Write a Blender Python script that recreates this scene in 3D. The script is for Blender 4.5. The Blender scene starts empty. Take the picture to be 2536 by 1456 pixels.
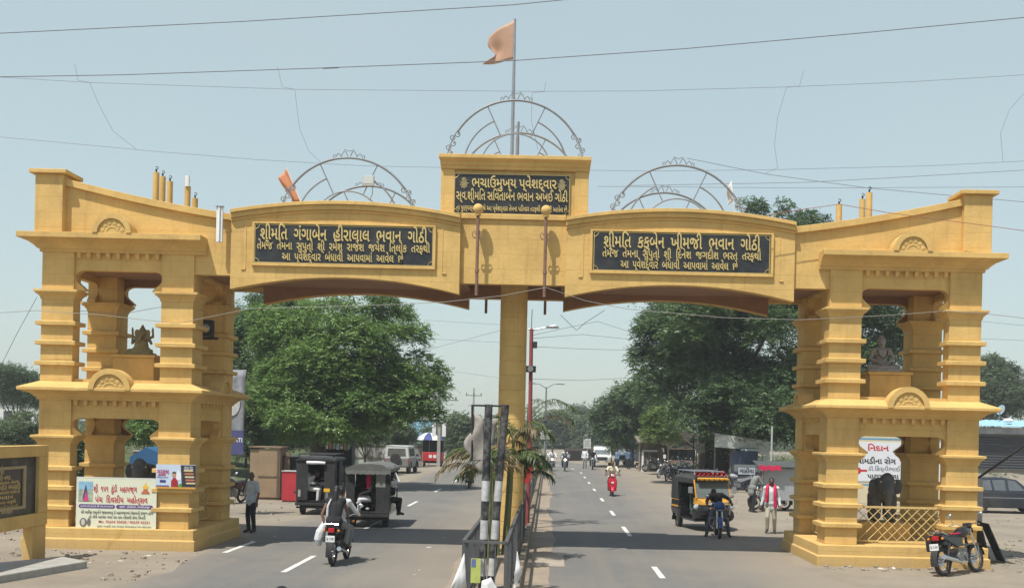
import bpy, bmesh, math, random
import numpy as np
from mathutils import Vector, Matrix
S = bpy.context.scene
COL = S.collection
R = math.radians
rng = random.Random(7)
# ------------------------------------------------------------------ camera
F, HC, U0, V0, RL = 2700.0, 3.05, 1360.0, 1068.0, R(1.3)   # focal length, lens height and principal point on a 2536 px wide frame
cam = bpy.data.cameras.new('camera'); cam_o = bpy.data.objects.new('camera', cam); COL.objects.link(cam_o)
cam.sensor_width = 36; cam.lens = 36*F/2536
cam.shift_x = (1268-U0)/2536; cam.shift_y = (V0-728)/2536
cam_o.location = (0, 0, HC); cam_o.rotation_euler = (R(90), -RL, 0)
cam.clip_start = .1; cam.clip_end = 3000
S.camera = cam_o
# ------------------------------------------------------------------ world, sun, exposure
SUN = Vector((-.18, -.25, .62)).normalized()
w = bpy.data.worlds.new('World'); S.world = w; w.use_nodes = True
nt = w.node_tree; bg = nt.nodes['Background']
sky = nt.nodes.new('ShaderNodeTexSky'); sky.sky_type = 'NISHITA'; sky.sun_disc = False
sky.sun_elevation = math.asin(SUN.z); sky.sun_rotation = math.atan2(SUN.x, SUN.y)
sky.air_density = 1.2; sky.dust_density = 1.2; sky.ozone_density = 1.0; sky.altitude = 50
hz = nt.nodes.new('ShaderNodeMix'); hz.data_type = 'RGBA'; tcw = nt.nodes.new('ShaderNodeTexCoord'); sxw = nt.nodes.new('ShaderNodeSeparateXYZ'); nt.links.new(tcw.outputs['Generated'], sxw.inputs[0])
mrw = nt.nodes.new('ShaderNodeMapRange'); mrw.inputs[1].default_value = .38; mrw.inputs[2].default_value = .85; mrw.inputs[3].default_value = .64; mrw.inputs[4].default_value = .05   # dusty summer haze low, bluer overhead
nzw = nt.nodes.new('ShaderNodeTexNoise'); nzw.inputs['Scale'].default_value = 2.2; nzw.inputs['Detail'].default_value = 4; nt.links.new(tcw.outputs['Generated'], nzw.inputs['Vector'])
maw = nt.nodes.new('ShaderNodeMath'); maw.operation = 'MULTIPLY_ADD'; maw.inputs[1].default_value = .22; nt.links.new(nzw.outputs[0], maw.inputs[0]); mbw = nt.nodes.new('ShaderNodeMath'); mbw.operation = 'SUBTRACT'; mbw.inputs[1].default_value = .11
nt.links.new(sxw.outputs[2], mrw.inputs[0]); nt.links.new(mrw.outputs[0], maw.inputs[2]); nt.links.new(maw.outputs[0], mbw.inputs[0]); nt.links.new(mbw.outputs[0], hz.inputs[0])
hz.inputs[7].default_value = (4.3, 5.15, 5.05, 1); nt.links.new(sky.outputs[0], hz.inputs[6])
nt.links.new(hz.outputs[2], bg.inputs[0]); bg.inputs[1].default_value = .133
sl = bpy.data.lights.new('sun', 'SUN'); sl.energy = 5.0; sl.angle = R(.6); sl.color = (1, .965, .90)
so = bpy.data.objects.new('sun', sl); COL.objects.link(so)
so.rotation_euler = (-SUN).to_track_quat('-Z', 'Y').to_euler()
S.view_settings.view_transform = 'Standard'; S.view_settings.look = 'None'
S.view_settings.exposure = 0.1; S.view_settings.gamma = 1
S.render.film_transparent = False
try:
    S.cycles.max_bounces = 6; S.cycles.transparent_max_bounces = 12; S.cycles.volume_bounces = 0
    S.cycles.use_denoising = True
except Exception: pass

# ------------------------------------------------------------------ helpers
def ray(u, v):
    """photo pixel (2536 wide frame) -> (x/y, (z-HC)/y)"""
    a, b = (u-U0)/F, (V0-v)/F
    c, s = math.cos(RL), math.sin(RL)
    return a*c-b*s, a*s+b*c
def at(u, v, Y):
    a, b = ray(u, v); return Vector((a*Y, Y, HC+b*Y))
def gr(u, v, z=0):
    a, b = ray(u, v); Y = (z-HC)/b; return Vector((a*Y, Y, z))

class MB:
    def __init__(s, M=None): s.v = []; s.f = []; s.m = []; s.M = M or Matrix(); s.k = 0
    def add(s, vs, fs):
        n = len(s.v); M = s.M
        s.v += [M @ Vector(p) for p in vs]
        s.f += [tuple(i+n for i in f) for f in fs]; s.m += [s.k]*len(fs); return s
    def box(s, x0, x1, y0, y1, z0, z1):
        return s.add([(x0,y0,z0),(x1,y0,z0),(x1,y1,z0),(x0,y1,z0),(x0,y0,z1),(x1,y0,z1),(x1,y1,z1),(x0,y1,z1)],
                     [(0,3,2,1),(4,5,6,7),(0,1,5,4),(1,2,6,5),(2,3,7,6),(3,0,4,7)])
    def cbox(s, c, d): return s.box(c[0]-d[0]/2, c[0]+d[0]/2, c[1]-d[1]/2, c[1]+d[1]/2, c[2]-d[2]/2, c[2]+d[2]/2)
    def loft(s, rings, cap=True):
        n = len(rings[0]); vs = [p for r in rings for p in r]; fs = []
        for i in range(len(rings)-1):
            for j in range(n):
                k = (j+1) % n; fs.append((i*n+j, i*n+k, (i+1)*n+k, (i+1)*n+j))
        if cap: fs += [tuple(range(n-1, -1, -1)), tuple(range((len(rings)-1)*n, len(rings)*n))]
        return s.add(vs, fs)
    def rects(s, levels):
        """stack of axis aligned rectangles (x0,x1,y0,y1,z)"""
        return s.loft([[(a,c,z),(b,c,z),(b,d,z),(a,d,z)] for a, b, c, d, z in levels])
    def prism(s, poly, a0, a1, ax='y'):
        """polygon of (x,z) pushed along y, or (y,z) along x, or (x,y) along z"""
        if ax == 'y': g = lambda p, q: (p[0], q, p[1])
        elif ax == 'x': g = lambda p, q: (q, p[0], p[1])
        else: g = lambda p, q: (p[0], p[1], q)
        n = len(poly); fl = (lambda t: t) if ax != 'y' else (lambda t: t[::-1])
        fs = [fl(tuple(range(n-1, -1, -1))), fl(tuple(range(n, 2*n)))]
        fs += [fl((j, (j+1) % n, n+(j+1) % n, n+j)) for j in range(n)]
        return s.add([g(p, a0) for p in poly]+[g(p, a1) for p in poly], fs)
    def tube(s, pts, r, n=8, cap=True, closed=False):
        pts = [Vector(p) for p in pts]; m = len(pts)
        rs = r if isinstance(r, (list, tuple)) else [r]*m
        rings = []; up = None
        for i, p in enumerate(pts):
            if closed: t = pts[(i+1) % m]-pts[i-1]
            else: t = pts[min(i+1, m-1)]-pts[max(i-1, 0)]
            if t.length < 1e-9: t = Vector((0,0,1))
            t.normalize()
            if up is None:
                up = Vector((0,0,1)) if abs(t.z) < .9 else Vector((0,1,0))
            a = t.cross(up)
            if a.length < 1e-6: a = t.orthogonal()
            a.normalize(); b = a.cross(t).normalized(); up = b
            rings.append([p+(a*math.cos(q)+b*math.sin(q))*rs[i] for q in (2*math.pi*j/n for j in range(n))])
        if closed:
            vs = [p for g in rings for p in g]; fs = []
            for i in range(m):
                for j in range(n):
                    k = (j+1) % n; i2 = (i+1) % m
                    fs.append((i*n+j, i2*n+j, i2*n+k, i*n+k))
            return s.add(vs, fs)
        rings = [r_[::-1] for r_ in rings]
        return s.loft(rings, cap)
    def cap(s, a, b, ra, rb=None, n=10, sx=1):
        """capsule with two radii"""
        a, b = Vector(a), Vector(b); rb = ra if rb is None else rb
        t = (b-a); t = t.normalized() if t.length > 1e-6 else Vector((0,0,1))
        pts, rs = [], []
        for q in (.98, .85, .5): pts.append(a-t*ra*q); rs.append(ra*math.sqrt(max(0, 1-q*q)))
        pts += [a, b]; rs += [ra, rb]
        for q in (.5, .85, .98): pts.append(b+t*rb*q); rs.append(rb*math.sqrt(max(0, 1-q*q)))
        return s.tube(pts, rs, n)
    def ell(s, c, r, n=14, m=9):
        c = Vector(c); rings = []
        for i in range(m+1):
            q = math.pi*(.02+.96*i/m); z = -math.cos(q); k = math.sin(q)
            rings.append([(c.x+r[0]*k*math.cos(2*math.pi*j/n), c.y+r[1]*k*math.sin(2*math.pi*j/n), c.z+r[2]*z) for j in range(n)])
        return s.loft(rings)
    def lathe(s, prof, c=(0,0,0), ax='z', n=20):
        c = Vector(c); rings = []
        for r, h in prof:
            g = []
            for j in range(n):
                q = 2*math.pi*j/n; x, y = r*math.cos(q), r*math.sin(q)
                g.append(c+Vector({'z': (x,y,h), 'x': (h,x,y), 'y': (y,h,x)}[ax]))
            rings.append(g)
        return s.loft(rings)
    def cyl(s, a, b, r, n=12): return s.tube([a, b], r, n)
    def card(s, pts): return s.add(pts, [tuple(range(len(pts)))])
    def build(s, name, mats, parent=None, smooth=False, bevel=0.0, loc=None, rot=None):
        me = bpy.data.meshes.new(name); me.from_pydata([tuple(p) for p in s.v], [], s.f)
        for m in (mats if isinstance(mats, (list, tuple)) else [mats]): me.materials.append(m)
        if max(s.m, default=0): me.polygons.foreach_set('material_index', s.m)
        if smooth: 
            me.polygons.foreach_set('use_smooth', [True]*len(s.f))
            try: me.set_sharp_from_angle(angle=R(38))
            except Exception: pass
        me.update()
        o = bpy.data.objects.new(name, me); COL.objects.link(o)
        if parent: o.parent = parent
        if loc is not None: o.location = loc
        if rot is not None: o.rotation_euler = rot
        if bevel:
            b = o.modifiers.new('edge', 'BEVEL'); b.width = bevel; b.segments = 2; b.limit_method = 'ANGLE'; b.angle_limit = R(40)
        return o
def tag(o, label=None, cat=None, group=None, kind=None):
    if label: o['label'] = label
    if cat: o['category'] = cat
    if group: o['group'] = group
    if kind: o['kind'] = kind
    return o
def thing(name, label, cat, loc=(0,0,0), rz=0, group=None):
    o = bpy.data.objects.new(name, None); COL.objects.link(o); o.empty_display_size = .2
    o.location = loc; o.rotation_euler = (0,0,rz)
    return tag(o, label, cat, group)
def copy_tree(o, parent=None, label=None):
    c = o.copy(); COL.objects.link(c); c.parent = parent
    if label: c['label'] = label
    for ch in list(o.children): copy_tree(ch, c)
    return c

# ------------------------------------------------------------------ materials
def sr(r, g, b):
    f = lambda c: (c/255/12.92) if c <= 10 else ((c/255+.055)/1.055)**2.4
    return (f(r), f(g), f(b))
MC = {}
def mat(name, col, rough=.7, var=.12, scale=6, metal=0, bump=0, spec=.4, dirt=None, dscale=1.5, damt=.5, emit=0, alpha=1, trans=0, coat=0):
    if name in MC: return MC[name]
    m = bpy.data.materials.new(name); m.use_nodes = True; MC[name] = m
    t = m.node_tree; p = t.nodes['Principled BSDF']; L = t.links.new
    p.inputs['Roughness'].default_value = rough; p.inputs['Metallic'].default_value = metal
    p.inputs['Specular IOR Level'].default_value = spec
    if coat: p.inputs['Coat Weight'].default_value = coat
    p.inputs['Base Color'].default_value = (*col, 1)
    if trans: p.inputs['Transmission Weight'].default_value = trans
    if alpha < 1: p.inputs['Alpha'].default_value = alpha
    if emit:
        p.inputs['Emission Color'].default_value = (*col, 1); p.inputs['Emission Strength'].default_value = emit
    if var or dirt or bump:
        tc = t.nodes.new('ShaderNodeTexCoord'); n = t.nodes.new('ShaderNodeTexNoise')
        n.inputs['Scale'].default_value = scale; n.inputs['Detail'].default_value = 6; n.inputs['Roughness'].default_value = .65
        L(tc.outputs['Object'], n.inputs['Vector'])
        if var:
            mr = t.nodes.new('ShaderNodeMapRange'); L(n.outputs[0], mr.inputs[0])
            mr.inputs[1].default_value = .25; mr.inputs[2].default_value = .75
            mr.inputs[3].default_value = 1-var; mr.inputs[4].default_value = 1+var
            mx = t.nodes.new('ShaderNodeMix'); mx.data_type = 'RGBA'; mx.blend_type = 'MULTIPLY'; mx.inputs[0].default_value = 1
            mx.inputs[6].default_value = (*col, 1); L(mr.outputs[0], mx.inputs[7]); out = mx.outputs[2]
            if dirt:
                n2 = t.nodes.new('ShaderNodeTexNoise'); n2.inputs['Scale'].default_value = dscale; n2.inputs['Detail'].default_value = 8
                n2.inputs['Roughness'].default_value = .7
                L(tc.outputs['Object'], n2.inputs['Vector'])
                m2 = t.nodes.new('ShaderNodeMapRange'); L(n2.outputs[0], m2.inputs[0])
                m2.inputs[1].default_value = .45; m2.inputs[2].default_value = .75; m2.inputs[4].default_value = damt
                x2 = t.nodes.new('ShaderNodeMix'); x2.data_type = 'RGBA'; L(m2.outputs[0], x2.inputs[0])
                L(out, x2.inputs[6]); x2.inputs[7].default_value = (*dirt, 1); out = x2.outputs[2]
            L(out, p.inputs['Base Color'])
        if bump:
            b = t.nodes.new('ShaderNodeBump'); b.inputs['Strength'].default_value = bump; b.inputs['Distance'].default_value = .02
            n3 = t.nodes.new('ShaderNodeTexNoise'); n3.inputs['Scale'].default_value = scale*5; n3.inputs['Detail'].default_value = 4
            L(tc.outputs['Object'], n3.inputs['Vector']); L(n3.outputs[0], b.inputs['Height']); L(b.outputs[0], p.inputs['Normal'])
    return m
def paint_mat(name, col, brick=True):
    """weathered ochre masonry paint: faint block joints, streaks, grime"""
    m = mat(name, col, .85, 0, bump=0, spec=.15); t = m.node_tree; p = t.nodes['Principled BSDF']; L = t.links.new
    g = t.nodes.new('ShaderNodeNewGeometry'); sx = t.nodes.new('ShaderNodeSeparateXYZ'); L(g.outputs['Position'], sx.inputs[0])
    ad = t.nodes.new('ShaderNodeMath'); ad.operation = 'ADD'; L(sx.outputs[0], ad.inputs[0]); L(sx.outputs[1], ad.inputs[1])
    cx = t.nodes.new('ShaderNodeCombineXYZ'); L(ad.outputs[0], cx.inputs[0]); L(sx.outputs[2], cx.inputs[1])
    nz = t.nodes.new('ShaderNodeTexNoise'); nz.inputs['Scale'].default_value = 1.1; nz.inputs['Detail'].default_value = 8; nz.inputs['Roughness'].default_value = .7
    L(g.outputs['Position'], nz.inputs['Vector'])
    st = t.nodes.new('ShaderNodeTexNoise'); st.inputs['Scale'].default_value = 2.2; st.inputs['Detail'].default_value = 5
    mp = t.nodes.new('ShaderNodeVectorMath'); mp.operation = 'MULTIPLY'; mp.inputs[1].default_value = (3.2, .35, 1)
    L(cx.outputs[0], mp.inputs[0]); L(mp.outputs[0], st.inputs['Vector'])
    ramp = t.nodes.new('ShaderNodeMapRange'); ramp.inputs[1].default_value = .3; ramp.inputs[2].default_value = .7; ramp.inputs[3].default_value = .80; ramp.inputs[4].default_value = 1.12
    L(nz.outputs[0], ramp.inputs[0])
    mx = t.nodes.new('ShaderNodeMix'); mx.data_type = 'RGBA'; mx.blend_type = 'MULTIPLY'; mx.inputs[0].default_value = 1
    mx.inputs[6].default_value = (*col, 1); L(ramp.outputs[0], mx.inputs[7])
    sm = t.nodes.new('ShaderNodeMapRange'); sm.inputs[1].default_value = .54; sm.inputs[2].default_value = .76; sm.inputs[4].default_value = .36
    L(st.outputs[0], sm.inputs[0])
    m2 = t.nodes.new('ShaderNodeMix'); m2.data_type = 'RGBA'; L(sm.outputs[0], m2.inputs[0]); L(mx.outputs[2], m2.inputs[6])
    m2.inputs[7].default_value = (col[0]*.6, col[1]*.52, col[2]*.6, 1)
    out = m2.outputs[2]
    # splashed dust near the ground
    gm = t.nodes.new('ShaderNodeMapRange'); gm.inputs[1].default_value = .75; gm.inputs[2].default_value = 0; gm.inputs[3].default_value = -.35; gm.inputs[4].default_value = .45
    L(sx.outputs[2], gm.inputs[0]); a2 = t.nodes.new('ShaderNodeMath'); a2.operation = 'ADD'; a2.use_clamp = True
    m3_ = t.nodes.new('ShaderNodeMath'); m3_.operation = 'MULTIPLY_ADD'; L(nz.outputs[0], m3_.inputs[0]); m3_.inputs[1].default_value = 1.6; m3_.inputs[2].default_value = -.8
    L(gm.outputs[0], a2.inputs[0]); L(m3_.outputs[0], a2.inputs[1])
    cl = t.nodes.new('ShaderNodeMath'); cl.operation = 'MINIMUM'; cl.inputs[1].default_value = .6; L(a2.outputs[0], cl.inputs[0])
    gt = t.nodes.new('ShaderNodeMath'); gt.operation = 'LESS_THAN'; gt.inputs[1].default_value = .8; L(sx.outputs[2], gt.inputs[0])
    gk = t.nodes.new('ShaderNodeMath'); gk.operation = 'MULTIPLY'; L(cl.outputs[0], gk.inputs[0]); L(gt.outputs[0], gk.inputs[1])
    m4 = t.nodes.new('ShaderNodeMix'); m4.data_type = 'RGBA'; L(gk.outputs[0], m4.inputs[0]); L(out, m4.inputs[6]); m4.inputs[7].default_value = (.34, .24, .13, 1)
    out = m4.outputs[2]
    b = t.nodes.new('ShaderNodeBump'); b.inputs['Strength'].default_value = .35; b.inputs['Distance'].default_value = .02
    nb = t.nodes.new('ShaderNodeTexNoise'); nb.inputs['Scale'].default_value = 14; nb.inputs['Detail'].default_value = 5; L(g.outputs['Position'], nb.inputs['Vector'])
    if brick:
        br = t.nodes.new('ShaderNodeTexBrick'); br.inputs['Scale'].default_value = 1; br.inputs['Mortar Size'].default_value = .006
        br.inputs['Mortar Smooth'].default_value = .3; br.inputs['Brick Width'].default_value = 1.25; br.inputs['Row Height'].default_value = .365
        br.offset = .37
        wob = t.nodes.new('ShaderNodeVectorMath'); wob.operation = 'MULTIPLY_ADD'; wob.inputs[1].default_value = (.02, .02, 0)
        L(nz.outputs[1], wob.inputs[0]); L(cx.outputs[0], wob.inputs[2]); L(wob.outputs[0], br.inputs['Vector'])
        m5 = t.nodes.new('ShaderNodeMix'); m5.data_type = 'RGBA'; m5.blend_type = 'MULTIPLY'
        fm = t.nodes.new('ShaderNodeMath'); fm.operation = 'MULTIPLY'; fm.inputs[1].default_value = .3; L(br.outputs['Fac'], fm.inputs[0])
        L(fm.outputs[0], m5.inputs[0]); L(out, m5.inputs[6]); m5.inputs[7].default_value = (.55, .42, .3, 1); out = m5.outputs[2]
        hh = t.nodes.new('ShaderNodeMath'); hh.operation = 'MULTIPLY_ADD'; hh.inputs[1].default_value = -.7
        L(br.outputs['Fac'], hh.inputs[0]); L(nb.outputs[0], hh.inputs[2]); L(hh.outputs[0], b.inputs['Height'])
    else: L(nb.outputs[0], b.inputs['Height'])
    L(b.outputs[0], p.inputs['Normal']); L(out, p.inputs['Base Color'])
    return m
OCH = paint_mat('ochre_wall_paint', (.635, .42, .15))
OCHP = paint_mat('ochre_plain_paint', (.635, .42, .15), False)
BRN = mat('brown_soffit_shade_paint', (.30, .165, .095), .85, .15, 2, bump=.2, dirt=(.2,.12,.075), damt=.4)  # brown paint that also stands in for shade on ceilings and inner faces
BLK = mat('black_paint', (.018, .018, .02), .45, .3, 5)
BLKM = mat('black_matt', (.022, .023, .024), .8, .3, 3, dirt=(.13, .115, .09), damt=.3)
RUB = mat('tyre_rubber', (.025, .024, .023), .85, .3, 8, dirt=(.14, .12, .09), damt=.4)
CHR = mat('chrome', (.62, .63, .64), .22, .08, 9, metal=1)
STE = mat('dull_steel', (.33, .34, .35), .45, .15, 6, metal=.7)
PIPEM = mat('painted_pipe_grey', (.22, .235, .25), .5, .2, 5, dirt=(.16, .1, .06), damt=.5)
RUST = mat('rusty_pipe', (.2, .11, .075), .75, .25, 6, dirt=(.33, .26, .2), damt=.5)
GOLD = mat('gold_letter', (.66, .5, .2), .38, .12, 9, metal=.35)
GRAN = mat('black_granite', (.022, .024, .028), .28, .3, 12, dirt=(.1, .09, .075), dscale=2.2, damt=.4)
WHT = mat('white_paint', (.72, .72, .70), .55, .06, 5)
GLASS = mat('tinted_glass', (.03, .035, .04), .08, 0, spec=.7)
CLEAR = mat('windscreen_glass', (.14, .17, .17), .06, 0, spec=.7)
RED = mat('red_paint', (.5, .03, .035), .4, .12, 5)
CONC = mat('concrete', (.36, .345, .31), .9, .18, 5, bump=.4, dirt=(.22, .19, .15), damt=.6)
SKIN = mat('brown_skin', (.15, .075, .045), .55, .08, 8)
SKIND = mat('dark_brown_skin', (.125, .068, .044), .55, .08, 8)
HAIR = mat('black_hair', (.012, .011, .011), .5, .3, 30)

# ------------------------------------------------------------------ lettering (the built in font, reshaped to a mesh)
def text_mesh(s, size, width=None, bold=.0, ext=0.0, align='CENTER'):
    c = bpy.data.curves.new('text', 'FONT'); c.body = s; c.size = size; c.align_x = align; c.align_y = 'CENTER'
    c.offset = bold*size; c.extrude = ext; c.resolution_u = 2
    o = bpy.data.objects.new('text', c); COL.objects.link(o)
    dg = bpy.context.evaluated_depsgraph_get(); dg.update()
    me = bpy.data.meshes.new_from_object(o.evaluated_get(dg))
    vs = [v.co.copy() for v in me.vertices]; fs = [tuple(p.vertices) for p in me.polygons]
    bpy.data.objects.remove(o); bpy.data.curves.remove(c); bpy.data.meshes.remove(me)
    if width and vs:
        x0 = min(v.x for v in vs); x1 = max(v.x for v in vs); k = width/(x1-x0); mid = (x0+x1)/2
        for v in vs:
            v.x = (v.x-mid)*k if align == 'CENTER' else (v.x-x0)*k
    return vs, fs
def put_text(mb, s, x, z, size, width=None, bold=.015, ext=.0, y=0, align='CENTER'):
    """writes into mb on the plane facing -y"""
    vs, fs = text_mesh(s, size, width, bold, ext, align)
    return mb.add([(x+v.x, y-v.z, z+v.y) for v in vs], fs)
def disc(mb, cx, cz, rx, rz, y, n=16, a0=0, a1=2*math.pi):
    return mb.card([(cx+rx*math.cos(a0+(a1-a0)*i/n), y, cz+rz*math.sin(a0+(a1-a0)*i/n)) for i in range(n)])
def quad(mb, x0, x1, z0, z1, y): return mb.card([(x0,y,z0),(x1,y,z0),(x1,y,z1),(x0,y,z1)])
# ================================================================== THE GROUND
def noise_mix_mat(name, c1, c2, c3, s1, s2, rough=.95, bump=.5, lo=.42, hi=.62, c4=None, xd=None):
    m = bpy.data.materials.new(name); m.use_nodes = True; t = m.node_tree; p = t.nodes['Principled BSDF']; L = t.links.new
    p.inputs['Roughness'].default_value = rough; p.inputs['Specular IOR Level'].default_value = .2
    g = t.nodes.new('ShaderNodeNewGeometry')
    def noi(sc, d=8, r_=.65, vec=None):
        n = t.nodes.new('ShaderNodeTexNoise'); n.inputs['Scale'].default_value = sc; n.inputs['Detail'].default_value = d; n.inputs['Roughness'].default_value = r_
        L(vec or g.outputs['Position'], n.inputs['Vector']); return n
    def mix(f, a, b_):
        x = t.nodes.new('ShaderNodeMix'); x.data_type = 'RGBA'; L(f, x.inputs[0])
        for v_, k in ((a, 6), (b_, 7)):
            if isinstance(v_, tuple): x.inputs[k].default_value = (*v_, 1)
            else: L(v_, x.inputs[k])
        return x.outputs[2]
    def rng_(o, lo_, hi_, a=0, b_=1):
        r_ = t.nodes.new('ShaderNodeMapRange'); L(o, r_.inputs[0]); r_.inputs[1].default_value = lo_; r_.inputs[2].default_value = hi_
        r_.inputs[3].default_value = a; r_.inputs[4].default_value = b_; return r_.outputs[0]
    a = mix(rng_(noi(s1).outputs[0], lo, hi), c1, c2)
    out = mix(rng_(noi(s2, 10, .75).outputs[0], .5, .8, 0, .7), a, c3)
    if c4:   # long streaks along the driving direction
        mp = t.nodes.new('ShaderNodeVectorMath'); mp.operation = 'MULTIPLY'; mp.inputs[1].default_value = (1.1, .035, 1); L(g.outputs['Position'], mp.inputs[0])
        out = mix(rng_(noi(1.6, 6, .6, mp.outputs[0]).outputs[0], .45, .75, 0, .6), out, c4)
    if xd:   # dust drifted in from the verge
        sp = t.nodes.new('ShaderNodeSeparateXYZ'); L(g.outputs['Position'], sp.inputs[0]); nn = noi(.45, 8, .7)
        for x0_, x1_, amt in xd:
            ad = t.nodes.new('ShaderNodeMath'); ad.operation = 'MULTIPLY_ADD'; L(nn.outputs[0], ad.inputs[0]); ad.inputs[1].default_value = 3.2; L(sp.outputs[0], ad.inputs[2])
            out = mix(rng_(ad.outputs[0], x0_+1.6, x1_+1.6, 0, amt), out, (.285,.235,.175))
    L(out, p.inputs['Base Color'])
    b = t.nodes.new('ShaderNodeBump'); b.inputs['Strength'].default_value = bump; b.inputs['Distance'].default_value = .03
    L(noi(22, 6, .7).outputs[0], b.inputs['Height']); L(b.outputs[0], p.inputs['Normal'])
    return m
DIRT = noise_mix_mat('sandy_dirt', (.275, .235, .178), (.225, .19, .147), (.335, .29, .23), .35, 2.4)
ASPH = noise_mix_mat('grey_asphalt', (.150, .146, .136), (.182, .172, .152), (.105, .102, .096), .22, 5.0, .92, .25, c4=(.205, .182, .150))
ASPHL = noise_mix_mat('dusty_asphalt', (.150, .146, .136), (.182, .172, .152), (.105, .102, .096), .22, 5.0, .92, .25, c4=(.21, .185, .150), xd=((-4.6,-1.2,.75),(-6.9,-9.0,.8)))
ASPHR = noise_mix_mat('dusty_asphalt_right', (.150, .146, .136), (.182, .172, .152), (.105, .102, .096), .22, 5.0, .92, .25, c4=(.21, .185, .150), xd=((2.9,6.6,.85),))
SAND = noise_mix_mat('drifted_sand', (.33, .26, .185), (.25, .215, .17), (.20, .185, .16), .8, 3.5)
FIELD = noise_mix_mat('dry_green_field', (.085, .11, .045), (.12, .125, .06), (.05, .075, .03), .5, 3)
MARK = mat('worn_road_paint', (.66, .65, .60), .8, .15, 6, dirt=(.2, .19, .17), dscale=3, damt=.75)

def sheet(name, pts_l, pts_r, z, m, kind='structure'):
    """strip between a left and a right edge line (same number of points)"""
    mb = MB(); n = len(pts_l)
    vs = [(x, y, z) for x, y in pts_l]+[(x, y, z) for x, y in pts_r]
    mb.add(vs, [(i, n+i, n+i+1, i+1) for i in range(n-1)])
    return tag(mb.build(name, m), kind=kind)
g = MB(); g.card([(-1200,-60,0),(1200,-60,0),(1200,2200,0),(-1200,2200,0)])
tag(g.build('ground', DIRT), kind='structure')
def curve_x(y):            # the road bends to the left beyond 90 m
    return 0 if y < 80 else -((y-80)**2)*.0045
YS = [2+i*1.2 for i in range(90)]+[110+i*4 for i in range(24)]
wob = lambda y, a, ph: a*(math.sin(y*.31+ph)+.6*math.sin(y*.83+2*ph)+.4*math.sin(y*1.9+ph*3))
sheet('road_asphalt', [(-8.1+wob(y,.22,1)+curve_x(y)-max(0,22-y)*.02, y) for y in YS], [(-1.55+curve_x(y), y) for y in YS], .004, ASPHL)
sheet('road_asphalt', [(-.55+curve_x(y), y) for y in YS], [(6.1+wob(y,.25,2)+curve_x(y)+max(0,24-y)*.25, y) for y in YS], .004, ASPHR)
sheet('road_sand_strip', [(-.5+curve_x(y), y) for y in YS], [(.12+wob(y,.09,4)+curve_x(y), y) for y in YS], .008, SAND)
sheet('road_sand_strip', [(-1.9-abs(wob(y,.12,6))+curve_x(y), y) for y in YS], [(-1.6+curve_x(y), y) for y in YS], .008, SAND)
mk = MB()
def dash(x, y0, y1, wd=.13):
    n = 4
    for i in range(n):
        a, b = y0+(y1-y0)*i/n, y0+(y1-y0)*(i+1)/n
        mk.card([(x-wd/2+curve_x(a), a, .012), (x+wd/2+curve_x(a), a, .012), (x+wd/2+curve_x(b), b, .012), (x-wd/2+curve_x(b), b, .012)])
for k in range(-1, 12):
    dash(-5.45, 22.6+10.0*k, 25.6+10.0*k)
for yy, ln in ((14.4,2.2),(23.0,2.0),(32.3,3.2),(40.2,2.4),(48.4,2.2),(56.8,2.2),(64.6,2.2),(72.5,2.2),(80.5,2.2),(89,2.4),(98,2.4)):
    dash(2.47, yy, yy+ln)
dash(-7.62, 25.8, 28.4, .14)
tag(mk.build('road_markings', MARK), kind='structure')
# square paint patch beside the median
pm = MB(); pm.box(-.35, .42, 24.6, 27.2, .0125, .013); tag(pm.build('road_paint_patch', mat('pale_dust_patch', (.34,.29,.23), .95, .25, 4)), kind='structure')
# the green bank far left and the earth mound right
def mound(name, x0, x1, y0, y1, h, m, seed, kind='structure', n=26, flat=1.0):
    r_ = random.Random(seed); mb = MB(); vs = []; fs = []
    ph = [r_.uniform(0, 6) for _ in range(6)]
    for i in range(n+1):
        for j in range(n+1):
            a, b = i/n, j/n; e = min(1, 4*min(a, 1-a, b, 1-b)/flat); e = e*e*(3-2*e)
            x, y = x0+(x1-x0)*a, y0+(y1-y0)*b
            z = h*e*(.7+.18*math.sin(a*9+ph[0])*math.sin(b*7+ph[1])+.12*math.sin(a*23+ph[2])*math.sin(b*19+ph[3])+.08*r_.uniform(-1,1))
            vs.append((x, y, z-.02))
    for i in range(n):
        for j in range(n):
            k = i*(n+1)+j; fs.append((k, k+n+1, k+n+2, k+1))
    mb.add(vs, fs); o = mb.build(name, m, smooth=True); return tag(o, kind=kind)
mound('field_bank', -75, -13.6, 42, 110, 2.6, FIELD, 3)
mound('earth_mound', 14.5, 40, 60, 84, 1.0, DIRT, 5)

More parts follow.
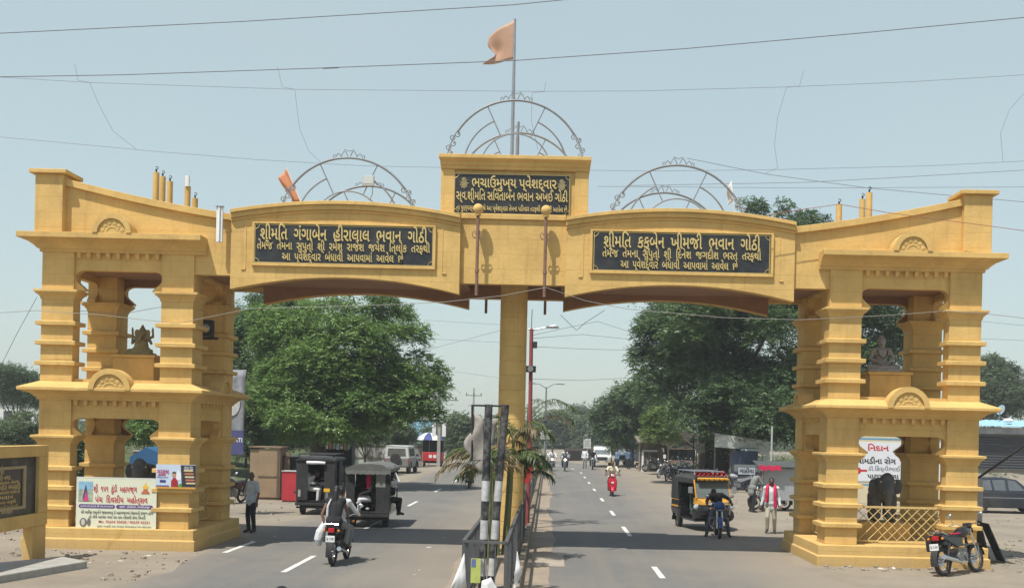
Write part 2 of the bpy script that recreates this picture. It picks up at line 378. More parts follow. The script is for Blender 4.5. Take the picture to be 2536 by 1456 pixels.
# ================================================================== THE GATEWAY
GX, GY = -.97, 27.9
gate = thing('town_gateway', 'ochre concrete town gateway with two square towers and double arched beam across the road', 'gateway', (GX, GY, 0))
T0, T1, TF, TB, PW = 7.65, 11.3, -1.7, 1.7, .77       # inner face, outer face, front, back, pier width
def xs(s, a, b): return (s*a, s*b) if s > 0 else (s*b, s*a)
def bracket_wall(L_, z0, ztop, zopen):
    """outline (along, z) of a lintel with curled brackets, gap length L_"""
    h = zopen-z0
    c = [(.24,.0),(.24,.1),(.205,.14),(.17,.22),(.10,.32),(.045,.44),(.012,.58),(.01,.72),(.045,.86),(.11,.95),(.2,1.0)]
    left = [(0, z0)]+[(a, z0+b*h) for a, b in c]
    right = [(L_-a, z) for a, z in left[::-1]]
    return left+right+[(L_, ztop), (0, ztop)]
def medallion(x, y, z, r, depth, facing, name='medallion'):
    """half round plaque with a petal relief; facing: '-y' '+x' '-x'"""
    a = MB(); 
    n = 18; outer = [(r*math.cos(math.pi*i/n), r*math.sin(math.pi*i/n)) for i in range(n+1)]
    q = r*.74; inner = [(q*math.cos(math.pi*i/n), q*math.sin(math.pi*i/n)) for i in range(n, -1, -1)]
    for i in range(n):
        j = n-i
        a.prism([outer[i], outer[i+1], inner[j-1], inner[j]], 0, depth)
    a.prism([(p[0]*.99, p[1]*.99) for p in outer], .05, depth-.01)
    for k in range(1, 6):
        t = math.pi*k/6
        a.tube([(q*.42*math.cos(t), .06, q*.42*math.sin(t)), (q*.98*math.cos(t), .06, q*.98*math.sin(t))], .02, 6)
    for k in range(6):
        t = math.pi*(k+.5)/6
        a.ell((q*.72*math.cos(t), .052, q*.72*math.sin(t)), (q*.17, .02, q*.19), 10, 6)
    a.tube([(q*.42*math.cos(math.pi*i/8), .06, q*.42*math.sin(math.pi*i/8)) for i in range(9)], .024, 6)
    o = a.build(name, OCHP, gate, loc=(x, y, z)); o.rotation_euler.z = {'-y': 0, '+x': R(90), '-x': R(-90)}[facing]
    return o
for s in (-1, 1):
    x0, x1 = xs(s, T0, T1)
    b = MB(); b.rects([(x0-.24,x1+.24,TF-.27,TB+.27,-.1),(x0-.24,x1+.24,TF-.27,TB+.27,.24),(x0-.2,x1+.2,TF-.23,TB+.23,.255),(x0-.2,x1+.2,TF-.23,TB+.23,.5)])
    b.build('plinth', OCH, gate, bevel=.015)
    for (pa, pb) in ((T0, T0+PW), (T1-PW, T1)):
        for (ya, yb) in ((TF, TF+PW), (TB-PW, TB)):
            px0, px1 = xs(s, pa, pb)
            if pa > T0+1 and ya < 0: yb = TF+.40
            for (zf, zc, zt, bands, nm) in ((.502, 2.45, 3.56, (1.90,1.43,.96), 0), (3.93, 5.94, 7.1, (5.38,4.91,4.42), 1)):
                p = MB(); lv = [(0, zf)]
                for z in sorted(bands): lv += [(0, z-.055), (.098, z-.05), (.1, z+.045), (.0, z+.06)]
                lv += [(0, zt)]
                p.rects([(px0-o, px1+o, ya-o, yb+o, z) for o, z in lv])
                po = p.build('pier', OCH, gate, bevel=.008)
                c = MB(); c.rects([(px0-o, px1+o, ya-o, yb+o, zc+z) for o, z in ((.004,.01),(.02,.02),(.03,.075),(.06,.112),(.075,.128),(.075,.14),(.11,.143),(.11,.18),(.14,.185),(.14,.24),(.004,.255))])
                c.build('capital', OCHP, po, bevel=.006)
    for (zf, zc, zt, zo) in ((0, 2.69, 3.56, 3.12), (1, 6.18, 7.1, 6.67)):
        Lx = T1-T0-2*PW; Ly = TB-TF-2*PW
        for yy in (TF+.07, TB-.27):
            m_ = MB(Matrix.Translation((x0+PW, 0, 0))); m_.prism(bracket_wall(Lx, zc, zt, zo), yy, yy+.2); m_.build('lintel_wall', OCH, gate)
        m_ = MB(Matrix.Translation((x0+PW, 0, 0))); m_.prism(bracket_wall(Lx, zc+.003, zt, zo+.004), TB-.285, TB-.273); m_.build('inner_shade_lining', BRN, gate)  # thin brown sheet over the rear lintel, interior shade put into its colour
        for xx in (x0+.07, x1-.27):
            m_ = MB(Matrix.Translation((0, TF+PW, 0))); m_.prism([(p, q) for p, q in bracket_wall(Ly, zc, zt, zo)], xx, xx+.2, 'x'); m_.build('lintel_wall', OCH, gate)
        # rows of small corbels
        d = MB(); zd = zt-.115
        for k in range(9):
            cx = x0+PW+Lx*(k+.5)/9
            d.rects([(cx-.035,cx+.035,TF+.0,TF+.08,zd-.03),(cx-.045,cx+.045,TF-.045,TF+.08,zd+.04),(cx-.045,cx+.045,TF-.045,TF+.08,zd+.1)])
        for k in range(7):
            cy = TF+PW+Ly*(k+.5)/7
            for xa, xb in ((x0-.045, x0+.08), (x1-.08, x1+.045)):
                d.box(xa, xb, cy-.04, cy+.04, zd-.01, zd+.1)
        d.build('corbel_row', OCHP, gate)
    c = MB(); c.rects([(x0-o, x1+o, TF-o, TB+o, z) for o, z in ((-.1,3.53),(.05,3.55),(.05,3.60),(.09,3.615),(.12,3.66),(.19,3.705),(.29,3.735),(.33,3.75),(.38,3.765),(.38,3.835),(.01,3.985),(-.1,3.985))])
    c.build('eave_cornice', OCHP, gate, bevel=.008)
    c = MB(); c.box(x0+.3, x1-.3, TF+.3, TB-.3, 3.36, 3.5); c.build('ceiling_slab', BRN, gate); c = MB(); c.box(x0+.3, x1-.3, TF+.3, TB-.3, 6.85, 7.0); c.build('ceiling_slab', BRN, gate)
    c = MB(); c.box(x0+.1, x1-.1, TF+.1, TF+.32, 3.98, 4.06); c.build('sill', OCHP, gate); c = MB(); c.box(x0+.1,x1-.1,TB-.32,TB-.1,3.98,4.06); c.build('sill', OCHP, gate)
    c = MB()
    def ur(o, z):
        a, b_ = xs(s, 7.37, T1+o); return (a, b_, TF-o, TB+o, z)
    c.rects([ur(o, z) for o, z in ((-.08,7.08),(.05,7.09),(.05,7.15),(.10,7.17),(.14,7.22),(.24,7.30),(.34,7.345),(.40,7.36),(.44,7.375),(.44,7.505))])
    c.build('top_cornice', OCHP, gate, bevel=.008)
    xm = s*(T0+T1)/2
    medallion(xm, TF-.40, 3.80, .5, .38, '-y'); medallion(xm, TF-.46, 7.506, .46, .42, '-y')
    for xx, fc in ((x1+.36, '+x'), (x0-.36, '-x')): medallion(xx, 0, 3.81, .42, .34, fc)
    # parapet, corner block and coping
    def ptop(x): t = (x-6.77)/(10.8-6.77); return 7.93+.76*(.82*t+.18*t*t*1.0)+(-.02*math.sin(t*math.pi))
    k = 16; top = [(6.77+(10.8-6.77)*i/k) for i in range(k+1)]
    for yy, yb in ((TF+.06, TF+.32), (TB-.32, TB-.06)):
        poly = [(6.77,6.63),(7.66,6.63),(7.66,7.2),(10.8,7.2)]+[(x, ptop(x)) for x in top[::-1]]
        pts = [(s*x, z) for x, z in poly]; pts = pts if s > 0 else pts[::-1]
        m_ = MB(); m_.prism(pts, yy, yb); m_.build('parapet_wall', OCH, gate)
        m_ = MB()
        cop = [(x, ptop(x)+.002) for x in top]+[(x, ptop(x)+.165) for x in top[::-1]]
        pts = [(s*x, z) for x, z in cop]; pts = pts if s > 0 else pts[::-1]
        m_.prism(pts, yy-.1, yb+.06); m_.build('coping', OCHP, gate, bevel=.01)
        bx0, bx1 = xs(s, 10.78, 11.45)
        m_ = MB(); ya, ybb = (yy-.2, yy+.55) if yy < 0 else (yb-.55, yb+.2)
        m_.box(bx0, bx1, ya, ybb, 7.5, 8.93); m_.build('corner_block', OCH, gate, bevel=.015)
        m_ = MB(); m_.box(bx0-.11, bx1+.11, ya-.11, ybb+.11, 8.932, 9.03); m_.build('block_cap', OCHP, gate, bevel=.012)
    m_ = MB(); a, b_ = xs(s, T0, T1); m_.box(a+.05, b_-.05, TF+.3, TB-.3, 7.2, 7.36); 
    bx0, bx1 = xs(s, T1-.2, T1-.02); m_.box(bx0, bx1, TF+.3, TB-.3, 7.36, 8.5); m_.build('roof_deck', OCHP, gate)
    # arch beams
    A0, A1 = 1.27, 6.77; n = 24; axx = [A0+(A1-A0)*i/n for i in range(n+1)]
    par = lambda x: 1-((x-(A0+A1)/2)/((A1-A0)/2))**2
    zb = lambda x: 6.29+.335*par(x); zt_ = lambda x: 8.18+.26*par(x)
    def strip(lo, hi, ya, yb, nm, mtl, bev=.0, xa=None):
        P = [(x, lo(x)) for x in axx]+[(x, hi(x)) for x in axx[::-1]]
        P = [(s*x, z) for x, z in P]; P = P if s > 0 else P[::-1]
        q_ = MB(); q_.prism(P, ya, yb); return q_.build(nm, mtl, gate, bevel=bev)
    for sg in (-1, 1):
        fy = lambda a, b_: (a, b_) if sg < 0 else (-b_, -a)
        strip(zb, lambda x: zt_(x)-.27, *fy(-1.73, -1.42), 'arch_beam', OCH)
        strip(lambda x: zb(x)+.012, lambda x: zt_(x)-.3, *fy(-1.418, -1.36), 'inner_shade_lining', BRN)  # brown sheet on the beam's inner face, darkened by colour as shade
        strip(lambda x: zt_(x)-.268, lambda x: zt_(x)-.20, *fy(-1.76, -1.36), 'arch_coping', OCHP, .006)
        strip(lambda x: zt_(x)-.198, lambda x: zt_(x)-.09, *fy(-1.82, -1.36), 'arch_coping', OCHP, .006)
        strip(lambda x: zt_(x)-.088, zt_, *fy(-1.88, -1.3), 'arch_coping', OCHP, .01)
        # moulding round the name board
        q_ = MB(); c0 = s*4.05; ya, yb = fy(-1.80, -1.72)
        for (u0, u1, w0, w1) in ((c0-2.2,c0+2.2,6.86,6.93),(c0-2.2,c0+2.2,7.87,7.91),(c0-2.2,c0-2.14,6.93,7.87),(c0+2.14,c0+2.2,6.93,7.87)): q_.box(u0,u1,ya,yb,w0,w1)
        for e in (-1, 1):
            q_.box(c0+e*2.36-.012, c0+e*2.36+.012, *fy(-1.742,-1.72), 6.78, 7.85); q_.box(min(c0+e*2.36, c0+e*2.46), max(c0+e*2.36, c0+e*2.46), *fy(-1.755,-1.72), 6.76, 6.785)
        q_.build('board_moulding', OCHP, gate, bevel=.006)
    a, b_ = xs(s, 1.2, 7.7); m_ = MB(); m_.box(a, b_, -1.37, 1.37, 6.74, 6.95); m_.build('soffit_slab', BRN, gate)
    # pedestal of the statue on the upper floor and a block below
    xm2 = s*9.5
    m_ = MB(); m_.box(xm2-.52, xm2+.52, -.55, .45, 3.99, 4.66); m_.box(xm2-.56, xm2+.56, -.59, .49, 4.662, 4.74); m_.build('pedestal', OCHP, gate, bevel=.01)
    m_ = MB(); m_.box(xm2-.75, xm2+.6, -.5, .5, .502, .95); m_.build('pedestal', OCHP, gate, bevel=.01)
for sg in (-1, 1):
    fy = lambda a, b_: (a, b_) if sg < 0 else (-b_, -a)
    m_ = MB(); m_.box(-1.272, 1.272, *fy(-1.6, -1.36), 6.57, 8.12); m_.build('centre_wall', OCH, gate); m_ = MB(); m_.box(-1.26, 1.26, *fy(-1.358, -1.30), 6.58, 7.9); m_.build('inner_shade_lining', BRN, gate)
    m_ = MB(); m_.box(-1.26, 1.26, *fy(-1.66, -1.34), 8.122, 8.25); m_.build('coping', OCHP, gate, bevel=.012)
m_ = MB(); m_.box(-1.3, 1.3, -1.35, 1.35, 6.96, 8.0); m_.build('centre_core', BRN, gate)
m_ = MB(); m_.box(-1.79, 1.79, -1.42, 1.42, 8.0, 9.34)
m_.box(-1.79, -1.46, -1.48, -1.42, 8.0, 9.34); m_.box(1.46, 1.79, -1.48, -1.42, 8.0, 9.34)
m_.build('top_block', OCH, gate, bevel=.012)
m_ = MB(); m_.rects([(-1.79-a, 1.79+a, -1.48-b_, 1.48+b_, z) for a, b_, z in ((-.02,-.02,9.342),(.01,.03,9.36),(.01,.03,9.43),(.02,.07,9.445),(.02,.07,9.52),(.03,.13,9.56),(.05,.17,9.59),(.05,.17,9.68))])
m_.build('top_cornice', OCHP, gate, bevel=.01)
pf = [(.345, -.1)]
for i in range(1, 18): pf += [(.345, i*.37-.012), (.333, i*.37), (.345, i*.37+.012)]
m_ = MB(); m_.lathe(pf+[(.345, 6.75)], n=48); m_.build('round_column', OCHP, gate, smooth=True)

# ------------------------------------------------------------------ name boards
def plaque(label, x, y, z, wd, ht, lines, group='granite name boards on the gateway'):
    t = thing('name_board', label, 'name board', (GX+x, GY+y, z), 0, group)
    b = MB(); b.box(-wd/2, wd/2, 0, .05, -ht/2, ht/2); b.build('granite_slab', GRAN, t)
    e = MB(); k = .012
    for a in ((-wd/2,wd/2,-ht/2,-ht/2+k),(-wd/2,wd/2,ht/2-k,ht/2),(-wd/2,-wd/2+k,-ht/2+k,ht/2-k),(wd/2-k,wd/2,-ht/2+k,ht/2-k)): e.box(a[0],a[1],-.008,.0,a[2],a[3])
    for sx in (-1,1):
        for sz in (-1,1):
            e.tube([(sx*(wd/2-.11*math.cos(q)), -.004, sz*(ht/2-.11*math.sin(q))) for q in (math.pi/2*i/6 for i in range(7))], .007, 5)
    e.build('gold_border', GOLD, t)
    l = MB()
    for s_, xx, zz, size, width in lines: put_text(l, s_, xx, zz, size, width, .012, .018, -.012)
    l.build('lettering', GOLD, t); return t
L3 = 'આ  પ્વેશદ્વાર  બંધાવી  આપવામાં  આવેલ  છે'
plaque('black granite name board with three gold lines on the beam beside the white tube light', -4.05, -1.775, 7.395, 4.27, .915, [
    ('શ્ીમિત  ગંગાબેન  હીરાલાલ  ભવાન  ગોઠી', 0, .225, .42, 4.0), ('તેમજ  તેમના  સુપુત્ો  શ્ી  રમેશ  રાજેશ  જયેશ  િત્લોક  તરફથી', 0, -.055, .27, 4.14), (L3, -.02, -.31, .27, 2.9)])
plaque('black granite name board with three gold lines on the beam nearer the big dark tree', 4.05, -1.775, 7.395, 4.22, .915, [
    ('શ્ીમિત  કકુબેન  ખીમજી  ભવાન  ગોઠી', 0, .225, .42, 3.75), ('તેમજ  તેમના  સુપુત્ો  શ્ી  િદનેશ  જગદીશ  ભરત  તરફથી', 0, -.055, .27, 3.8), (L3, -.06, -.31, .27, 2.8)])
tp = plaque('squarer black granite name board on the raised central block under the flag', -.06, -1.475, 8.765, 2.8, .97, [
    ('ભચાઉમુખ્ય પ્વેશદ્વાર', .05, .255, .34, 2.05), ('સ્વ.શ્ીમિત સિવતાબેન ભવાન અખઈ ગોઠી', 0, -.06, .31, 2.7), ('ના પુણ્યસ્મરણાર્થે આ પ્વેશદ્વાર તેમના પિરવાર તરફથી બંધાવી આપેલ છે', 0, -.355, .17, 2.68)])
e = MB()
for sx in (-1.17, 1.2):
    disc(e, sx, .22, .085, .1, -.014); disc(e, sx, .34, .05, .05, -.015)
    for k in range(9):
        q = k*2*math.pi/9; e.tube([(sx+.06*math.cos(q), -.012, .24+.07*math.sin(q)), (sx+.11*math.cos(q), -.012, .24+.13*math.sin(q))], .012, 5)
e.build('emblem', mat('aged_bronze', (.3,.24,.12), .45, .2, 9, metal=.4), tp)

# ------------------------------------------------------------------ steel half wheels on the roof
def steel_arch(label, x, y, zc, z0, group):
    t = thing('steel_half_wheel', label, 'steel ornament', (GX+x, GY+y, z0), 0, group)
    c = zc-z0; Rr = 1.65
    def arc(r, a0, a1, n=30): return [(r*math.sin(a0+(a1-a0)*i/n), 0, c+r*math.cos(a0+(a1-a0)*i/n)) for i in range(n+1)]
    lim = lambda r: math.acos(max(-1, min(1, (-c)/r)))
    m = MB(); e = lim(Rr); m.tube(arc(Rr, -e*.74, e*.74, 40), .028, 8)
    m.tube(arc(Rr+.02, -e, -e*.72, 12), .012, 6); m.tube(arc(Rr+.02, e*.72, e, 12), .012, 6); m.build('outer_ring', PIPEM, t, True)
    m = MB(); q = R(25); r2 = Rr*.76; e2 = lim(r2); m.tube(arc(r2, -e2, -q, 18), .02, 8); m.tube(arc(r2, q, e2, 18), .02, 8)
    r3 = Rr*.51; e3 = lim(r3); m.tube(arc(r3, -e3, e3, 24), .017, 8); m.build('inner_ring', PIPEM, t, True)
    for sg in (-1, 1):
        m = MB(); m.tube([(sg*r3*math.sin(q), 0, c+r3*math.cos(q)), (sg*Rr*math.sin(q), 0, c+Rr*math.cos(q))], .014, 6); m.build('spoke', PIPEM, t, True)
        m = MB()     # chain of S scrolls on the lower end
        for k in range(5):
            a = e*(.76+.055*k); rr = Rr+(.035 if k % 2 else -.035); cx, cz = sg*rr*math.sin(a), c+rr*math.cos(a)
            m.tube([(cx+.058*math.cos(p), .0, cz+.058*math.sin(p)) for p in (2*math.pi*i/12 for i in range(12))], .013, 5, closed=True)
            m.tube([(cx, 0, cz), (cx+.05, .01, cz+.05)], .02, 5)
        m.build('scroll_chain', PIPEM, t, True)
    m = MB()
    for sg in (-1, 1):
        m.tube([(sg*(.03+.16*i/8), 0, c+Rr+.03+.13*math.sin(math.pi*i/8)) for i in range(9)], .011, 5)
        m.tube([(sg*(.19+.14*i/8), 0, c+Rr+.02-.02*i/8+.09*math.sin(math.pi*i/8)) for i in range(9)], .011, 5)
        m.tube([(sg*(.33+.05*math.sin(p)), 0, c+Rr+.02+.05*math.cos(p)) for p in (math.pi*i/6 for i in range(7))], .011, 5)
    m.tube([(-.12,0,c+Rr+.2),(0,0,c+Rr+.16),(.12,0,c+Rr+.2)], .011, 5); m.build('crest_scroll', PIPEM, t, True)
    return t
ga = 'steel half wheels along the roof of the gateway'
for nm, y in (('front', -1.52), ('rear', 1.52)):
    w_ = 'on the near edge' if y < 0 else 'on the far edge, seen lower'
    steel_arch(f'tall steel half wheel on the raised central block, {w_}', 0, y if y < 0 else 1.35, 9.38, 9.68, ga)
    steel_arch('steel half wheel carrying the floodlight beside the small saffron flag' if y < 0 else f'steel half wheel behind the floodlit one, {w_}', -4.02, y, 7.9, 8.36, ga)
    steel_arch(f'steel half wheel next to the small white pennant, {w_}', 3.95, y, 7.9, 8.36, ga)
# ------------------------------------------------------------------ lamp poles on the centre
def lamp_pole(label, x, y):
    t = thing('lamp_pole', label, 'lamp', (GX+x, GY+y, 6.25), 0, 'globe lamp poles on the centre of the gateway')
    m = MB(); m.cyl((0,0,0), (0,0,1.95), .038, 12); m.cyl((0,0,.55),(0,0,.62),.05,12)
    m.build('pole', RUST, t, True)
    m = MB(); m.cyl((0,0,1.9),(0,0,1.97),.07,12); m.ell((0,0,2.06),(.125,.125,.125),16,10); m.build('globe', OCHP, t, True)
    m = MB()
    for sg in (-1,1): m.tube([(sg*(.04+.045*(1-math.cos(p))), 0, 1.45+.07*math.sin(p)) for p in (2*math.pi*i/10 for i in range(9))], .01, 5)
    m.box(-.1,.1,-.015,.015,1.36,1.385); m.box(-.03,.03,0,.3,1.55,1.59) if y < 0 else m.box(-.03,.03,-.3,0,1.55,1.59); m.build('scroll', RUST, t)
for x, w_ in ((-.84, 'left of the round column'), (.78, 'right of the round column')):
    lamp_pole(f'rusty lamp pole with ochre globe on the front, {w_}', x, -1.9)
    lamp_pole(f'far side lamp pole, only its dark foot showing {w_}', x, 2.05)
# ------------------------------------------------------------------ flags
def flag_cloth(pts_grid, name, m, parent):
    n = len(pts_grid[0]); mb = MB(); vs = [p for r_ in pts_grid for p in r_]; 
    mb.add(vs, [(i*n+j, i*n+j+1, (i+1)*n+j+1, (i+1)*n+j) for i in range(len(pts_grid)-1) for j in range(n-1)])
    o = mb.build(name, m, parent, True); sd = o.modifiers.new('thick', 'SOLIDIFY'); sd.thickness = .004; return o
SAFF = mat('faded_saffron_cloth', (.50, .30, .20), .85, .15, 3, dirt=(.40,.28,.2), damt=.5)
def pennant(label, base, ht, fl, fh, m, dirx=-1, tail=.55, seed=1, pr=.03, lean=0):
    t = thing('flag', label, 'flag', base)
    p = MB(); p.tube([(0,0,0),(lean*ht*.5,0,ht*.5),(lean*ht,0,ht)], [pr,pr*.9,pr*.6], 8); p.build('flag_pole', STE if pr > .02 else WHT, t, True)
    nx, nz = 14, 12; G = []
    for i in range(nx+1):
        a = i/nx; row = []
        for j in range(nz+1):
            b = j/nz                                     # 0 top .. 1 bottom
            notch = .38*max(0, 1-abs(b-.62)/.34)*a       # swallow tail
            x = dirx*fl*(a-notch*a)*(1-.18*(1-b))
            z = ht-.02-b*fh*(1-.25*a)-a*fh*(.28+.16*math.sin(seed))
            y = .12*math.sin(a*5+seed+b*3)*a
            row.append((x+lean*(ht-b*fh), y, z))
        G.append(row)
    flag_cloth(G, 'flag_cloth', m, t); return t
fp = at(1268, 380, GY-.9)
pennant('large faded saffron flag on the tall pole above the central block', (fp.x, fp.y, 9.68), 3.55, .78, .98, SAFF, seed=2.1, pr=.045)
p_ = at(752, 512, GY-1.2); pennant('small saffron flag drooping on a white stick by the steel half wheel', (p_.x, p_.y, 8.36), 1.0, .2, .8, mat('orange_cloth', (.52,.22,.11), .85, .15, 4), seed=.4, pr=.014, lean=-.45)
p_ = at(1822, 520, GY-1.2); pennant('tiny white pennant beside the steel half wheel near the big dark tree', (p_.x, p_.y, 8.3), 1.0, .13, .5, mat('white_cloth', (.7,.68,.64), .85, .1, 4), seed=.9, pr=.011, lean=-.12)
m_ = MB(); b0 = at(1281, 380, GY-.5); m_.cyl((0,0,0),(0,0,.75),.045,12); m_.cyl((0,0,.75),(.015,0,1.12),.034,10)
tag(m_.build('pipe_stub', PIPEM, smooth=True, loc=(b0.x, b0.y, 9.68)), 'short grey pipe stub standing beside the flag pole on the central block', 'pipe')
# ------------------------------------------------------------------ pipe columns standing behind the sloping parapets
def pipe_col(u, v, Y, label, box=False):
    p = at(u, v, Y); t = thing('roof_pipe', label, 'pipe', (p.x, p.y, 7.36), 0, 'ochre pipe columns on the tower roofs')
    h = p.z-7.36; m = MB(); m.cyl((0,0,0),(0,0,h),.075,14); m.build('pipe_body', OCHP, t, True)
    m = MB(); m.cyl((0,0,h),(0,0,h+.09),.022,8); m.tube([(.02,0,h+.08),(.05,0,h+.12),(.02,0,h+.15),(-.02,0,h+.13)], .01, 5); m.build('conduit_end', BLKM, t)
    if box: m = MB(); m.box(-.035,.055,-.11,-.03,h-.02,h+.25); m.build('white_box', WHT, t)
for a in ((387,428,26.9,'tallest ochre roof pipe, leftmost of the row of three'), (403,438,27.4,'middle ochre roof pipe of the row of three'), (421,450,27.9,'shortest ochre roof pipe of the row of three'),
          (465,462,27.4,'ochre roof pipe carrying a white box',True), (483,492,27.9,'short ochre roof pipe right behind the one with the white box'),
          (2078,508,27.0,'lone short ochre roof pipe nearest the big tree'), (2136,494,27.4,'ochre roof pipe at the left of the tight pair'), (2153,478,26.9,'taller ochre roof pipe at the right of the tight pair')): pipe_col(*a)
# tube light, floodlight, loudspeaker
p_ = at(543, 556, GY-1.93)
t = thing('tube_light', 'white tube light fixture standing upright at the joint of parapet and beam', 'light', p_); m_ = MB(); m_.box(-.075,.075,0,.07,-.42,.42); m_.build('housing', WHT, t, bevel=.01); m_ = MB(); m_.cyl((0,-.02,-.4),(0,-.02,.4),.022,10); m_.build('tube', mat('milk_tube',(.8,.8,.78),.3,0), t, True); m_ = MB(); m_.box(-.09,.09,-.03,.08,.421,.44); m_.build('end_cap', STE, t)
p_ = at(912, 448, GY-1.62)
t = thing('floodlight', 'grey square floodlight mounted on a steel half wheel', 'light', p_); m_ = MB(); m_.box(-.14,.14,0,.07,-.12,.13); m_.build('housing', mat('pale_grey_metal',(.42,.44,.43),.5,.1,5), t, bevel=.01); m_ = MB(); m_.box(-.115,.115,-.006,.0,-.07,.11); m_.build('glass', mat('frosted_lens',(.55,.56,.52),.25,0), t); m_ = MB(); m_.tube([(.1,.03,-.12),(.1,.05,-.3),(0.02,.1,-.45)], .012, 5); m_.build('bracket', STE, t)
p_ = at(513, 812, GY+.3)
t = thing('loudspeaker', 'small black loudspeaker box fixed inside the left tower beside the road', 'loudspeaker', p_); m_ = MB(); m_.box(-.16,.16,-.12,.12,-.2,.2); m_.build('cabinet', BLKM, t, bevel=.02); m_ = MB(); m_.lathe([(.11,-.125),(.09,-.135),(.03,-.128)], (0,0,-.02), 'y', 16); m_.build('speaker_cone', STE, t, True); m_ = MB(); m_.box(-.2,.2,-.05,.3,-.28,-.22); m_.build('bracket', BLKM, t)
# ------------------------------------------------------------------ lattice railings between the tower piers
LATT = mat('cream_railing_paint', (.60,.43,.17), .6, .15, 5, dirt=(.3,.2,.1), damt=.4)
def lattice(label, a, b, z0=.56, z1=1.42, bars=None):
    a, b = Vector((GX+a[0], GY+a[1], z0)), Vector((GX+b[0], GY+b[1], z0)); d = b-a; Ln = d.length; h = z1-z0
    t = thing('lattice_railing', label, 'railing', a, math.atan2(d.y, d.x), 'diamond lattice railings of the gateway towers')
    m = MB()
    for bx in ((0,Ln,h-.05,h),(0,Ln,0,.03),(0,.03,.03,h-.05),(Ln-.03,Ln,.03,h-.05)): m.box(bx[0],bx[1],-.02,.02,bx[2],bx[3])
    m.build('rail_frame', LATT, t)
    m = MB(); st = .235; k = int((Ln+h)/st)+1
    for sg in (0, 1):
        for i in range(k+1):
            c = i*st-(h if sg == 0 else 0)
            p0, p1 = (c, 0), (c+h, h)
            x0_, x1_ = max(0, c), min(Ln, c+h)
            if x1_-x0_ < .03: continue
            z0_, z1_ = x0_-c, x1_-c
            if sg: z0_, z1_ = h-z0_, h-z1_
            c_ = c
            m.tube([(x0_, .012*sg-.006, z0_), (x1_, .012*sg-.006, z1_)], .011, 5)
    m.build('diamond_bars', LATT, t)
for s, nm in ((-1, 'left'), (1, 'right')):
    x0, x1 = xs(s, T0, T1)
    lattice(f'cream lattice railing on the front of the {nm} tower', (x0+PW, TF+.3), (x1-PW, TF+.3))
    xi = x1-.35 if s < 0 else x0+.35
    lattice(f'cream lattice railing on the road side of the {nm} tower', (xi, TF+PW), (xi, TB-PW))
# ================================================================== PEOPLE
def remesh(mb, name, m, parent, vox, it=3, mats=None):
    me = bpy.data.meshes.new('raw'); me.from_pydata([tuple(p) for p in mb.v], [], mb.f); me.update()
    bm = bmesh.new(); bm.from_mesh(me); bmesh.ops.recalc_face_normals(bm, faces=bm.faces); bm.to_mesh(me); bm.free()
    o = bpy.data.objects.new('raw', me); COL.objects.link(o)
    a = o.modifiers.new('r', 'REMESH'); a.mode = 'VOXEL'; a.voxel_size = vox; a.use_smooth_shade = True
    if it: b = o.modifiers.new('s', 'SMOOTH'); b.iterations = it; b.factor = .5
    dg = bpy.context.evaluated_depsgraph_get(); dg.update()
    out = bpy.data.meshes.new_from_object(o.evaluated_get(dg)); bpy.data.objects.remove(o); bpy.data.meshes.remove(me)
    out.name = name; out.materials.clear(); out.materials.append(m)
    out.polygons.foreach_set('use_smooth', [True]*len(out.polygons))
    q = bpy.data.objects.new(name, out); COL.objects.link(q)
    if parent: q.parent = parent
    return q
STAND = dict(pel=(0,0,.94), waist=(0,.01,1.08), chest=(0,.0,1.28), neck=(0,-.005,1.45), head=(0,.02,1.60),
             sh=(.185,0,1.40), el=(.235,-.03,1.12), wr=(.25,.04,.87), hip=(.09,0,.92), kn=(.10,.03,.50), an=(.105,-.02,.085), toe=(.125,.13,.035))
RIDE = dict(pel=(0,-.22,.92), waist=(0,-.17,1.06), chest=(0,-.08,1.26), neck=(0,-.02,1.42), head=(0,.04,1.57),
            sh=(.185,-.04,1.37), el=(.31,.12,1.15), wr=(.34,.36,1.05), hip=(.1,-.17,.88), kn=(.2,.2,.76), an=(.19,.0,.38), toe=(.2,.15,.34))
PILL = dict(pel=(0,-.56,.97), waist=(0,-.53,1.11), chest=(0,-.47,1.31), neck=(0,-.43,1.47), head=(0,-.38,1.62),
            sh=(.165,-.45,1.42), el=(.24,-.36,1.16), wr=(.2,-.16,1.06), hip=(.09,-.52,.93), kn=(.22,-.15,.82), an=(.2,-.3,.46), toe=(.22,-.16,.42))
SIT = dict(pel=(0,0,.55), waist=(0,.0,.69), chest=(0,.03,.89), neck=(0,.04,1.06), head=(0,.07,1.21),
           sh=(.185,.03,1.01), el=(.24,.1,.76), wr=(.16,.32,.7), hip=(.09,.03,.52), kn=(.13,.45,.5), an=(.12,.42,.1), toe=(.13,.56,.05))
def joints(base, **kw):
    J = {}
    for k, v in base.items():
        if k in ('sh','el','wr','hip','kn','an','toe'):
            J[k+'R'] = Vector(v); J[k+'L'] = Vector((-v[0], v[1], v[2]))
        else: J[k] = Vector(v)
    for k, v in kw.items(): J[k] = Vector(v)
    return J
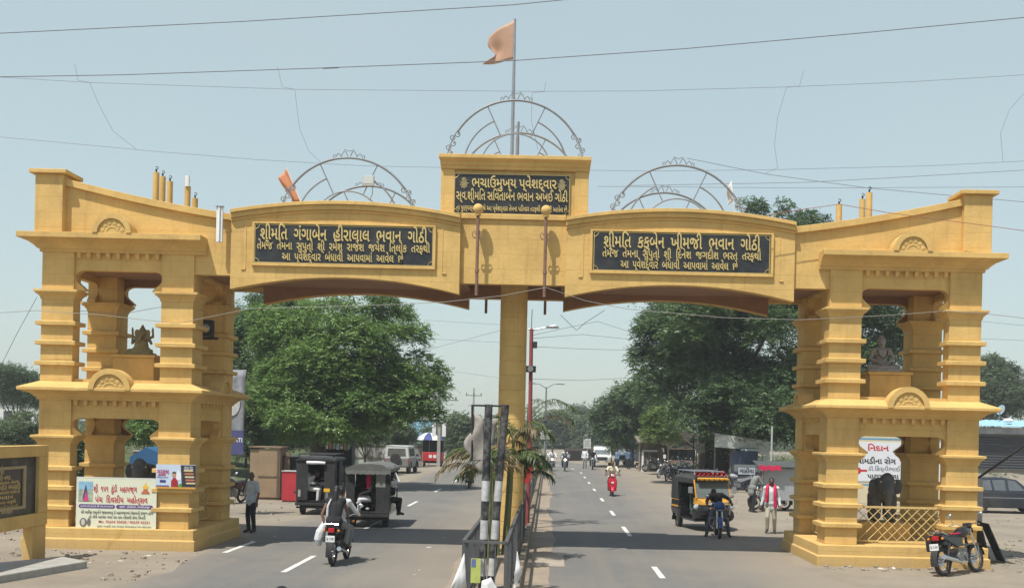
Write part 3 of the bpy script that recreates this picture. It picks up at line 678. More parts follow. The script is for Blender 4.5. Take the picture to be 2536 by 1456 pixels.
def hand(mb, el, wr, side, curl=.5):
    d = (wr-el).normalized(); up = Vector((0,1,0)) if abs(d.z) > .7 else Vector((0,0,1))
    sv = d.cross(up).normalized(); n = sv.cross(d).normalized()
    if side < 0: sv = -sv
    for o in (-.022, 0, .022): mb.cap(wr+sv*o*.7, wr+d*.075+sv*o, .017, .015, 6)
    for i, (o, ln) in enumerate(((-.031,.058),(-.011,.075),(.011,.08),(.031,.07))):
        a = wr+d*.078+sv*o; b = a+(d*.9-n*curl*.5)*ln*.55; c = b+(d*(.7-curl*.6)-n*(.3+curl*.7)).normalized()*ln*.5
        mb.cap(a, b, .0105, .0095, 6); mb.cap(b, c, .0095, .008, 6)
    a = wr+d*.025+sv*.026; b = a+(d*.6+sv*.7).normalized()*.04; c = b+(d*.95-n*.25).normalized()*.032
    mb.cap(a, b, .013, .011, 6); mb.cap(b, c, .011, .009, 6)
def person(label, loc, rz, J, shirt, pants, skin=SKIN, sleeve='short', hair='short', shoes=None, cat='person', group=None, hy=0, hp=0, k=1.0, lap=False,
           vox=.0095, extra=None, female=False, moust=False, curl=.5, hem=.10, parent_m=None):
    t = thing('person', label, cat, loc, rz, group); t.scale = (k,k,k)
    X = Vector((1,0,0)); b = MB()
    b.cap(J['pel']-X*.055, J['pel']+X*.055, .115); b.cap(J['pel'], J['waist'], .12, .112); b.cap(J['waist'], J['chest'], .112, .12)
    for s_ in (-1, 1): b.cap(J['waist']+X*.045*s_, J['chest']+X*.07*s_, .095, .105)
    b.cap(J['shL'], J['shR'], .06); b.cap(J['chest'], J['neck'], .11, .06); b.cap(J['neck'], J['head']+Vector((0,-.01,-.06)), .054, .05)
    HM = Matrix.Translation(J['head']) @ Matrix.Rotation(hy, 4, 'Z') @ Matrix.Rotation(hp, 4, 'X')
    h = MB(HM)
    h.ell((0,0,.012), (.074,.093,.108), 18, 12); h.cap((0,.02,-.05), (0,.052,-.088), .052, .03); h.cap((0,.088,.012), (0,.104,-.022), .010, .014)
    for s_ in (-1, 1): h.ell((s_*.076,-.008,-.008), (.011,.022,.032), 8, 6); h.cap((s_*.018,.083,.03), (s_*.046,.074,.028), .011); h.ell((s_*.042,.055,-.03),(.022,.025,.022),8,6)
    h.cap((-.018,.08,-.052), (.018,.08,-.052), .009)
    off = len(b.v); b.v += h.v; b.f += [tuple(i+off for i in f) for f in h.f]; b.m += h.m
    for s_ in ('L', 'R'):
        b.cap(J['sh'+s_], J['el'+s_], .047, .038); b.cap(J['el'+s_], J['wr'+s_], .038, .026)
        hand(b, J['el'+s_], J['wr'+s_], 1 if s_ == 'R' else -1, curl)
        b.cap(J['hip'+s_], J['kn'+s_], .082, .053); b.cap(J['kn'+s_], J['an'+s_], .052, .034); b.cap(J['an'+s_], J['toe'+s_], .036, .026)
        b.cap(J['an'+s_]+(J['an'+s_]-J['toe'+s_])*.2, J['an'+s_]+Vector((0,0,-.03)), .032)
    body = remesh(b, 'body', skin, t, vox)
    e = MB(HM)
    for s_ in (-1, 1): e.ell((s_*.031,.0845,.012), (.0135,.008,.0075), 8, 5)
    e.build('eye', mat('dark_eye', (.02,.015,.012), .25, 0), body, True)
    if moust: e = MB(HM); e.cap((-.03,.088,-.038), (.03,.088,-.038), .011); e.build('moustache', HAIR, body, True)
    c = MB(); ex = .024
    c.cap(J['pel']-X*.06, J['pel']+X*.06, .125+ex*.4); c.cap(J['pel'], J['waist'], .128, .125); c.cap(J['waist'], J['chest'], .125, .133)
    for s_ in (-1, 1): c.cap(J['waist']+X*.05*s_, J['chest']+X*.075*s_, .105, .115)
    c.cap(J['shL'], J['shR'], .071); c.cap(J['chest'], J['neck']-Vector((0,0,.03)), .12, .075)
    if hem: 
        dn = (J['pel']-J['waist']).normalized()
        for s_ in (-1, 1): c.cap(J['pel']+X*.05*s_, J['pel']+X*.055*s_+dn*hem, .115, .118)
    for s_ in ('L', 'R'):
        if sleeve == 'full': c.cap(J['sh'+s_], J['el'+s_], .062, .052); c.cap(J['el'+s_], J['el'+s_].lerp(J['wr'+s_], .93), .052, .041)
        elif sleeve == 'short': c.cap(J['sh'+s_], J['sh'+s_].lerp(J['el'+s_], .78), .064, .061)
        else: c.cap(J['sh'+s_], J['sh'+s_].lerp(J['el'+s_], .15), .06)
    remesh(c, 'shirt', shirt, t, .013)
    p = MB(); p.cap(J['pel']-X*.05, J['pel']+X*.05, .124)
    for s_ in ('L', 'R'):
        p.cap(J['pel']+(J['hip'+s_]-J['pel'])*.8, J['kn'+s_], .1, .072); p.cap(J['kn'+s_], J['kn'+s_].lerp(J['an'+s_], .97), .072, .056)
    remesh(p, 'trousers', pants, t, .013)
    if shoes:
        for s_ in ('L', 'R'):
            q = MB(); q.cap(J['an'+s_]+(J['an'+s_]-J['toe'+s_])*.28+Vector((0,0,-.035)), J['toe'+s_], .042, .038); q.cap(J['an'+s_], J['toe'+s_], .046, .034)
            remesh(q, 'shoe', shoes, t, .012)
    if hair:
        q = MB(HM); q.ell((0,-.016,.03), (.084,.098,.104), 16, 10); 
        if hair == 'long': q.cap((0,-.06,0),(0,-.105,-.12),.075,.06); q.cap((0,-.105,-.12),(0,-.16,-.42),.06,.05); q.cap((0,-.16,-.42),(.02,-.15,-.62),.05,.012)
        if hair == 'bald': q = MB(HM); q.ell((0,-.04,-.005), (.083,.072,.062), 14, 8)
        remesh(q, 'hair', mat('grey_hair', (.2,.19,.18), .7, .3, 30) if hair == 'bald' else HAIR, body, .009)
    if extra: extra(t, J)
    return t
def cloth(name, rgb, v=.1): return mat(name, rgb, .9, v, 7, bump=.25)
WSH = cloth('white_cotton', (.68,.68,.67)); PALEB = cloth('pale_blue_cotton', (.46,.52,.58)); NAVY = cloth('navy_trousers', (.02,.022,.03)); KHAKI = cloth('beige_trousers', (.46,.41,.32))
GREYC = cloth('grey_cotton', (.2,.21,.2)); BLKC = cloth('black_cotton', (.02,.02,.022)); JEAN = cloth('faded_jeans', (.09,.11,.14)); CREAM = cloth('cream_shirt', (.62,.55,.4)); PINK = cloth('crimson_scarf', (.55,.02,.075)); BLUEC = cloth('blue_shirt', (.13,.2,.3))
SHOE = mat('dark_leather', (.03,.024,.02), .6, .2, 8)
# man on the left verge, hand at his mouth
p_ = gr(621, 1318)
person('man in pale blue shirt and black trousers holding a hand to his mouth', p_, R(150), joints(STAND, elR=(.25,.1,1.16), wrR=(.08,.17,1.42), kL=(0,0,0)), PALEB, NAVY, SKIND, 'short', 'bald', SHOE, hy=R(25), k=1.0)
# man with the crimson scarf walking
def scarf(t, J):
    m = MB(); 
    for s_ in (-1, 1):
        m.tube([(s_*.05,-.07,1.47),(s_*.105,.02,1.49),(s_*.12,.115,1.40),(s_*.125,.165,1.2),(s_*.13,.155,1.02),(s_*.14,.15,.82 if s_ < 0 else .98)], [.03,.045,.055,.055,.055,.06], 8)
    m.tube([(-.08,-.05,1.49),(0,-.085,1.485),(.08,-.05,1.49)], .04, 8)
    remesh(m, 'scarf', PINK, t, .012)
p_ = gr(1908, 1321)
person('walking man in a light shirt with a crimson scarf round his neck', p_, R(165), joints(STAND, knR=(.1,.12,.52), anR=(.1,.02,.14), toeR=(.12,.16,.06), knL=(-.11,-.0,.49), anL=(-.11,-.16,.1), toeL=(-.13,-.02,.03), wrR=(.3,.03,.86), wrL=(-.27,.08,.86)), cloth('pale_shirt', (.55,.6,.62)), KHAKI, SKIND, 'full', 'short', SHOE, extra=scarf, moust=True, hem=.16, k=1.02)
# man seen from behind bending over a cart
p_ = gr(1862, 1268)
person('man in a grey jacket bending over beside the parked motorcycles', p_, R(-75), joints(STAND, chest=(0,.1,1.24), waist=(0,.03,1.08), neck=(0,.2,1.36), head=(0,.29,1.46), shR=(.185,.16,1.33), shL=(-.185,.16,1.33), elR=(.22,.3,1.1), elL=(-.22,.3,1.1), wrR=(.15,.45,1.0), wrL=(-.15,.45,1.0)), GREYC, BLKC, SKIND, 'full', 'short', SHOE, hp=R(-35), hem=.2, k=1.05)
# a head just below the frame
p_ = at(697, 1446, 9.5); 
person('dark haired passer-by whose hair top just shows at the bottom edge', (p_.x, p_.y, 0), 0, joints(STAND), GREYC, NAVY, SKIN, 'short', 'short', SHOE, k=.955)
# ================================================================== TWO WHEELERS
def wheel(t, y, r, wd, style='spoke', x=0, rim_m=CHR, z=None):
    z = r if z is None else z
    m = MB(Matrix.Translation((x, y, z)))
    rr = r-wd*.75
    m.tube([(0, rr*math.cos(q), rr*math.sin(q)) for q in (2*math.pi*i/26 for i in range(26))], wd*.28, 6, closed=True)
    m.cyl((-.06,0,0), (.06,0,0), .035, 10); m.cyl((-.03,0,0), (-.045,0,0), rr*.5, 16)
    if style == 'spoke':
        for i in range(18):
            q = 2*math.pi*i/18; m.tube([(.03*(-1)**i, .03*math.cos(q), .03*math.sin(q)), (0, rr*math.cos(q+.15), rr*math.sin(q+.15))], .004, 4)
    else:
        for i in range(5):
            q = 2*math.pi*i/5; m.tube([(0, 0, 0), (0, rr*math.cos(q), rr*math.sin(q))], .024, 6)
    w_ = m.build('wheel', rim_m, t, True)
    m = MB(Matrix.Translation((x, y, z))); rt = r-wd*.5
    m.tube([(0, rt*math.cos(q), rt*math.sin(q)) for q in (2*math.pi*i/30 for i in range(30))], wd*.5, 10, closed=True); m.build('tyre', RUB, w_, True)
    return w_
def arc_guard(name, y, z, r, wd, a0, a1, m_, t, th=.012):
    m = MB(); n = 12
    for i in range(n):
        q0, q1 = R(a0+(a1-a0)*i/n), R(a0+(a1-a0)*(i+1)/n)
        P = lambda q, rr, x: (x, y+rr*math.cos(q), z+rr*math.sin(q))
        m.add([P(q0,r,-wd/2),P(q0,r,wd/2),P(q1,r,wd/2),P(q1,r,-wd/2),P(q0,r+th,-wd/2*.8),P(q0,r+th,wd/2*.8),P(q1,r+th,wd/2*.8),P(q1,r+th,-wd/2*.8)], [(0,1,2,3),(7,6,5,4),(0,4,5,1),(3,2,6,7),(0,3,7,4),(1,5,6,2)])
    return m.build(name, m_, t, True)
LAMP_ON = mat('lit_headlamp', (1,.97,.9), .3, 0, emit=6); LENS = mat('headlamp_lens', (.6,.62,.62), .12, .05, spec=.8); TAIL = mat('red_tail_lens', (.42,.015,.02), .25, .05)
AMB = mat('amber_lens', (.6,.22,.02), .25, .05); PLATE = mat('white_number_plate', (.72,.72,.7), .5, .05); YPLATE = mat('yellow_number_plate', (.75,.45,.03), .5, .05); SEATM = mat('black_vinyl', (.022,.021,.02), .55, .2, 12, dirt=(.12,.11,.09), damt=.25)
ENG = mat('engine_alloy', (.22,.22,.21), .5, .25, 12, metal=.5, dirt=(.08,.07,.06))
def motorbike(label, loc, rz, col, group=None, lean=0, lamp=False, crate=False, plate='GJ 12', steer=0, guard=True):
    t = thing('motorcycle', label, 'motorcycle', loc, rz, group); t.rotation_euler = (0, lean, rz)
    wheel(t, -.64, .305, .10); wheel(t, .66, .305, .085)
    m = MB(); m.cbox((0,.02,.42), (.22,.34,.26)); 
    for k_ in range(5): m.cbox((0,.09,.5+.032*k_), (.24,.2,.016))
    m.cyl((-.13,-.1,.38),(.13,-.1,.38),.1,14); m.cyl((-.14,.1,.4),(.14,.1,.4),.07,12); m.build('engine', ENG, t, bevel=.008)
    m = MB(); m.tube([(0,.45,.95),(0,.2,.86),(0,-.2,.74),(0,-.6,.74)], .028, 8); m.tube([(0,.43,.9),(0,.3,.4),(0,.0,.27)], .025, 8)
    for s_ in (-1,1): m.tube([(s_*.1,-.25,.34),(s_*.11,-.64,.305)], .02, 6); m.tube([(s_*.12,-.62,.33),(s_*.13,-.48,.7)], .026, 8); m.tube([(s_*.14,.05,.3),(s_*.24,.02,.29)], .016, 6)
    m.box(.085,.115,-.66,-.05,.28,.36); m.build('frame', BLKM, t)
    m = MB(); rings = []
    for y, hw, z0, z1 in ((-.02,.06,.80,.88),(.06,.12,.77,.94),(.2,.155,.75,1.0),(.33,.15,.77,1.01),(.43,.07,.84,.95)):
        rings.append([(hw*math.cos(q), y, (z0+z1)/2+(z1-z0)/2*math.sin(q)) for q in (2*math.pi*i/12 for i in range(12))])
    m.loft(rings); m.build('fuel_tank', col, t, True)
    m = MB(); m.loft([[(-a,y,z-.05),(a,y,z-.05),(a*.9,y,z+.03),(-a*.9,y,z+.03)] for y,a,z in ((.02,.07,.83),(-.12,.12,.81),(-.3,.13,.81),(-.45,.12,.85),(-.68,.1,.87))]); m.build('seat', SEATM, t, bevel=.015)
    m = MB()
    for s_ in (-1,1): m.loft([[(s_*.1,y,z0),(s_*.15,y,z0+.02),(s_*.15,y,z1),(s_*.1,y,z1)] for y,z0,z1 in ((.0,.6,.76),(-.2,.56,.77),(-.45,.66,.8),(-.78,.78,.86))])
    m.build('side_panel', col, t, bevel=.01)
    arc_guard('rear_mudguard', -.64, .305, .335, .15, 40, 195, BLKM, t); arc_guard('front_mudguard', .66, .305, .325, .12, 10, 165, col, t)
    m = MB(); m.box(-.07,.07,-.84,-.76,.74,.84); m.build('tail_light', TAIL, t, bevel=.015)
    m = MB(); m.box(-.1,.1,-.90,-.885,.54,.68); pl = m.build('number_plate', PLATE, t, bevel=.004)
    m = MB(Matrix.Translation((0,-.902,.61))); put_text(m, plate, 0, .0, .075, .17, .02); m.build('plate_lettering', BLKM, pl)
    m = MB(); m.tube([(-.11,-.5,.84),(-.14,-.78,.92),(.14,-.78,.92),(.11,-.5,.84)], .013, 6)
    m.build('grab_rail', CHR, t, True)
    m = MB()
    for s_ in (-1,1): m.tube([(s_*.075,.66,.305),(s_*.075,.47,.95)], .022, 8)
    m.build('front_fork', CHR, t, True)
    m = MB(); m.lathe([(.03,-.1),(.08,-.05),(.09,.02),(.088,.03)], (0,.55,.9), 'y', 16); hl = m.build('headlight', BLKM, t, True)
    m = MB(); m.lathe([(.082,.03),(.06,.045),(.01,.052)], (0,.55,.9), 'y', 16); m.build('lens', LAMP_ON if lamp else LENS, hl, True)
    m = MB(); m.tube([(-.36,.36,1.03),(-.2,.42,1.06),(-.08,.44,1.0),(.08,.44,1.0),(.2,.42,1.06),(.36,.36,1.03)], .013, 8); m.build('handlebar', CHR, t, True)
    m = MB(); m.cbox((0,.5,1.02),(.2,.06,.1)); m.build('instrument_panel', BLK, t, bevel=.02)
    for s_ in (-1,1):
        m = MB(); m.tube([(s_*.26,.4,1.05),(s_*.33,.42,1.2)], .007, 5); m.ell((s_*.36,.42,1.25),(.065,.015,.045),12,6); m.build('mirror', BLKM if rz == 0 else CHR, t, True)
        m = MB(); m.ell((s_*.17,.52,.88),(.035,.04,.03),8,5); m.ell((s_*.16,-.8,.78),(.03,.04,.03),8,5); m.build('indicator', AMB, t, True)
    m = MB(); m.tube([(.1,.16,.36),(.13,.1,.25),(.16,-.2,.27),(.18,-.4,.31)], .022, 8); m.tube([(.18,-.36,.3),(.19,-.86,.4)], [.04,.05], 10); m.build('exhaust', CHR, t, True)
    if guard: m = MB(); m.tube([(0,.36,.62),(-.27,.36,.58),(-.27,.36,.38),(0,.3,.33),(.27,.36,.38),(.27,.36,.58),(0,.36,.62)], .013, 6); m.build('crash_guard', CHR, t, True)
    if crate: m = MB(); m.box(-.34,-.17,-.66,-.24,.52,.84); m.build('saddle_bag', SEATM, t, bevel=.03)
    if lean: m = MB(); m.tube([(-.1,-.1,.3),(-.24,-.02,.02)], .012, 6); m.build('side_stand', BLKM, t)
    return t
def scooter(label, loc, rz, col, lamp=False, group=None):
    t = thing('scooter', label, 'scooter', loc, rz, group)
    wheel(t, -.6, .22, .1, 'alloy', rim_m=STE); wheel(t, .62, .22, .09, 'alloy', rim_m=STE)
    m = MB(); m.loft([[(-a,y,z0),(a,y,z0),(a*.95,y,(z0+z1)/2),(a*.75,y,z1),(-a*.75,y,z1),(-a*.95,y,(z0+z1)/2)] for y,a,z0,z1 in ((-.86,.07,.62,.74),(-.7,.17,.4,.76),(-.4,.21,.28,.78),(-.12,.2,.26,.72))]); m.build('body', col, t, bevel=.03)
    m = MB(); m.box(-.2,.2,-.14,.36,.26,.31); m.build('floorboard', BLKM, t, bevel=.01)
    m = MB(); m.loft([[(-a,y,z),(a,y,z),(a*.8,y+.07,z),(-a*.8,y+.07,z)] for y,a,z in ((.36,.19,.28),(.4,.22,.45),(.41,.23,.66),(.38,.19,.85),(.36,.11,.95))]); m.build('front_apron', col, t, bevel=.02)
    m = MB(); m.cbox((0,.485,.66),(.12,.02,.08)); m.build('front_emblem', WHT, t, bevel=.01)
    m = MB(); m.loft([[(-a,y,z-.04),(a,y,z-.04),(a*.85,y,z+.04),(-a*.85,y,z+.04)] for y,a,z in ((-.1,.12,.8),(-.35,.16,.82),(-.7,.13,.84))]); m.build('seat', SEATM, t, bevel=.02)
    arc_guard('front_mudguard', .62, .22, .245, .16, 5, 170, col, t)
    m = MB(); m.loft([[(.15*math.cos(q),y,1.0+.08*math.sin(q)) for q in (2*math.pi*i/12 for i in range(12))] for y in (.28,.4,.47)]); h_ = m.build('handle_cowl', col, t, True)
    m = MB(); m.ell((0,.46,1.0),(.09,.03,.06)); m.build('headlight', LAMP_ON if lamp else LENS, h_, True)
    m = MB(); m.tube([(-.34,.3,1.04),(-.12,.36,1.02),(.12,.36,1.02),(.34,.3,1.04)], .016, 8); m.build('handlebar', BLKM, t, True)
    for s_ in (-1,1):
        m = MB(); m.tube([(s_*.22,.35,1.05),(s_*.3,.36,1.2)], .007, 5); m.ell((s_*.32,.36,1.24),(.055,.014,.045),12,6); m.build('mirror', BLKM, t, True)
    m = MB(); m.box(-.07,.07,-.9,-.85,.6,.68); m.build('tail_light', TAIL, t, bevel=.01)
    m = MB(); m.box(-.1,.1,-.885,-.875,.42,.54); m.build('number_plate', PLATE, t)
    return t
REDP = mat('red_scooter_paint', (.46,.012,.03), .28, .06, 4, coat=.4); BLUEP = mat('blue_bike_paint', (.02,.075,.24), .3, .1, 4, coat=.3); BLKP = mat('black_bike_paint', (.015,.015,.018), .25, .15, 4, coat=.4); SILP = mat('silver_bike_paint', (.3,.31,.32), .35, .1, 4)
GREENT = mat('dusty_green', (.06,.1,.08), .5, .1, 4)
# couple riding away on the near left lane
p_ = gr(827, 1400); b0 = Vector((p_.x, p_.y+.64, 0))
motorbike('black motorcycle carrying a couple, riding away on the near left lane', b0, R(-3), BLKP, plate='GJ 12 BK', guard=False)
person('motorcycle driver in white shirt and grey trousers with a woman behind him', b0, R(-3), joints(RIDE), WSH, cloth('grey_trousers',(.19,.2,.19)), SKIND, 'full', 'short', SHOE)
def dup_extra(t, J):
    m = MB(); m.tube([(-.1,-.52,1.02),(-.2,-.56,.9),(-.29,-.6,.72),(-.33,-.62,.56),(-.31,-.62,.42)], [.05,.085,.11,.1,.04], 9); m.tube([(-.14,-.46,.96),(-.27,-.48,.78),(-.3,-.5,.6)], [.05,.09,.05], 8); m.tube([(-.08,-.56,1.46),(-.14,-.6,1.3),(-.15,-.6,1.08)], [.02,.03,.03], 7); remesh(m, 'dupatta', mat('white_lace', (.58,.59,.59), .9, .35, 30, bump=.5), t, .012)
person('woman pillion rider with long black hair, black vest and a white shawl', b0, R(-3), joints(PILL, elL=(-.27,-.58,1.12), wrL=(-.2,-.62,.9)), BLKC, cloth('grey_silk', (.2,.21,.2)), SKIN, 'none', 'long', SHOE, extra=dup_extra, female=True)
# rider beyond the palms on the left lane
p_ = gr(1161, 1209); b0 = Vector((p_.x, p_.y+.6, 0))
scooter('dark scooter riding away behind the palm fronds', b0, 0, BLKP)
person('scooter rider in white kurta seen from behind beyond the palm', b0, 0, joints(RIDE, pel=(0,-.3,.92)), WSH, WSH, SKIND, 'full', 'short', SHOE)
# red scooter towards us
p_ = gr(1517, 1229); b0 = Vector((p_.x, p_.y+.62, 0)); rz = R(180)
scooter('red scooter coming towards the camera with a cream shirted rider', b0, rz, REDP)
person('scooter rider in cream shirt on the red scooter', b0, rz, joints(RIDE, pel=(0,-.3,.9), hipR=(.09,-.26,.87), hipL=(-.09,-.26,.87), knR=(.17,.1,.72), knL=(-.17,.1,.72), anR=(.15,.08,.34), anL=(-.15,.08,.34), toeR=(.17,.22,.32), toeL=(-.17,.22,.32), wrR=(.33,.28,1.06), wrL=(-.33,.28,1.06)), CREAM, NAVY, SKIND, 'short', 'short', SHOE, moust=True)
# pair with headlamps on
for u, v, lb, shirt_, fac in ((1367, 1166, 'left', WSH, WSH), (1399, 1167, 'right', GREYC, JEAN)):
    p_ = gr(u, v); b0 = Vector((p_.x, p_.y+.64, 0))
    motorbike(f'oncoming motorcycle with its headlamp on, the {lb} of the distant pair', b0, R(180), BLKP, 'oncoming motorcycles with lit lamps', lamp=True, guard=False)
    person(f'rider on the {lb} of the two oncoming motorcycles with lit lamps', b0, R(180), joints(RIDE), shirt_, fac, SKIND, 'full', 'short', SHOE, vox=.014)
    if lb == 'right': person('pillion passenger in white behind the right oncoming rider', b0, R(180), joints(PILL), WSH, NAVY, SKIND, 'full', 'short', SHOE, vox=.014)
p_ = gr(1468, 1163); b0 = Vector((p_.x, p_.y+.64, 0))
motorbike('black motorcycle coming along the kerb in front of the white jeep', b0, R(176), BLKP, guard=False)
person('rider in black on the motorcycle in front of the white jeep', b0, R(176), joints(RIDE), BLKC, JEAN, SKIND, 'full', 'short', SHOE, vox=.014)
p_ = gr(1448, 1160); person('pedestrian in white shirt walking beside the oncoming motorcycle near the jeep', p_, R(170), joints(STAND), WSH, GREYC, SKIND, 'full', 'short', SHOE, vox=.014)
# rider leaning over the blue motorcycle by the autorickshaw
p_ = gr(1789, 1334); b0 = Vector((p_.x-.04, p_.y+.66, 0)); rz = R(176)
mb_ = motorbike('blue motorcycle standing in front of the yellow and black autorickshaw', b0, rz, BLUEP, guard=True); m = MB(); m.ell((0,.5,.95),(.17,.13,.15)); m.build('headlight_cowl', BLUEP, mb_, True)
person('man in black leaning down over the blue motorcycle with both feet on the road', b0, rz, joints(RIDE, pel=(0,-.2,.9), waist=(.02,-.1,1.03), chest=(.08,.06,1.16), neck=(.13,.17,1.27), head=(.17,.27,1.33), shR=(.25,.08,1.25), shL=(-.1,.06,1.27), elR=(.36,.22,1.08), wrR=(.36,.36,1.05), elL=(-.3,.2,1.15), wrL=(-.34,.36,1.06),
       hipR=(.12,-.15,.84), hipL=(-.12,-.15,.84), knR=(.25,.1,.52), knL=(-.25,.1,.52), anR=(.33,-.02,.09), anL=(-.33,-.02,.09), toeR=(.37,.12,.035), toeL=(-.37,.12,.035)), BLKC, JEAN, SKIND, 'full', 'short', SHOE, hp=R(-40))
# big parked bike at the right tower
p_ = gr(2339, 1426); q_ = gr(2436, 1414); d_ = (q_-p_); d_.normalize(); c_ = p_+d_*.68; rz = math.atan2(-d_.x, d_.y)
pb = motorbike('black motorcycle with saddle bag and round mirrors parked before the right tower', c_, rz, BLKP, None, R(-9), crate=True, plate='GJ 12 AH')
pb.scale = (1.08,1.08,1.08)
m = MB(); m.box(-.1,.1,-.12,.04,.845,.875); m.build('seat_cloth', PINK, pb, bevel=.01)
# parked bikes on the far right verge
gpk = 'motorcycles parked on the dirt verge'
for u, v, ang, lb, cc in ((1600,1162,95,'black motorcycle parked side-on near the blue jeep',BLKP),(1640,1183,150,'silver motorcycle parked at the left of the pair under the big tree',SILP),(1672,1187,145,'black motorcycle parked at the right of the pair under the big tree',BLKP),
                      (1690,1172,140,'dark motorcycle parked behind the pair, before the shop shed',BLKP),(1826,1218,75,'silver motorcycle parked right behind the autorickshaw',SILP),(1905,1262,100,'black motorcycle parked beside the man in the grey jacket',BLKP),(1618,1168,100,'dark motorcycle parked side-on at the far shed',BLKP),(1700,1186,150,'motorcycle with chrome rails parked right of the thin dark post',SILP),(1658,1190,155,'black motorcycle parked nearest the road in the verge row',BLKP),(1722,1178,140,'dark motorcycle parked under the blank hanging board',BLKP),(1790,1190,100,'silver motorcycle parked by the thick trunk behind the autorickshaw',SILP)):
    p_ = gr(u, v); motorbike(lb, p_, R(ang), cc, gpk, R(-8), guard=False)
p_ = gr(588, 1248); motorbike('motorcycle parked close behind the left tower and the standing man', p_+Vector((-.35,.3,0)), R(160), BLKP, None, R(-8), guard=False)
p_ = gr(1030, 1135); motorbike('distant motorcycle parked near the red cart umbrella', p_+Vector((4.2,3,0)), R(30), BLKP, None, R(-8), guard=False)
# ================================================================== THREE AND FOUR WHEELERS
YEL = mat('taxi_yellow', (.55,.27,.025), .4, .1, 4, dirt=(.3,.2,.1), damt=.3); CANV = mat('black_canvas', (.028,.029,.03), .85, .3, 4, bump=.3, dirt=(.12,.11,.1), damt=.4); CANVG = mat('grey_canvas_roof', (.13,.135,.125), .9, .2, 3, bump=.4)
def wheel4(t, x, y, r, wd, rim=STE):
    m = MB(Matrix.Translation((x,y,r))); sx = 1 if x > 0 else -1
    m.lathe([(.02,-wd*.35),(r*.58,-wd*.35),(r*.6,wd*.3),(r*.55,wd*.38),(r*.42,wd*.25),(r*.2,wd*.33),(.02,wd*.36)] if sx > 0 else [(.02,wd*.35),(r*.58,wd*.35),(r*.6,-wd*.3),(r*.55,-wd*.38),(r*.42,-wd*.25),(r*.2,-wd*.33),(.02,-wd*.36)], ax='x', n=20)
    for i in range(8):
        q = 2*math.pi*i/8; m.ell((sx*wd*.34, r*.4*math.cos(q), r*.4*math.sin(q)), (.012,r*.07,r*.07), 6, 4)
    w_ = m.build('wheel', rim, t, True)
    m = MB(Matrix.Translation((x,y,r))); m.lathe([(r*.6,-wd*.5),(r*.93,-wd*.5),(r,-wd*.38),(r,wd*.38),(r*.93,wd*.5),(r*.6,wd*.5),(r*.57,0),(r*.6,-wd*.5)], ax='x', n=28); m.build('tyre', RUB, w_, True)
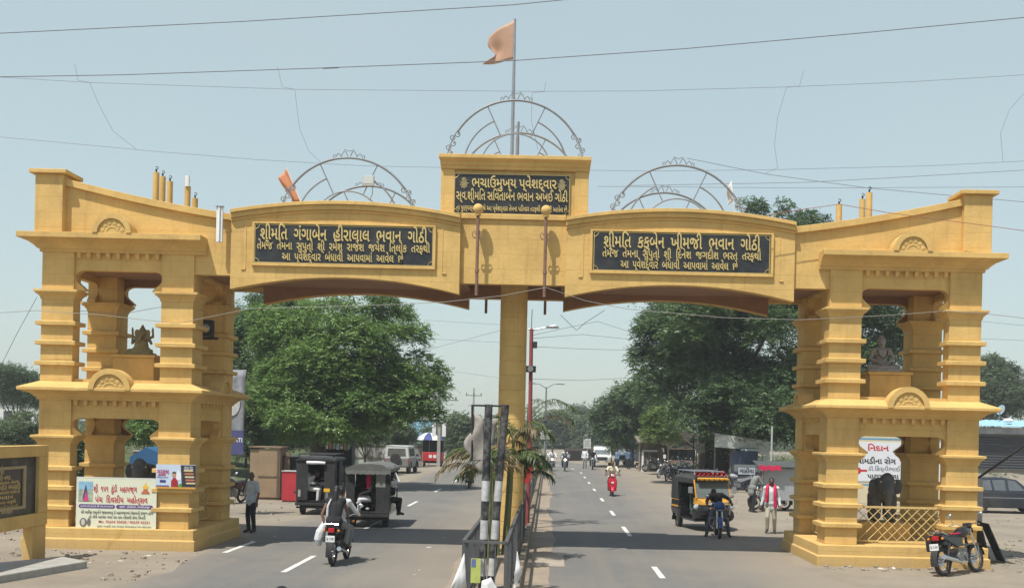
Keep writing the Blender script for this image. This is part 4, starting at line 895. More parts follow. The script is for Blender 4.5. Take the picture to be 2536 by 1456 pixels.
def auto_rickshaw(label, loc, rz):
    t = thing('autorickshaw', label, 'autorickshaw', loc, rz)
    for x in (-.52,.52): wheel4(t, x, -.9, .215, .13)
    wheel4(t, .001, 1.0, .215, .12)
    m = MB(); m.loft([[(-.63,y,z0),(.63,y,z0),(.65,y,.62),(.63,y,z1),(-.63,y,z1),(-.65,y,.62)] for y,z0,z1 in ((-1.36,.5,.93),(-1.2,.36,.96),(-.62,.33,.96))]); m.box(-.6,.6,-.62,.75,.30,.38); m.loft([[(-.63,y,.3),(.63,y,.3),(.63,y,.72),(-.63,y,.72)] for y in (-.62,-.5)]); m.build('tub', BLKP, t, bevel=.02)
    m = MB()
    for s_ in (-1,1): m.box(s_*.652-.004,s_*.652+.004,-1.3,-.64,.67,.73); m.box(s_*.642-.004,s_*.642+.004,-1.3,-.64,.9,.925)
    m.build('yellow_stripe', YEL, t)
    for s_ in (-1,1): arc_guard('wheel_arch', -.9, .215, .26, .2, 0, 180, BLKM, t).location.x = s_*.58
    m = MB(); m.loft([[(-a,y,z0),(a,y,z0),(a*1.04,y,(z0+z1)/2),(a*.98,y,z1),(-a*.98,y,z1),(-a*1.04,y,(z0+z1)/2)] for y,a,z0,z1 in ((.55,.6,.34,.84),(.8,.58,.4,.84),(1.0,.5,.5,.83),(1.14,.4,.58,.80),(1.2,.3,.62,.76))]); m.build('front_cowl', BLKP, t, bevel=.03)
    m = MB(); m.loft([[(-a,y,.842),(a,y,.842),(a*.95,y-.02,z1),(-a*.95,y-.02,z1)] for y,a,z1 in ((.55,.6,1.05),(.8,.585,1.05),(.97,.5,1.0),(1.08,.4,.93))]); m.build('yellow_front_band', YEL, t, bevel=.02)
    m = MB(); m.box(-.3,.3,1.085,1.10,.86,.92); m.build('white_strip', WHT, t)
    m = MB(); m.cap((-.68,-.1,.62),(-.66,.25,.5),.2,.22); m.cap((-.66,.2,.6),(-.64,.5,.48),.17,.2); o = m.build('covered_load', mat('purple_brown_cloth',(.065,.05,.05),.9,.3,5,bump=.4), t, True)
    m = MB(); m.box(-.52,.52,.9,1.01,.42,.50); m.box(-.48,.48,1.02,1.06,.60,.74) ; m.build('black_bumper', BLKP, t, bevel=.02)
    arc_guard('front_mudguard', 1.0, .215, .25, .19, 20, 180, BLKM, t)
    for s_ in (-1,1):
        m = MB(); m.lathe([(.03,-.1),(.085,-.04),(.095,.02)], (s_*.6,.86,.78), 'y', 14); h_ = m.build('headlight', CHR, t, True); m = MB(); m.lathe([(.09,.021),(.06,.035),(.01,.04)], (s_*.6,.86,.78), 'y', 14); m.build('lens', LENS, h_, True)
        m = MB(); m.tube([(s_*.58,.62,1.2),(s_*.74,.7,1.25)], .01, 5); m.box(s_*.74-.07,s_*.74+.07,.69,.72,1.2,1.4); m.build('mirror', SILP, t, bevel=.01)
        m = MB(); m.tube([(s_*.57,.8,1.03),(s_*.57,.56,1.62)], .028, 8); m.build('pillar', YEL, t, True); m = MB(); m.tube([(s_*.6,-.62,.9),(s_*.6,-.62,1.6)], .018, 6); m.build('pillar', BLKM, t, True)
    m = MB(); m.loft([[(-.55,.81,1.05),(.55,.81,1.05),(.55,.82,1.06),(-.55,.82,1.06)],[(-.54,.6,1.55),(.54,.6,1.55),(.54,.61,1.56),(-.54,.61,1.56)]]); m.build('windscreen', CLEAR, t)
    m = MB(); m.box(-.56,.56,.575,.66,1.565,1.70); m.build('black_header', BLKP, t, bevel=.02)
    for i in range(7):
        x = -.48+.16*i
    m = MB(); m.loft([[(-.5,.66,1.62),(.5,.66,1.62),(.5,.67,1.7),(-.5,.67,1.7)],[(-.54,.78,1.6),(.54,.78,1.6),(.54,.79,1.66),(-.54,.79,1.66)]]); v_ = m.build('orange_visor', YEL, t, bevel=.01)
    m = MB()
    for i in range(6): x = -.42+.17*i; m.add([(x,.796,1.6),(x+.035,.796,1.6),(x+.085,.796,1.66),(x+.05,.796,1.66)], [(0,1,2,3)])
    m.build('visor_stripes', BLKP, v_)
    # canopy
    m = MB(); rings = []
    for y, hw, zt in ((-1.4,.56,1.6),(-1.34,.62,1.7),(-1.1,.64,1.76),(-.4,.65,1.79),(.3,.62,1.77),(.6,.57,1.71)):
        rings.append([(-hw,y,1.5),(-hw*1.0,y,zt-.12),(-hw*.86,y,zt-.03),(-hw*.5,y,zt),(hw*.5,y,zt),(hw*.86,y,zt-.03),(hw,y,zt-.12),(hw,y,1.5),(hw*.8,y,1.52),(-hw*.8,y,1.52)])
    m.loft(rings); m.build('canopy_roof', CANV, t, True)
    m = MB()
    for s_ in (-1,1): m.loft([[(s_*.63,-1.38,.95),(s_*.65,-1.36,.95),(s_*.64,-1.34,1.56),(s_*.62,-1.36,1.56)],[(s_*.63,-.66,.95),(s_*.65,-.66,.95),(s_*.65,-.74,1.56),(s_*.63,-.74,1.56)]])
    m.loft([[(-.63,-1.4,.93),(.63,-1.4,.93),(.63,-1.36,.93),(-.63,-1.36,.93)],[(-.6,-1.4,1.56),(.6,-1.4,1.56),(.6,-1.36,1.56),(-.6,-1.36,1.56)]]); m.build('canopy_side', CANV, t)
    m = MB(); m.box(-.58,.58,-1.25,-.75,.55,.72); m.box(-.58,.58,-1.32,-1.2,.72,1.3); m.box(-.4,.4,-.2,.1,.45,.66); m.box(-.4,.4,-.28,-.2,.6,1.15); m.build('seat', GREENT, t, bevel=.03)
    m = MB(); m.box(-.7,-.5,-.5,-.25,.36,.62); m.build('tool_box', mat('grey_box', (.2,.19,.19), .7, .15, 5), t, bevel=.03)
    m = MB()
    for s_ in (-1,1): m.tube([(s_*.5,-1.1,1.76),(s_*.5,-1.1,1.88),(s_*.5,.35,1.88),(s_*.5,.42,1.76)], .017, 6)
    for y in (-1.1,-.6,-.1,.35): m.tube([(-.5,y,1.88),(.5,y,1.88)], .013, 6)
    m.build('roof_rack', STE, t, True)
    for i in range(7):
        x = -.45+.15*i; m = MB(); m.lathe([(.012,-.26),(.02,-.12),(.035,-.04),(.062,.04),(.06,.045),(.02,-.05)], (x,.5,1.80), 'y', 12); m.build('red_horn', RED, t, True)
    m = MB(); m.ell((-.5,.3,1.85),(.06,.05,.06),10,7); m.build('beacon', RED, t, True)
    m = MB(); m.box(-.15,.15,1.215,1.225,.66,.76); m.build('number_plate', YPLATE, t)
    return t
wl = gr(1679, 1303); rz = R(180+13)
hd = Vector((-math.sin(rz), math.cos(rz), 0)); rt = Vector((math.cos(rz), math.sin(rz), 0))
auto_rickshaw('yellow and black autorickshaw with red roof horns and an orange visor', wl+hd*.9-rt*.55, rz)
def tempo(label, loc, rz, kind):
    t = thing('passenger_tempo', label, 'passenger tempo', loc, rz, 'black passenger tempos on the left lane')
    for x in (-.5,.5): wheel4(t, x, -.85, .27, .15)
    wheel4(t, .001, 1.35, .27, .14)
    m = MB(); m.box(-.64,.64,-1.3,1.0,.38,.5); m.box(-.66,-.6,-1.3,.2,.5,1.0); m.box(.6,.66,-1.3,.2,.5,.95); m.box(-.66,.66,.2,.26,.5,1.15); m.loft([[(-a,y,.45),(a,y,.45),(a*.9,y,z),(-a*.9,y,z)] for y,a,z in ((.9,.6,1.15),(1.3,.5,1.1),(1.6,.34,.95))]); m.build('body', BLKP, t, bevel=.02)
    m = MB(); m.box(-.66,.66,-1.46,-1.31,.33,.42); m.box(-.63,.63,-1.42,-1.36,.23,.29); m.tube([(-.6,-1.3,.3),(-.6,-1.44,.28)], .02, 5); m.tube([(.6,-1.3,.3),(.6,-1.44,.28)], .02, 5); m.build('rear_step', BLKM, t, bevel=.01)
    m = MB(); m.cyl((-.5,-.85,.27),(.5,-.85,.27),.05,10); m.ell((0,-.85,.3),(.14,.14,.14)); m.box(-.45,.45,-1.28,1.2,.3,.38); m.build('axle', BLKM, t, True)
    pan = MB(); lo, hi = .5, 1.86
    if kind == 0: pan.box(-.66,-.26,-1.34,-1.31,lo,hi); pan.box(.30,.66,-1.34,-1.31,lo,hi); pan.box(-.26,.30,-1.34,-1.31,1.74,hi)
    else: pan.box(-.66,-.40,-1.34,-1.31,lo,hi-.08); pan.box(.52,.66,-1.34,-1.31,lo,hi-.12); pan.box(.24,.52,-1.34,-1.31,lo,1.22); pan.box(-.66,.66,-1.345,-1.315,.44,.5)
    pan.build('rear_panel', CANV, t, bevel=.008)
    m = MB(); m.box(-.67,-.63,-1.3,.2,1.0,1.84); m.build('side_curtain', CANV, t, bevel=.008); m = MB()
    m.box(.63,.67,-1.3,-1.0 if kind == 0 else -1.1,.95,1.84); m.build('side_curtain', CANV, t, bevel=.008); m = MB(); m.box(.63,.67,-.4 if kind == 0 else .1,.25,.95,1.84); m.build('side_curtain', CANV, t, bevel=.008); m = MB(); m.box(-.6,.6,.26,.3,1.1,1.84); m.build('front_curtain', CANV, t, bevel=.008)
    for x in (-.64,.64):
        for y in (-1.28,.22,1.0): m = MB(); m.tube([(x,y,.5),(x*.98,y,1.86)], .02, 6); m.build('post', BLKM, t)
    m = MB(); 
    if kind == 0: m.loft([[(-hw,y,1.84),(hw,y,1.84),(hw,y,1.9),(hw*.8,y,zt),(-hw*.8,y,zt),(-hw,y,1.9)] for y,hw,zt in ((-1.38,.68,1.95),(-.2,.69,1.98),(1.2,.66,1.95))]); m.build('roof', CANV, t, bevel=.02)
    else:
        rings = []
        for i in range(15):
            y = -1.42+i*.19; sag = .035*math.sin(i*2.1); rings.append([(-.7,y,1.72),(.7,y,1.70+sag*.6),(.69,y,1.80+sag),(.42,y,1.92+sag*.5),(.1,y,1.95-sag*.4),(-.35,y,1.93+sag*.3),(-.69,y,1.80)])
        m.loft(rings); m.build('roof', CANVG, t, True)
        m = MB(); n = 18
        top = [(-.68+1.36*i/n, -1.43, 1.74) for i in range(n+1)]; bot = [(-.68+1.36*i/n, -1.45+.02*math.sin(i*2.3), 1.66-.05*abs(math.sin(i*1.3))) for i in range(n+1)]
        m.add(top+bot, [(i,i+1,n+2+i,n+1+i) for i in range(n)]); m.build('canvas_valance', CANVG, t, True)
    if kind == 0:
        m = MB(); m.tube([(-.3,-1.40,1.80),(-.1,-1.41,1.795),(.1,-1.40,1.80),(.33,-1.40,1.79)], [.055,.06,.055,.05], 10); m.build('rolled_blind', mat('white_blind',(.7,.7,.7),.8,.08,6), t, True)
        m = MB(); m.box(.29,.5,-1.352,-1.345,.80,.92); m.build('number_plate', YPLATE, t)
        m = MB(); m.box(-.6,.6,-1.2,1.0,1.99,2.01); 
        m = MB()
        for x in (-.6,.6): m.tube([(x,-1.2,1.96),(x,-1.2,2.08),(x,.9,2.08),(x,.9,1.96)], .018, 6)
        for y in (-1.2,-.7,-.2,.4,.9): m.tube([(-.6,y,2.08),(.6,y,2.08)], .014, 6)
        m.build('roof_rack', BLKM, t)
        m = MB(); m.box(.36,.44,-1.35,-1.345,.56,.78); m.build('reflector_strip', STE, t)
        m = MB(); m.box(-.58,-.5,-1.36,-1.345,.62,.86); m.build('tail_light', mat('dusty_lens',(.4,.36,.34),.4,.2,9), t)
    else:
        m = MB(); m.box(.23,.53,-1.335,-1.325,1.24,1.74); m.build('grey_sheet', mat('dusty_plastic',(.24,.24,.22),.6,.2,4), t)
        m = MB(); n = 10; L_ = [(-.06+.015*math.sin(i), -1.28, 1.7-.056*i) for i in range(n)]; R_ = [(.07+.012*math.sin(i*1.7), -1.29+.02*math.sin(i*1.1), 1.7-.056*i) for i in range(n)]
        m.add(L_+R_, [(i,n+i,n+i+1,i+1) for i in range(n-1)]); m.build('hanging_cloth', PINK, t, True)
        m = MB(); m.ell((-.3,-1.36,.75),(.05,.03,.05)); m.ell((.0,-1.36,.58),(.06,.03,.04)); m.build('tail_light', mat('dusty_lens',(.4,.36,.34),.4,.2,9), t, True)
    for s_ in (-1,1): m = MB(); m.box(s_*.58-.2+(-s_*.02),s_*.58+.2-(s_*.18)+s_*.0,-1.2,.15,.72,.8); m.build('bench_seat', SEATM, t, bevel=.02)
    return t
p_ = gr(787, 1272); T1_ = tempo('black passenger tempo with a rolled white blind and yellow plate', (p_.x-.05, p_.y+.85, 0), R(2), 0)
def tp(o, x, y, z): return Matrix.Translation(o.location) @ Matrix.Rotation(o.rotation_euler.z, 4, 'Z') @ Vector((x,y,z))
person('passenger in white leaning over inside the tempo with the rolled blind', tp(T1_, -.38,-.95,.36), R(-88), joints(SIT, chest=(0,.14,.86), neck=(0,.24,.97), head=(0,.34,1.05)), WSH, WSH, SKIND, 'full', 'short', SHOE, vox=.013)
person('passenger in dark shirt deep inside the tempo with the rolled blind', tp(T1_, .35,-.35,.5), R(90), joints(SIT), GREYC, WSH, SKIND, 'full', 'short', SHOE, vox=.013)
p_ = gr(912, 1303); T2_ = tempo('black passenger tempo with a sagging grey canvas roof and open back', (p_.x, p_.y+.85, 0), R(2), 1)
person('passenger in black waistcoat and white trousers at the open back of the tempo', tp(T2_, .12,-1.05,.34), R(100), joints(SIT, knR=(.13,.4,.56), knL=(-.13,.4,.5)), BLKC, cloth('white_trousers',(.6,.58,.62)), SKIND, 'full', 'short', SHOE, vox=.012)
person('passenger in white on the tempo side, one arm stretched out', tp(T2_, .42,-.45,.32), R(-70), joints(SIT, elR=(.1,.4,1.05), wrR=(.0,.3,1.32), elL=(-.2,.38,.88), wrL=(-.25,.3,1.15), knL=(-.13,.42,.42), anL=(-.12,.46,.06)), WSH, BLKC, SKIND, 'full', 'short', SHOE, vox=.012)
# ---- jeeps and the hatchback
def carloft(st, t, m_, name='body', bev=.03):
    m = MB(); m.loft([[(-b,y,zb),(-c*1.0,y,(zb+zl)/2),(-c,y,zl),(-r_,y,zr),(r_,y,zr),(c,y,zl),(c,y,(zb+zl)/2),(b,y,zb)] for y,zb,zl,zr,b,c,r_ in st]); return m.build(name, m_, t, bevel=bev)
def pane(t, pts, mtl=None, name='window'):
    m = MB(); m.card(pts); return m.build(name, mtl or GLASS, t)
def jeep(label, loc, rz, upper, lower, group=None, doors=True):
    t = thing('jeep', label, 'jeep', loc, rz, group)
    for x in (-.7,.7):
        for y in (-1.2,1.3): wheel4(t, x, y, .36, .22)
    carloft([(-1.9,.5,1.02,1.03,.78,.82,.80),(-1.85,.42,1.05,1.06,.8,.84,.82),(.6,.42,1.06,1.07,.8,.84,.82),(.75,.42,1.06,1.07,.8,.83,.80),(1.85,.45,1.0,1.02,.74,.78,.74),(1.95,.55,.92,.94,.68,.72,.68)], t, lower, 'lower_body')
    carloft([(-1.88,1.05,1.1,1.78,.8,.82,.73),(-1.8,1.05,1.1,1.83,.82,.83,.75),(.2,1.05,1.1,1.84,.82,.83,.75),(.45,1.05,1.1,1.78,.82,.83,.73),(.85,1.05,1.06,1.09,.82,.83,.80)], t, upper, 'cabin')
    m = MB(); m.box(-.74,.74,-1.9,.4,1.835,1.86); m.build('roof', WHT, t, bevel=.02)
    pane(t, [(-.62,-1.905,1.2),(.62,-1.905,1.2),(.58,-1.885,1.68),(-.58,-1.885,1.68)], mat('dusty_rear_glass',(.12,.115,.1),.2,.2,5,spec=.6))
    pane(t, [(-.72,.84,1.12),(.72,.84,1.12),(.66,.475,1.73),(-.66,.475,1.73)], CLEAR, 'windscreen')
    for s_ in (-1,1):
        for y0, y1 in ((-1.6,-.85),(-.75,-.2),(-.12,.36)):
            pane(t, [(s_*.835,y0,1.16),(s_*.835,y1,1.16),(s_*.772,y1,1.70),(s_*.772,y0,1.70)])
        m = MB(); m.box(s_*.80-.04,s_*.80+.04,-1.93,-1.9,.72,.98); m.build('tail_light', TAIL, t, bevel=.01)
        m = MB(); m.lathe([(.1,0),(.09,.03),(.02,.04)], (s_*.56,1.95,.8), 'y', 14); m.build('headlight', LENS, t, True)
        m = MB(); m.box(s_*.95-.1,s_*.95+.1,.68,.74,1.12,1.28); m.tube([(s_*.8,.7,1.1),(s_*.9,.7,1.18)], .012, 5); m.build('mirror', BLKM, t, bevel=.02)
        for y in (-1.2,1.3): arc_guard('wheel_arch', y, .36, .43, .26, 0, 180, BLKM, t, .04).location.x = s_*.74
    for yb_ in (-2.02, 1.95): m = MB(); m.box(-.8,.8,yb_,yb_+.11,.42,.58); m.build('bumper', mat('grey_bumper',(.12,.12,.12),.6,.15,5), t, bevel=.02)
    m = MB(); m.box(-.45,.45,1.955,1.975,.64,.92)
    g_ = m.build('grille', BLKM, t)
    m = MB(); m.lathe([(.1,-.1),(.34,-.1),(.36,-.02),(.34,.06),(.1,.06)], (-.06,-2.0,1.0), 'y', 24); m.build('spare_wheel_cover', BLKM, t, True)
    for yb_ in (-2.035, 2.065): m = MB(); m.box(-.25,.25,yb_,yb_+.01,.43,.55); m.build('number_plate', PLATE, t)
    return t
GJ = mat('grey_green_paint',(.2,.205,.19),.4,.1,4,dirt=(.28,.24,.18),damt=.4); WJ = mat('dusty_white_paint',(.62,.62,.6),.4,.06,4,dirt=(.4,.35,.28),damt=.3)
p_ = gr(986, 1172); jeep('two tone white and grey jeep with spare wheel cover, seen from behind', (p_.x, p_.y+1.7, 0), R(-3), WJ, GJ)
p_ = gr(1493, 1157); J_ = jeep('white jeep with roof rack coming towards the camera along the verge', (p_.x, p_.y+1.9, 0), R(178), WJ, WJ)
m = MB(); [m.tube([(x,-1.6,1.86),(x,-1.6,1.96),(x,.3,1.96),(x,.3,1.86)], .02, 6) for x in (-.65,.65)]; [m.tube([(-.65,y,1.96),(.65,y,1.96)], .015, 5) for y in (-1.6,-1,-.4,.3)]; m.build('roof_rack', BLKM, J_)
m = MB(); m.box(-.8,.8,2.06,2.075,.46,.50); m.build('yellow_band', YPLATE, J_)
BLJ = mat('dull_blue_paint',(.17,.24,.29),.5,.12,4); p_ = gr(1548, 1155); jeep('dull blue jeep standing behind the white jeep', (p_.x+.6, p_.y+4.5, 0), R(160), BLJ, BLJ)
for u, v, lb in ((1528,1161,'man in blue standing between the white jeep and the blue jeep'),(1556,1161,'man in dark blue shirt standing by the blue jeep door')):
    p_ = gr(u, v); person(lb, p_, R(120 if u < 1540 else -150), joints(STAND), BLUEC, NAVY, SKIND, 'full', 'short', SHOE, vox=.014)
p_ = gr(1592, 1160); person('woman in red standing by the wooden post of the far shed', p_, R(150), joints(STAND), RED, RED, SKIND, 'short', 'short', SHOE, vox=.014)
DKB = mat('dark_blue_car_paint',(.022,.028,.04),.3,.08,4,dirt=(.16,.13,.1),dscale=.9,damt=.35,coat=.3)
def hatch(label, loc, rz):
    t = thing('car', label, 'car', loc, rz)
    for x in (-.68,.68):
        for y in (-1.15,1.2): wheel4(t, x, y, .29, .17, mat('silver_hubcap',(.42,.42,.42),.4,.1,6,metal=.3))
    carloft([(-1.72,.42,.78,.82,.68,.72,.66),(-1.66,.3,.88,.95,.76,.8,.74),(-1.2,.24,.92,.96,.78,.82,.76),(.6,.24,.92,.94,.78,.82,.76),(1.2,.26,.84,.88,.76,.8,.7),(1.66,.32,.7,.74,.7,.74,.6),(1.74,.42,.6,.62,.6,.64,.5)], t, DKB, 'lower_body', .05)
    carloft([(-1.7,.9,.92,.98,.72,.74,.66),(-1.42,.9,.94,1.42,.76,.78,.62),(-1.1,.9,.94,1.5,.78,.8,.62),(-.1,.9,.94,1.52,.78,.8,.62),(.35,.9,.93,1.44,.78,.8,.6),(.98,.88,.9,.95,.76,.78,.7)], t, DKB, 'cabin', .04)
    for s_ in (-1,1):
        f = lambda y, z: (s_*(.812-(z-.94)*.31), y, z)
        pane(t, [f(-1.28,1.0),f(-.72,.98),f(-.78,1.42),f(-1.16,1.40)], mat('sky_reflecting_glass',(.1,.11,.115),.08,.2,3,spec=.8)); pane(t, [f(-.62,.98),f(-.14,.98),f(-.18,1.43),f(-.70,1.42)], MC['sky_reflecting_glass']); pane(t, [f(-.02,.98),f(.66,.98),f(.28,1.38),f(-.04,1.43)], MC['sky_reflecting_glass'])
        for y in (-.45,.45): m = MB(); m.box(s_*.823-.012,s_*.823+.012,y-.09,y+.09,.84,.87); m.build('door_handle', DKB, t, bevel=.006)
        m = MB(); m.box(s_*.822-.004,s_*.822+.004,-1.1,1.0,.66,.69); m.build('side_strip', STE, t); m = MB(); m.box(s_*.80-.02,s_*.80+.02,-1.62,-1.5,.78,1.0); m.build('tail_light', TAIL, t, bevel=.01)
        for y in (-1.15,1.2): arc_guard('wheel_arch', y, .29, .33, .2, 0, 180, BLKM, t, .03).location.x = s_*.73
    return t
p_ = gr(2431, 1270); hatch('dark blue hatchback parked beyond the right tower, only its rear half in view', (p_.x+1.15, p_.y+.7, 0), R(-92))
# ================================================================== VEGETATION
def leaf_mat(name, c1, c2, trans=.3):
    m = bpy.data.materials.new(name); m.use_nodes = True; t = m.node_tree; L = t.links.new; t.nodes.remove(t.nodes['Principled BSDF'])
    out = t.nodes['Material Output']; a = t.nodes.new('ShaderNodeAttribute'); a.attribute_name = 'tint'
    mx = t.nodes.new('ShaderNodeMix'); mx.data_type = 'RGBA'; L(a.outputs['Fac'], mx.inputs[0]); mx.inputs[6].default_value = (*c1,1); mx.inputs[7].default_value = (*c2,1)
    d = t.nodes.new('ShaderNodeBsdfDiffuse'); tr = t.nodes.new('ShaderNodeBsdfTranslucent'); g_ = t.nodes.new('ShaderNodeBsdfGlossy'); g_.inputs['Roughness'].default_value = .45
    s1 = t.nodes.new('ShaderNodeMixShader'); s1.inputs[0].default_value = trans; s2 = t.nodes.new('ShaderNodeMixShader'); s2.inputs[0].default_value = .035
    L(mx.outputs[2], d.inputs[0]); L(mx.outputs[2], tr.inputs[0]); L(d.outputs[0], s1.inputs[1]); L(tr.outputs[0], s1.inputs[2]); L(s1.outputs[0], s2.inputs[1]); L(g_.outputs[0], s2.inputs[2]); L(s2.outputs[0], out.inputs[0]); return m
BARK = mat('grey_brown_bark', (.10,.075,.055), .95, .3, 9, bump=.6)
LF1 = leaf_mat('mid_green_leaf', (.08,.15,.042), (.20,.31,.08)); LF2 = leaf_mat('dark_green_leaf', (.048,.09,.038), (.15,.23,.085)); LF3 = leaf_mat('yellow_green_leaf', (.10,.17,.035), (.19,.26,.06)); LF4 = leaf_mat('dusty_green_leaf', (.07,.105,.05), (.15,.20,.09))
def np_mesh(name, V, tint, m, parent):
    """V: (n,4,3) quads"""
    n = len(V); me = bpy.data.meshes.new(name); me.vertices.add(n*4); me.vertices.foreach_set('co', V.reshape(-1).astype(np.float32))
    me.loops.add(n*4); me.loops.foreach_set('vertex_index', np.arange(n*4, dtype=np.int32)); me.polygons.add(n)
    me.polygons.foreach_set('loop_start', np.arange(0, n*4, 4, dtype=np.int32)); me.polygons.foreach_set('loop_total', np.full(n, 4, np.int32))
    me.update(calc_edges=True); a = me.attributes.new('tint', 'FLOAT', 'FACE'); a.data.foreach_set('value', tint.astype(np.float32)); me.materials.append(m)
    o = bpy.data.objects.new(name, me); COL.objects.link(o); o.parent = parent; return o
def unit(a): return a/np.maximum(np.linalg.norm(a, axis=-1, keepdims=True), 1e-6)
def sprigs(P, D, ln, lw, ll, k, g):
    """pinnate sprigs at P growing along D: k leaflet quads each"""
    n = len(P); up = np.array([0,0,1.]); S_ = unit(np.cross(D, up)+g.normal(0,.15,(n,3))); out = []
    for i in range(k):
        f = (i//2+.6)/(k/2); sd = 1 if i % 2 else -1
        base = P+D*ln[:,None]*f+np.array([0,0,-1.])*(ln[:,None]*.35*f*f)
        ax = unit(S_*sd*.9+D*.55+np.array([0,0,-.35])+g.normal(0,.22,(n,3))); wd = unit(np.cross(ax, up)+g.normal(0,.5,(n,3)))
        l_ = (ll*(1.05-.4*f)*g.uniform(.8,1.2,n))[:,None]; w_ = lw
        out.append(np.stack([base, base+ax*l_*.5+wd*w_, base+ax*l_, base+ax*l_*.5-wd*w_], 1))
    return np.concatenate(out, 0)
def tree(name, label, base, height, blobs, n, seed, lm, leaf=(.032,.17), lnr=(.28,.55), trunk_r=.2, group=None, trunk_h=None, k=8, cat='tree', lean=(0,0)):
    """blobs: list of (x,y,z,rx,ry,rz) in world space forming the crown"""
    g = np.random.default_rng(seed); t = thing(name, label, cat, base, 0, group); B = np.array(blobs, float)
    bx = Vector(base); r_ = random.Random(seed)
    # trunk and limbs
    th = trunk_h or height*.3; m = MB(); fork = Vector((lean[0], lean[1], th))
    m.tube([(0,0,-.1),(lean[0]*.3,lean[1]*.3,th*.4),fork], [trunk_r*1.25,trunk_r,trunk_r*.85], 10)
    m.build('trunk', BARK, t, True)
    m = MB(); idx = r_.sample(range(len(B)), min(len(B), 12))
    for i in idx:
        e = Vector(B[i,:3])-bx; mid = fork.lerp(e, .5)+Vector((r_.uniform(-.4,.4), r_.uniform(-.4,.4), r_.uniform(.0,.7)))
        m.tube([fork, mid, e], [trunk_r*.34, trunk_r*.16, .02], 6)
    m.build('branches', BARK, t, True)
    # crown
    wt = B[:,3]*B[:,4]+B[:,3]*B[:,5]; ci = g.choice(len(B), n, p=wt/wt.sum()); q = unit(g.normal(0,1,(n,3))); q[:,2] = np.where(q[:,2] < -.35, -q[:,2], q[:,2])
    rad = g.uniform(.35, 1.0, n)**.6; rag = 1+.28*np.sin(q[:,0]*7+ci)*np.sin(q[:,1]*6+ci*2)+g.normal(0,.06,n)
    P = B[ci,:3]+q*B[ci,3:]*(rad*rag)[:,None]-np.array(base)
    D = unit(q*[1,1,.55]+g.normal(0,.45,(n,3))+np.array([0,0,.05])); ln = g.uniform(*lnr, n)
    V = sprigs(P, D, ln, leaf[0], leaf[1], k, g)
    bt = g.uniform(0,1,len(B)); tint = np.clip(np.tile(bt[ci]*.55+g.uniform(0,.45,n), k)+g.normal(0,.08,n*k), 0, 1)
    np_mesh('crown', V, tint, lm, t); return t
def blobs_in(cu, cv, Y, ru, rv, n, seed, size=(.9,1.6), dy=1.0, top=1.0, shell=.55):
    """crown clumps filling an ellipsoid seen at photo pixel (cu,cv), radii in photo pixels"""
    g = np.random.default_rng(seed); c = at(cu, cv, Y); s = F/Y; out = []
    rx, rz = ru/s, rv/s
    while len(out) < n:
        q = g.normal(0,1,3); q /= np.linalg.norm(q); r_ = g.uniform(shell,1)**.8
        a = g.uniform(*size); out.append((c.x+q[0]*r_*rx, c.y+q[1]*r_*rx*dy, c.z+q[2]*r_*rz, a, a, a*.72))
    return out
BIG = 'large trees behind the gateway'
p_ = at(787, 1150, 55); tree('shade_tree', 'broad mid green tree over the tempos with a thick dark trunk', (p_.x, 55, 0), 10, blobs_in(830,930,55,205,150,54,1,(.8,1.5),.8)+blobs_in(960,1000,54,125,85,16,2,(.7,1.1),.7)+blobs_in(800,1020,52.5,200,75,22,40,(.7,1.2),.6)+blobs_in(700,840,56,110,90,12,3,(.8,1.2),.8)+blobs_in(1000,850,55,65,80,8,4,(.6,.9))+blobs_in(735,765,56,45,40,7,41,(.5,.8))+blobs_in(955,775,55,50,35,7,42,(.5,.8))+blobs_in(1065,930,55,30,45,6,43,(.4,.65)), 29000, 11, LF1, (.04,.19), trunk_r=.42, group=BIG, trunk_h=2.6)
p_ = at(640, 1150, 61); tree('shade_tree', 'dark green tree right behind the left tower', (p_.x, 61, 0), 11, blobs_in(625,900,61,105,175,38,5,(.9,1.5),.9)+blobs_in(640,745,61,40,30,6,44,(.5,.8))+blobs_in(610,1030,60,110,75,18,50,(.8,1.3)), 15000, 12, LF2, (.04,.19), trunk_r=.3, group=BIG, trunk_h=2.6)
p_ = at(1778, 1150, 68); tree('shade_tree', 'huge dark tree filling the right arch and rising over the parapet', (p_.x, 68, 0), 17, blobs_in(1900,850,68,300,290,96,6,(1.1,2.2),.75,shell=.3)+blobs_in(1690,900,66,115,150,28,7,(.8,1.4),.8)+blobs_in(1975,575,69,75,50,12,8,(.5,.9),shell=.2)+blobs_in(1868,545,69,26,55,8,60,(.4,.7),shell=.2)+blobs_in(2015,545,69,24,30,5,66,(.35,.6))+blobs_in(1950,530,69,18,26,4,67,(.35,.5))+blobs_in(1900,640,69,120,60,16,68,(.8,1.3),shell=.3)+blobs_in(1850,1035,64,215,75,34,61,(.9,1.6),.6)+blobs_in(1650,840,66,75,80,14,64,(.7,1.1))+blobs_in(1800,800,63,190,90,20,65,(.9,1.5),.6)+blobs_in(2160,860,66,90,120,34,62,(.9,1.5),shell=.3), 60000, 13, LF2, (.045,.21), (.3,.6), trunk_r=.5, group=BIG, trunk_h=4)
p_ = at(1737, 1150, 74); m = thing('tree_trunk', 'slim dark trunk standing left of the thick trunk by the shop shed', 'tree', (p_.x, 74, 0)); q_ = MB(); q_.tube([(0,0,-.1),(.1,0,2),(-.2,0,5)], [.3,.24,.2], 10); q_.build('trunk', BARK, m, True)
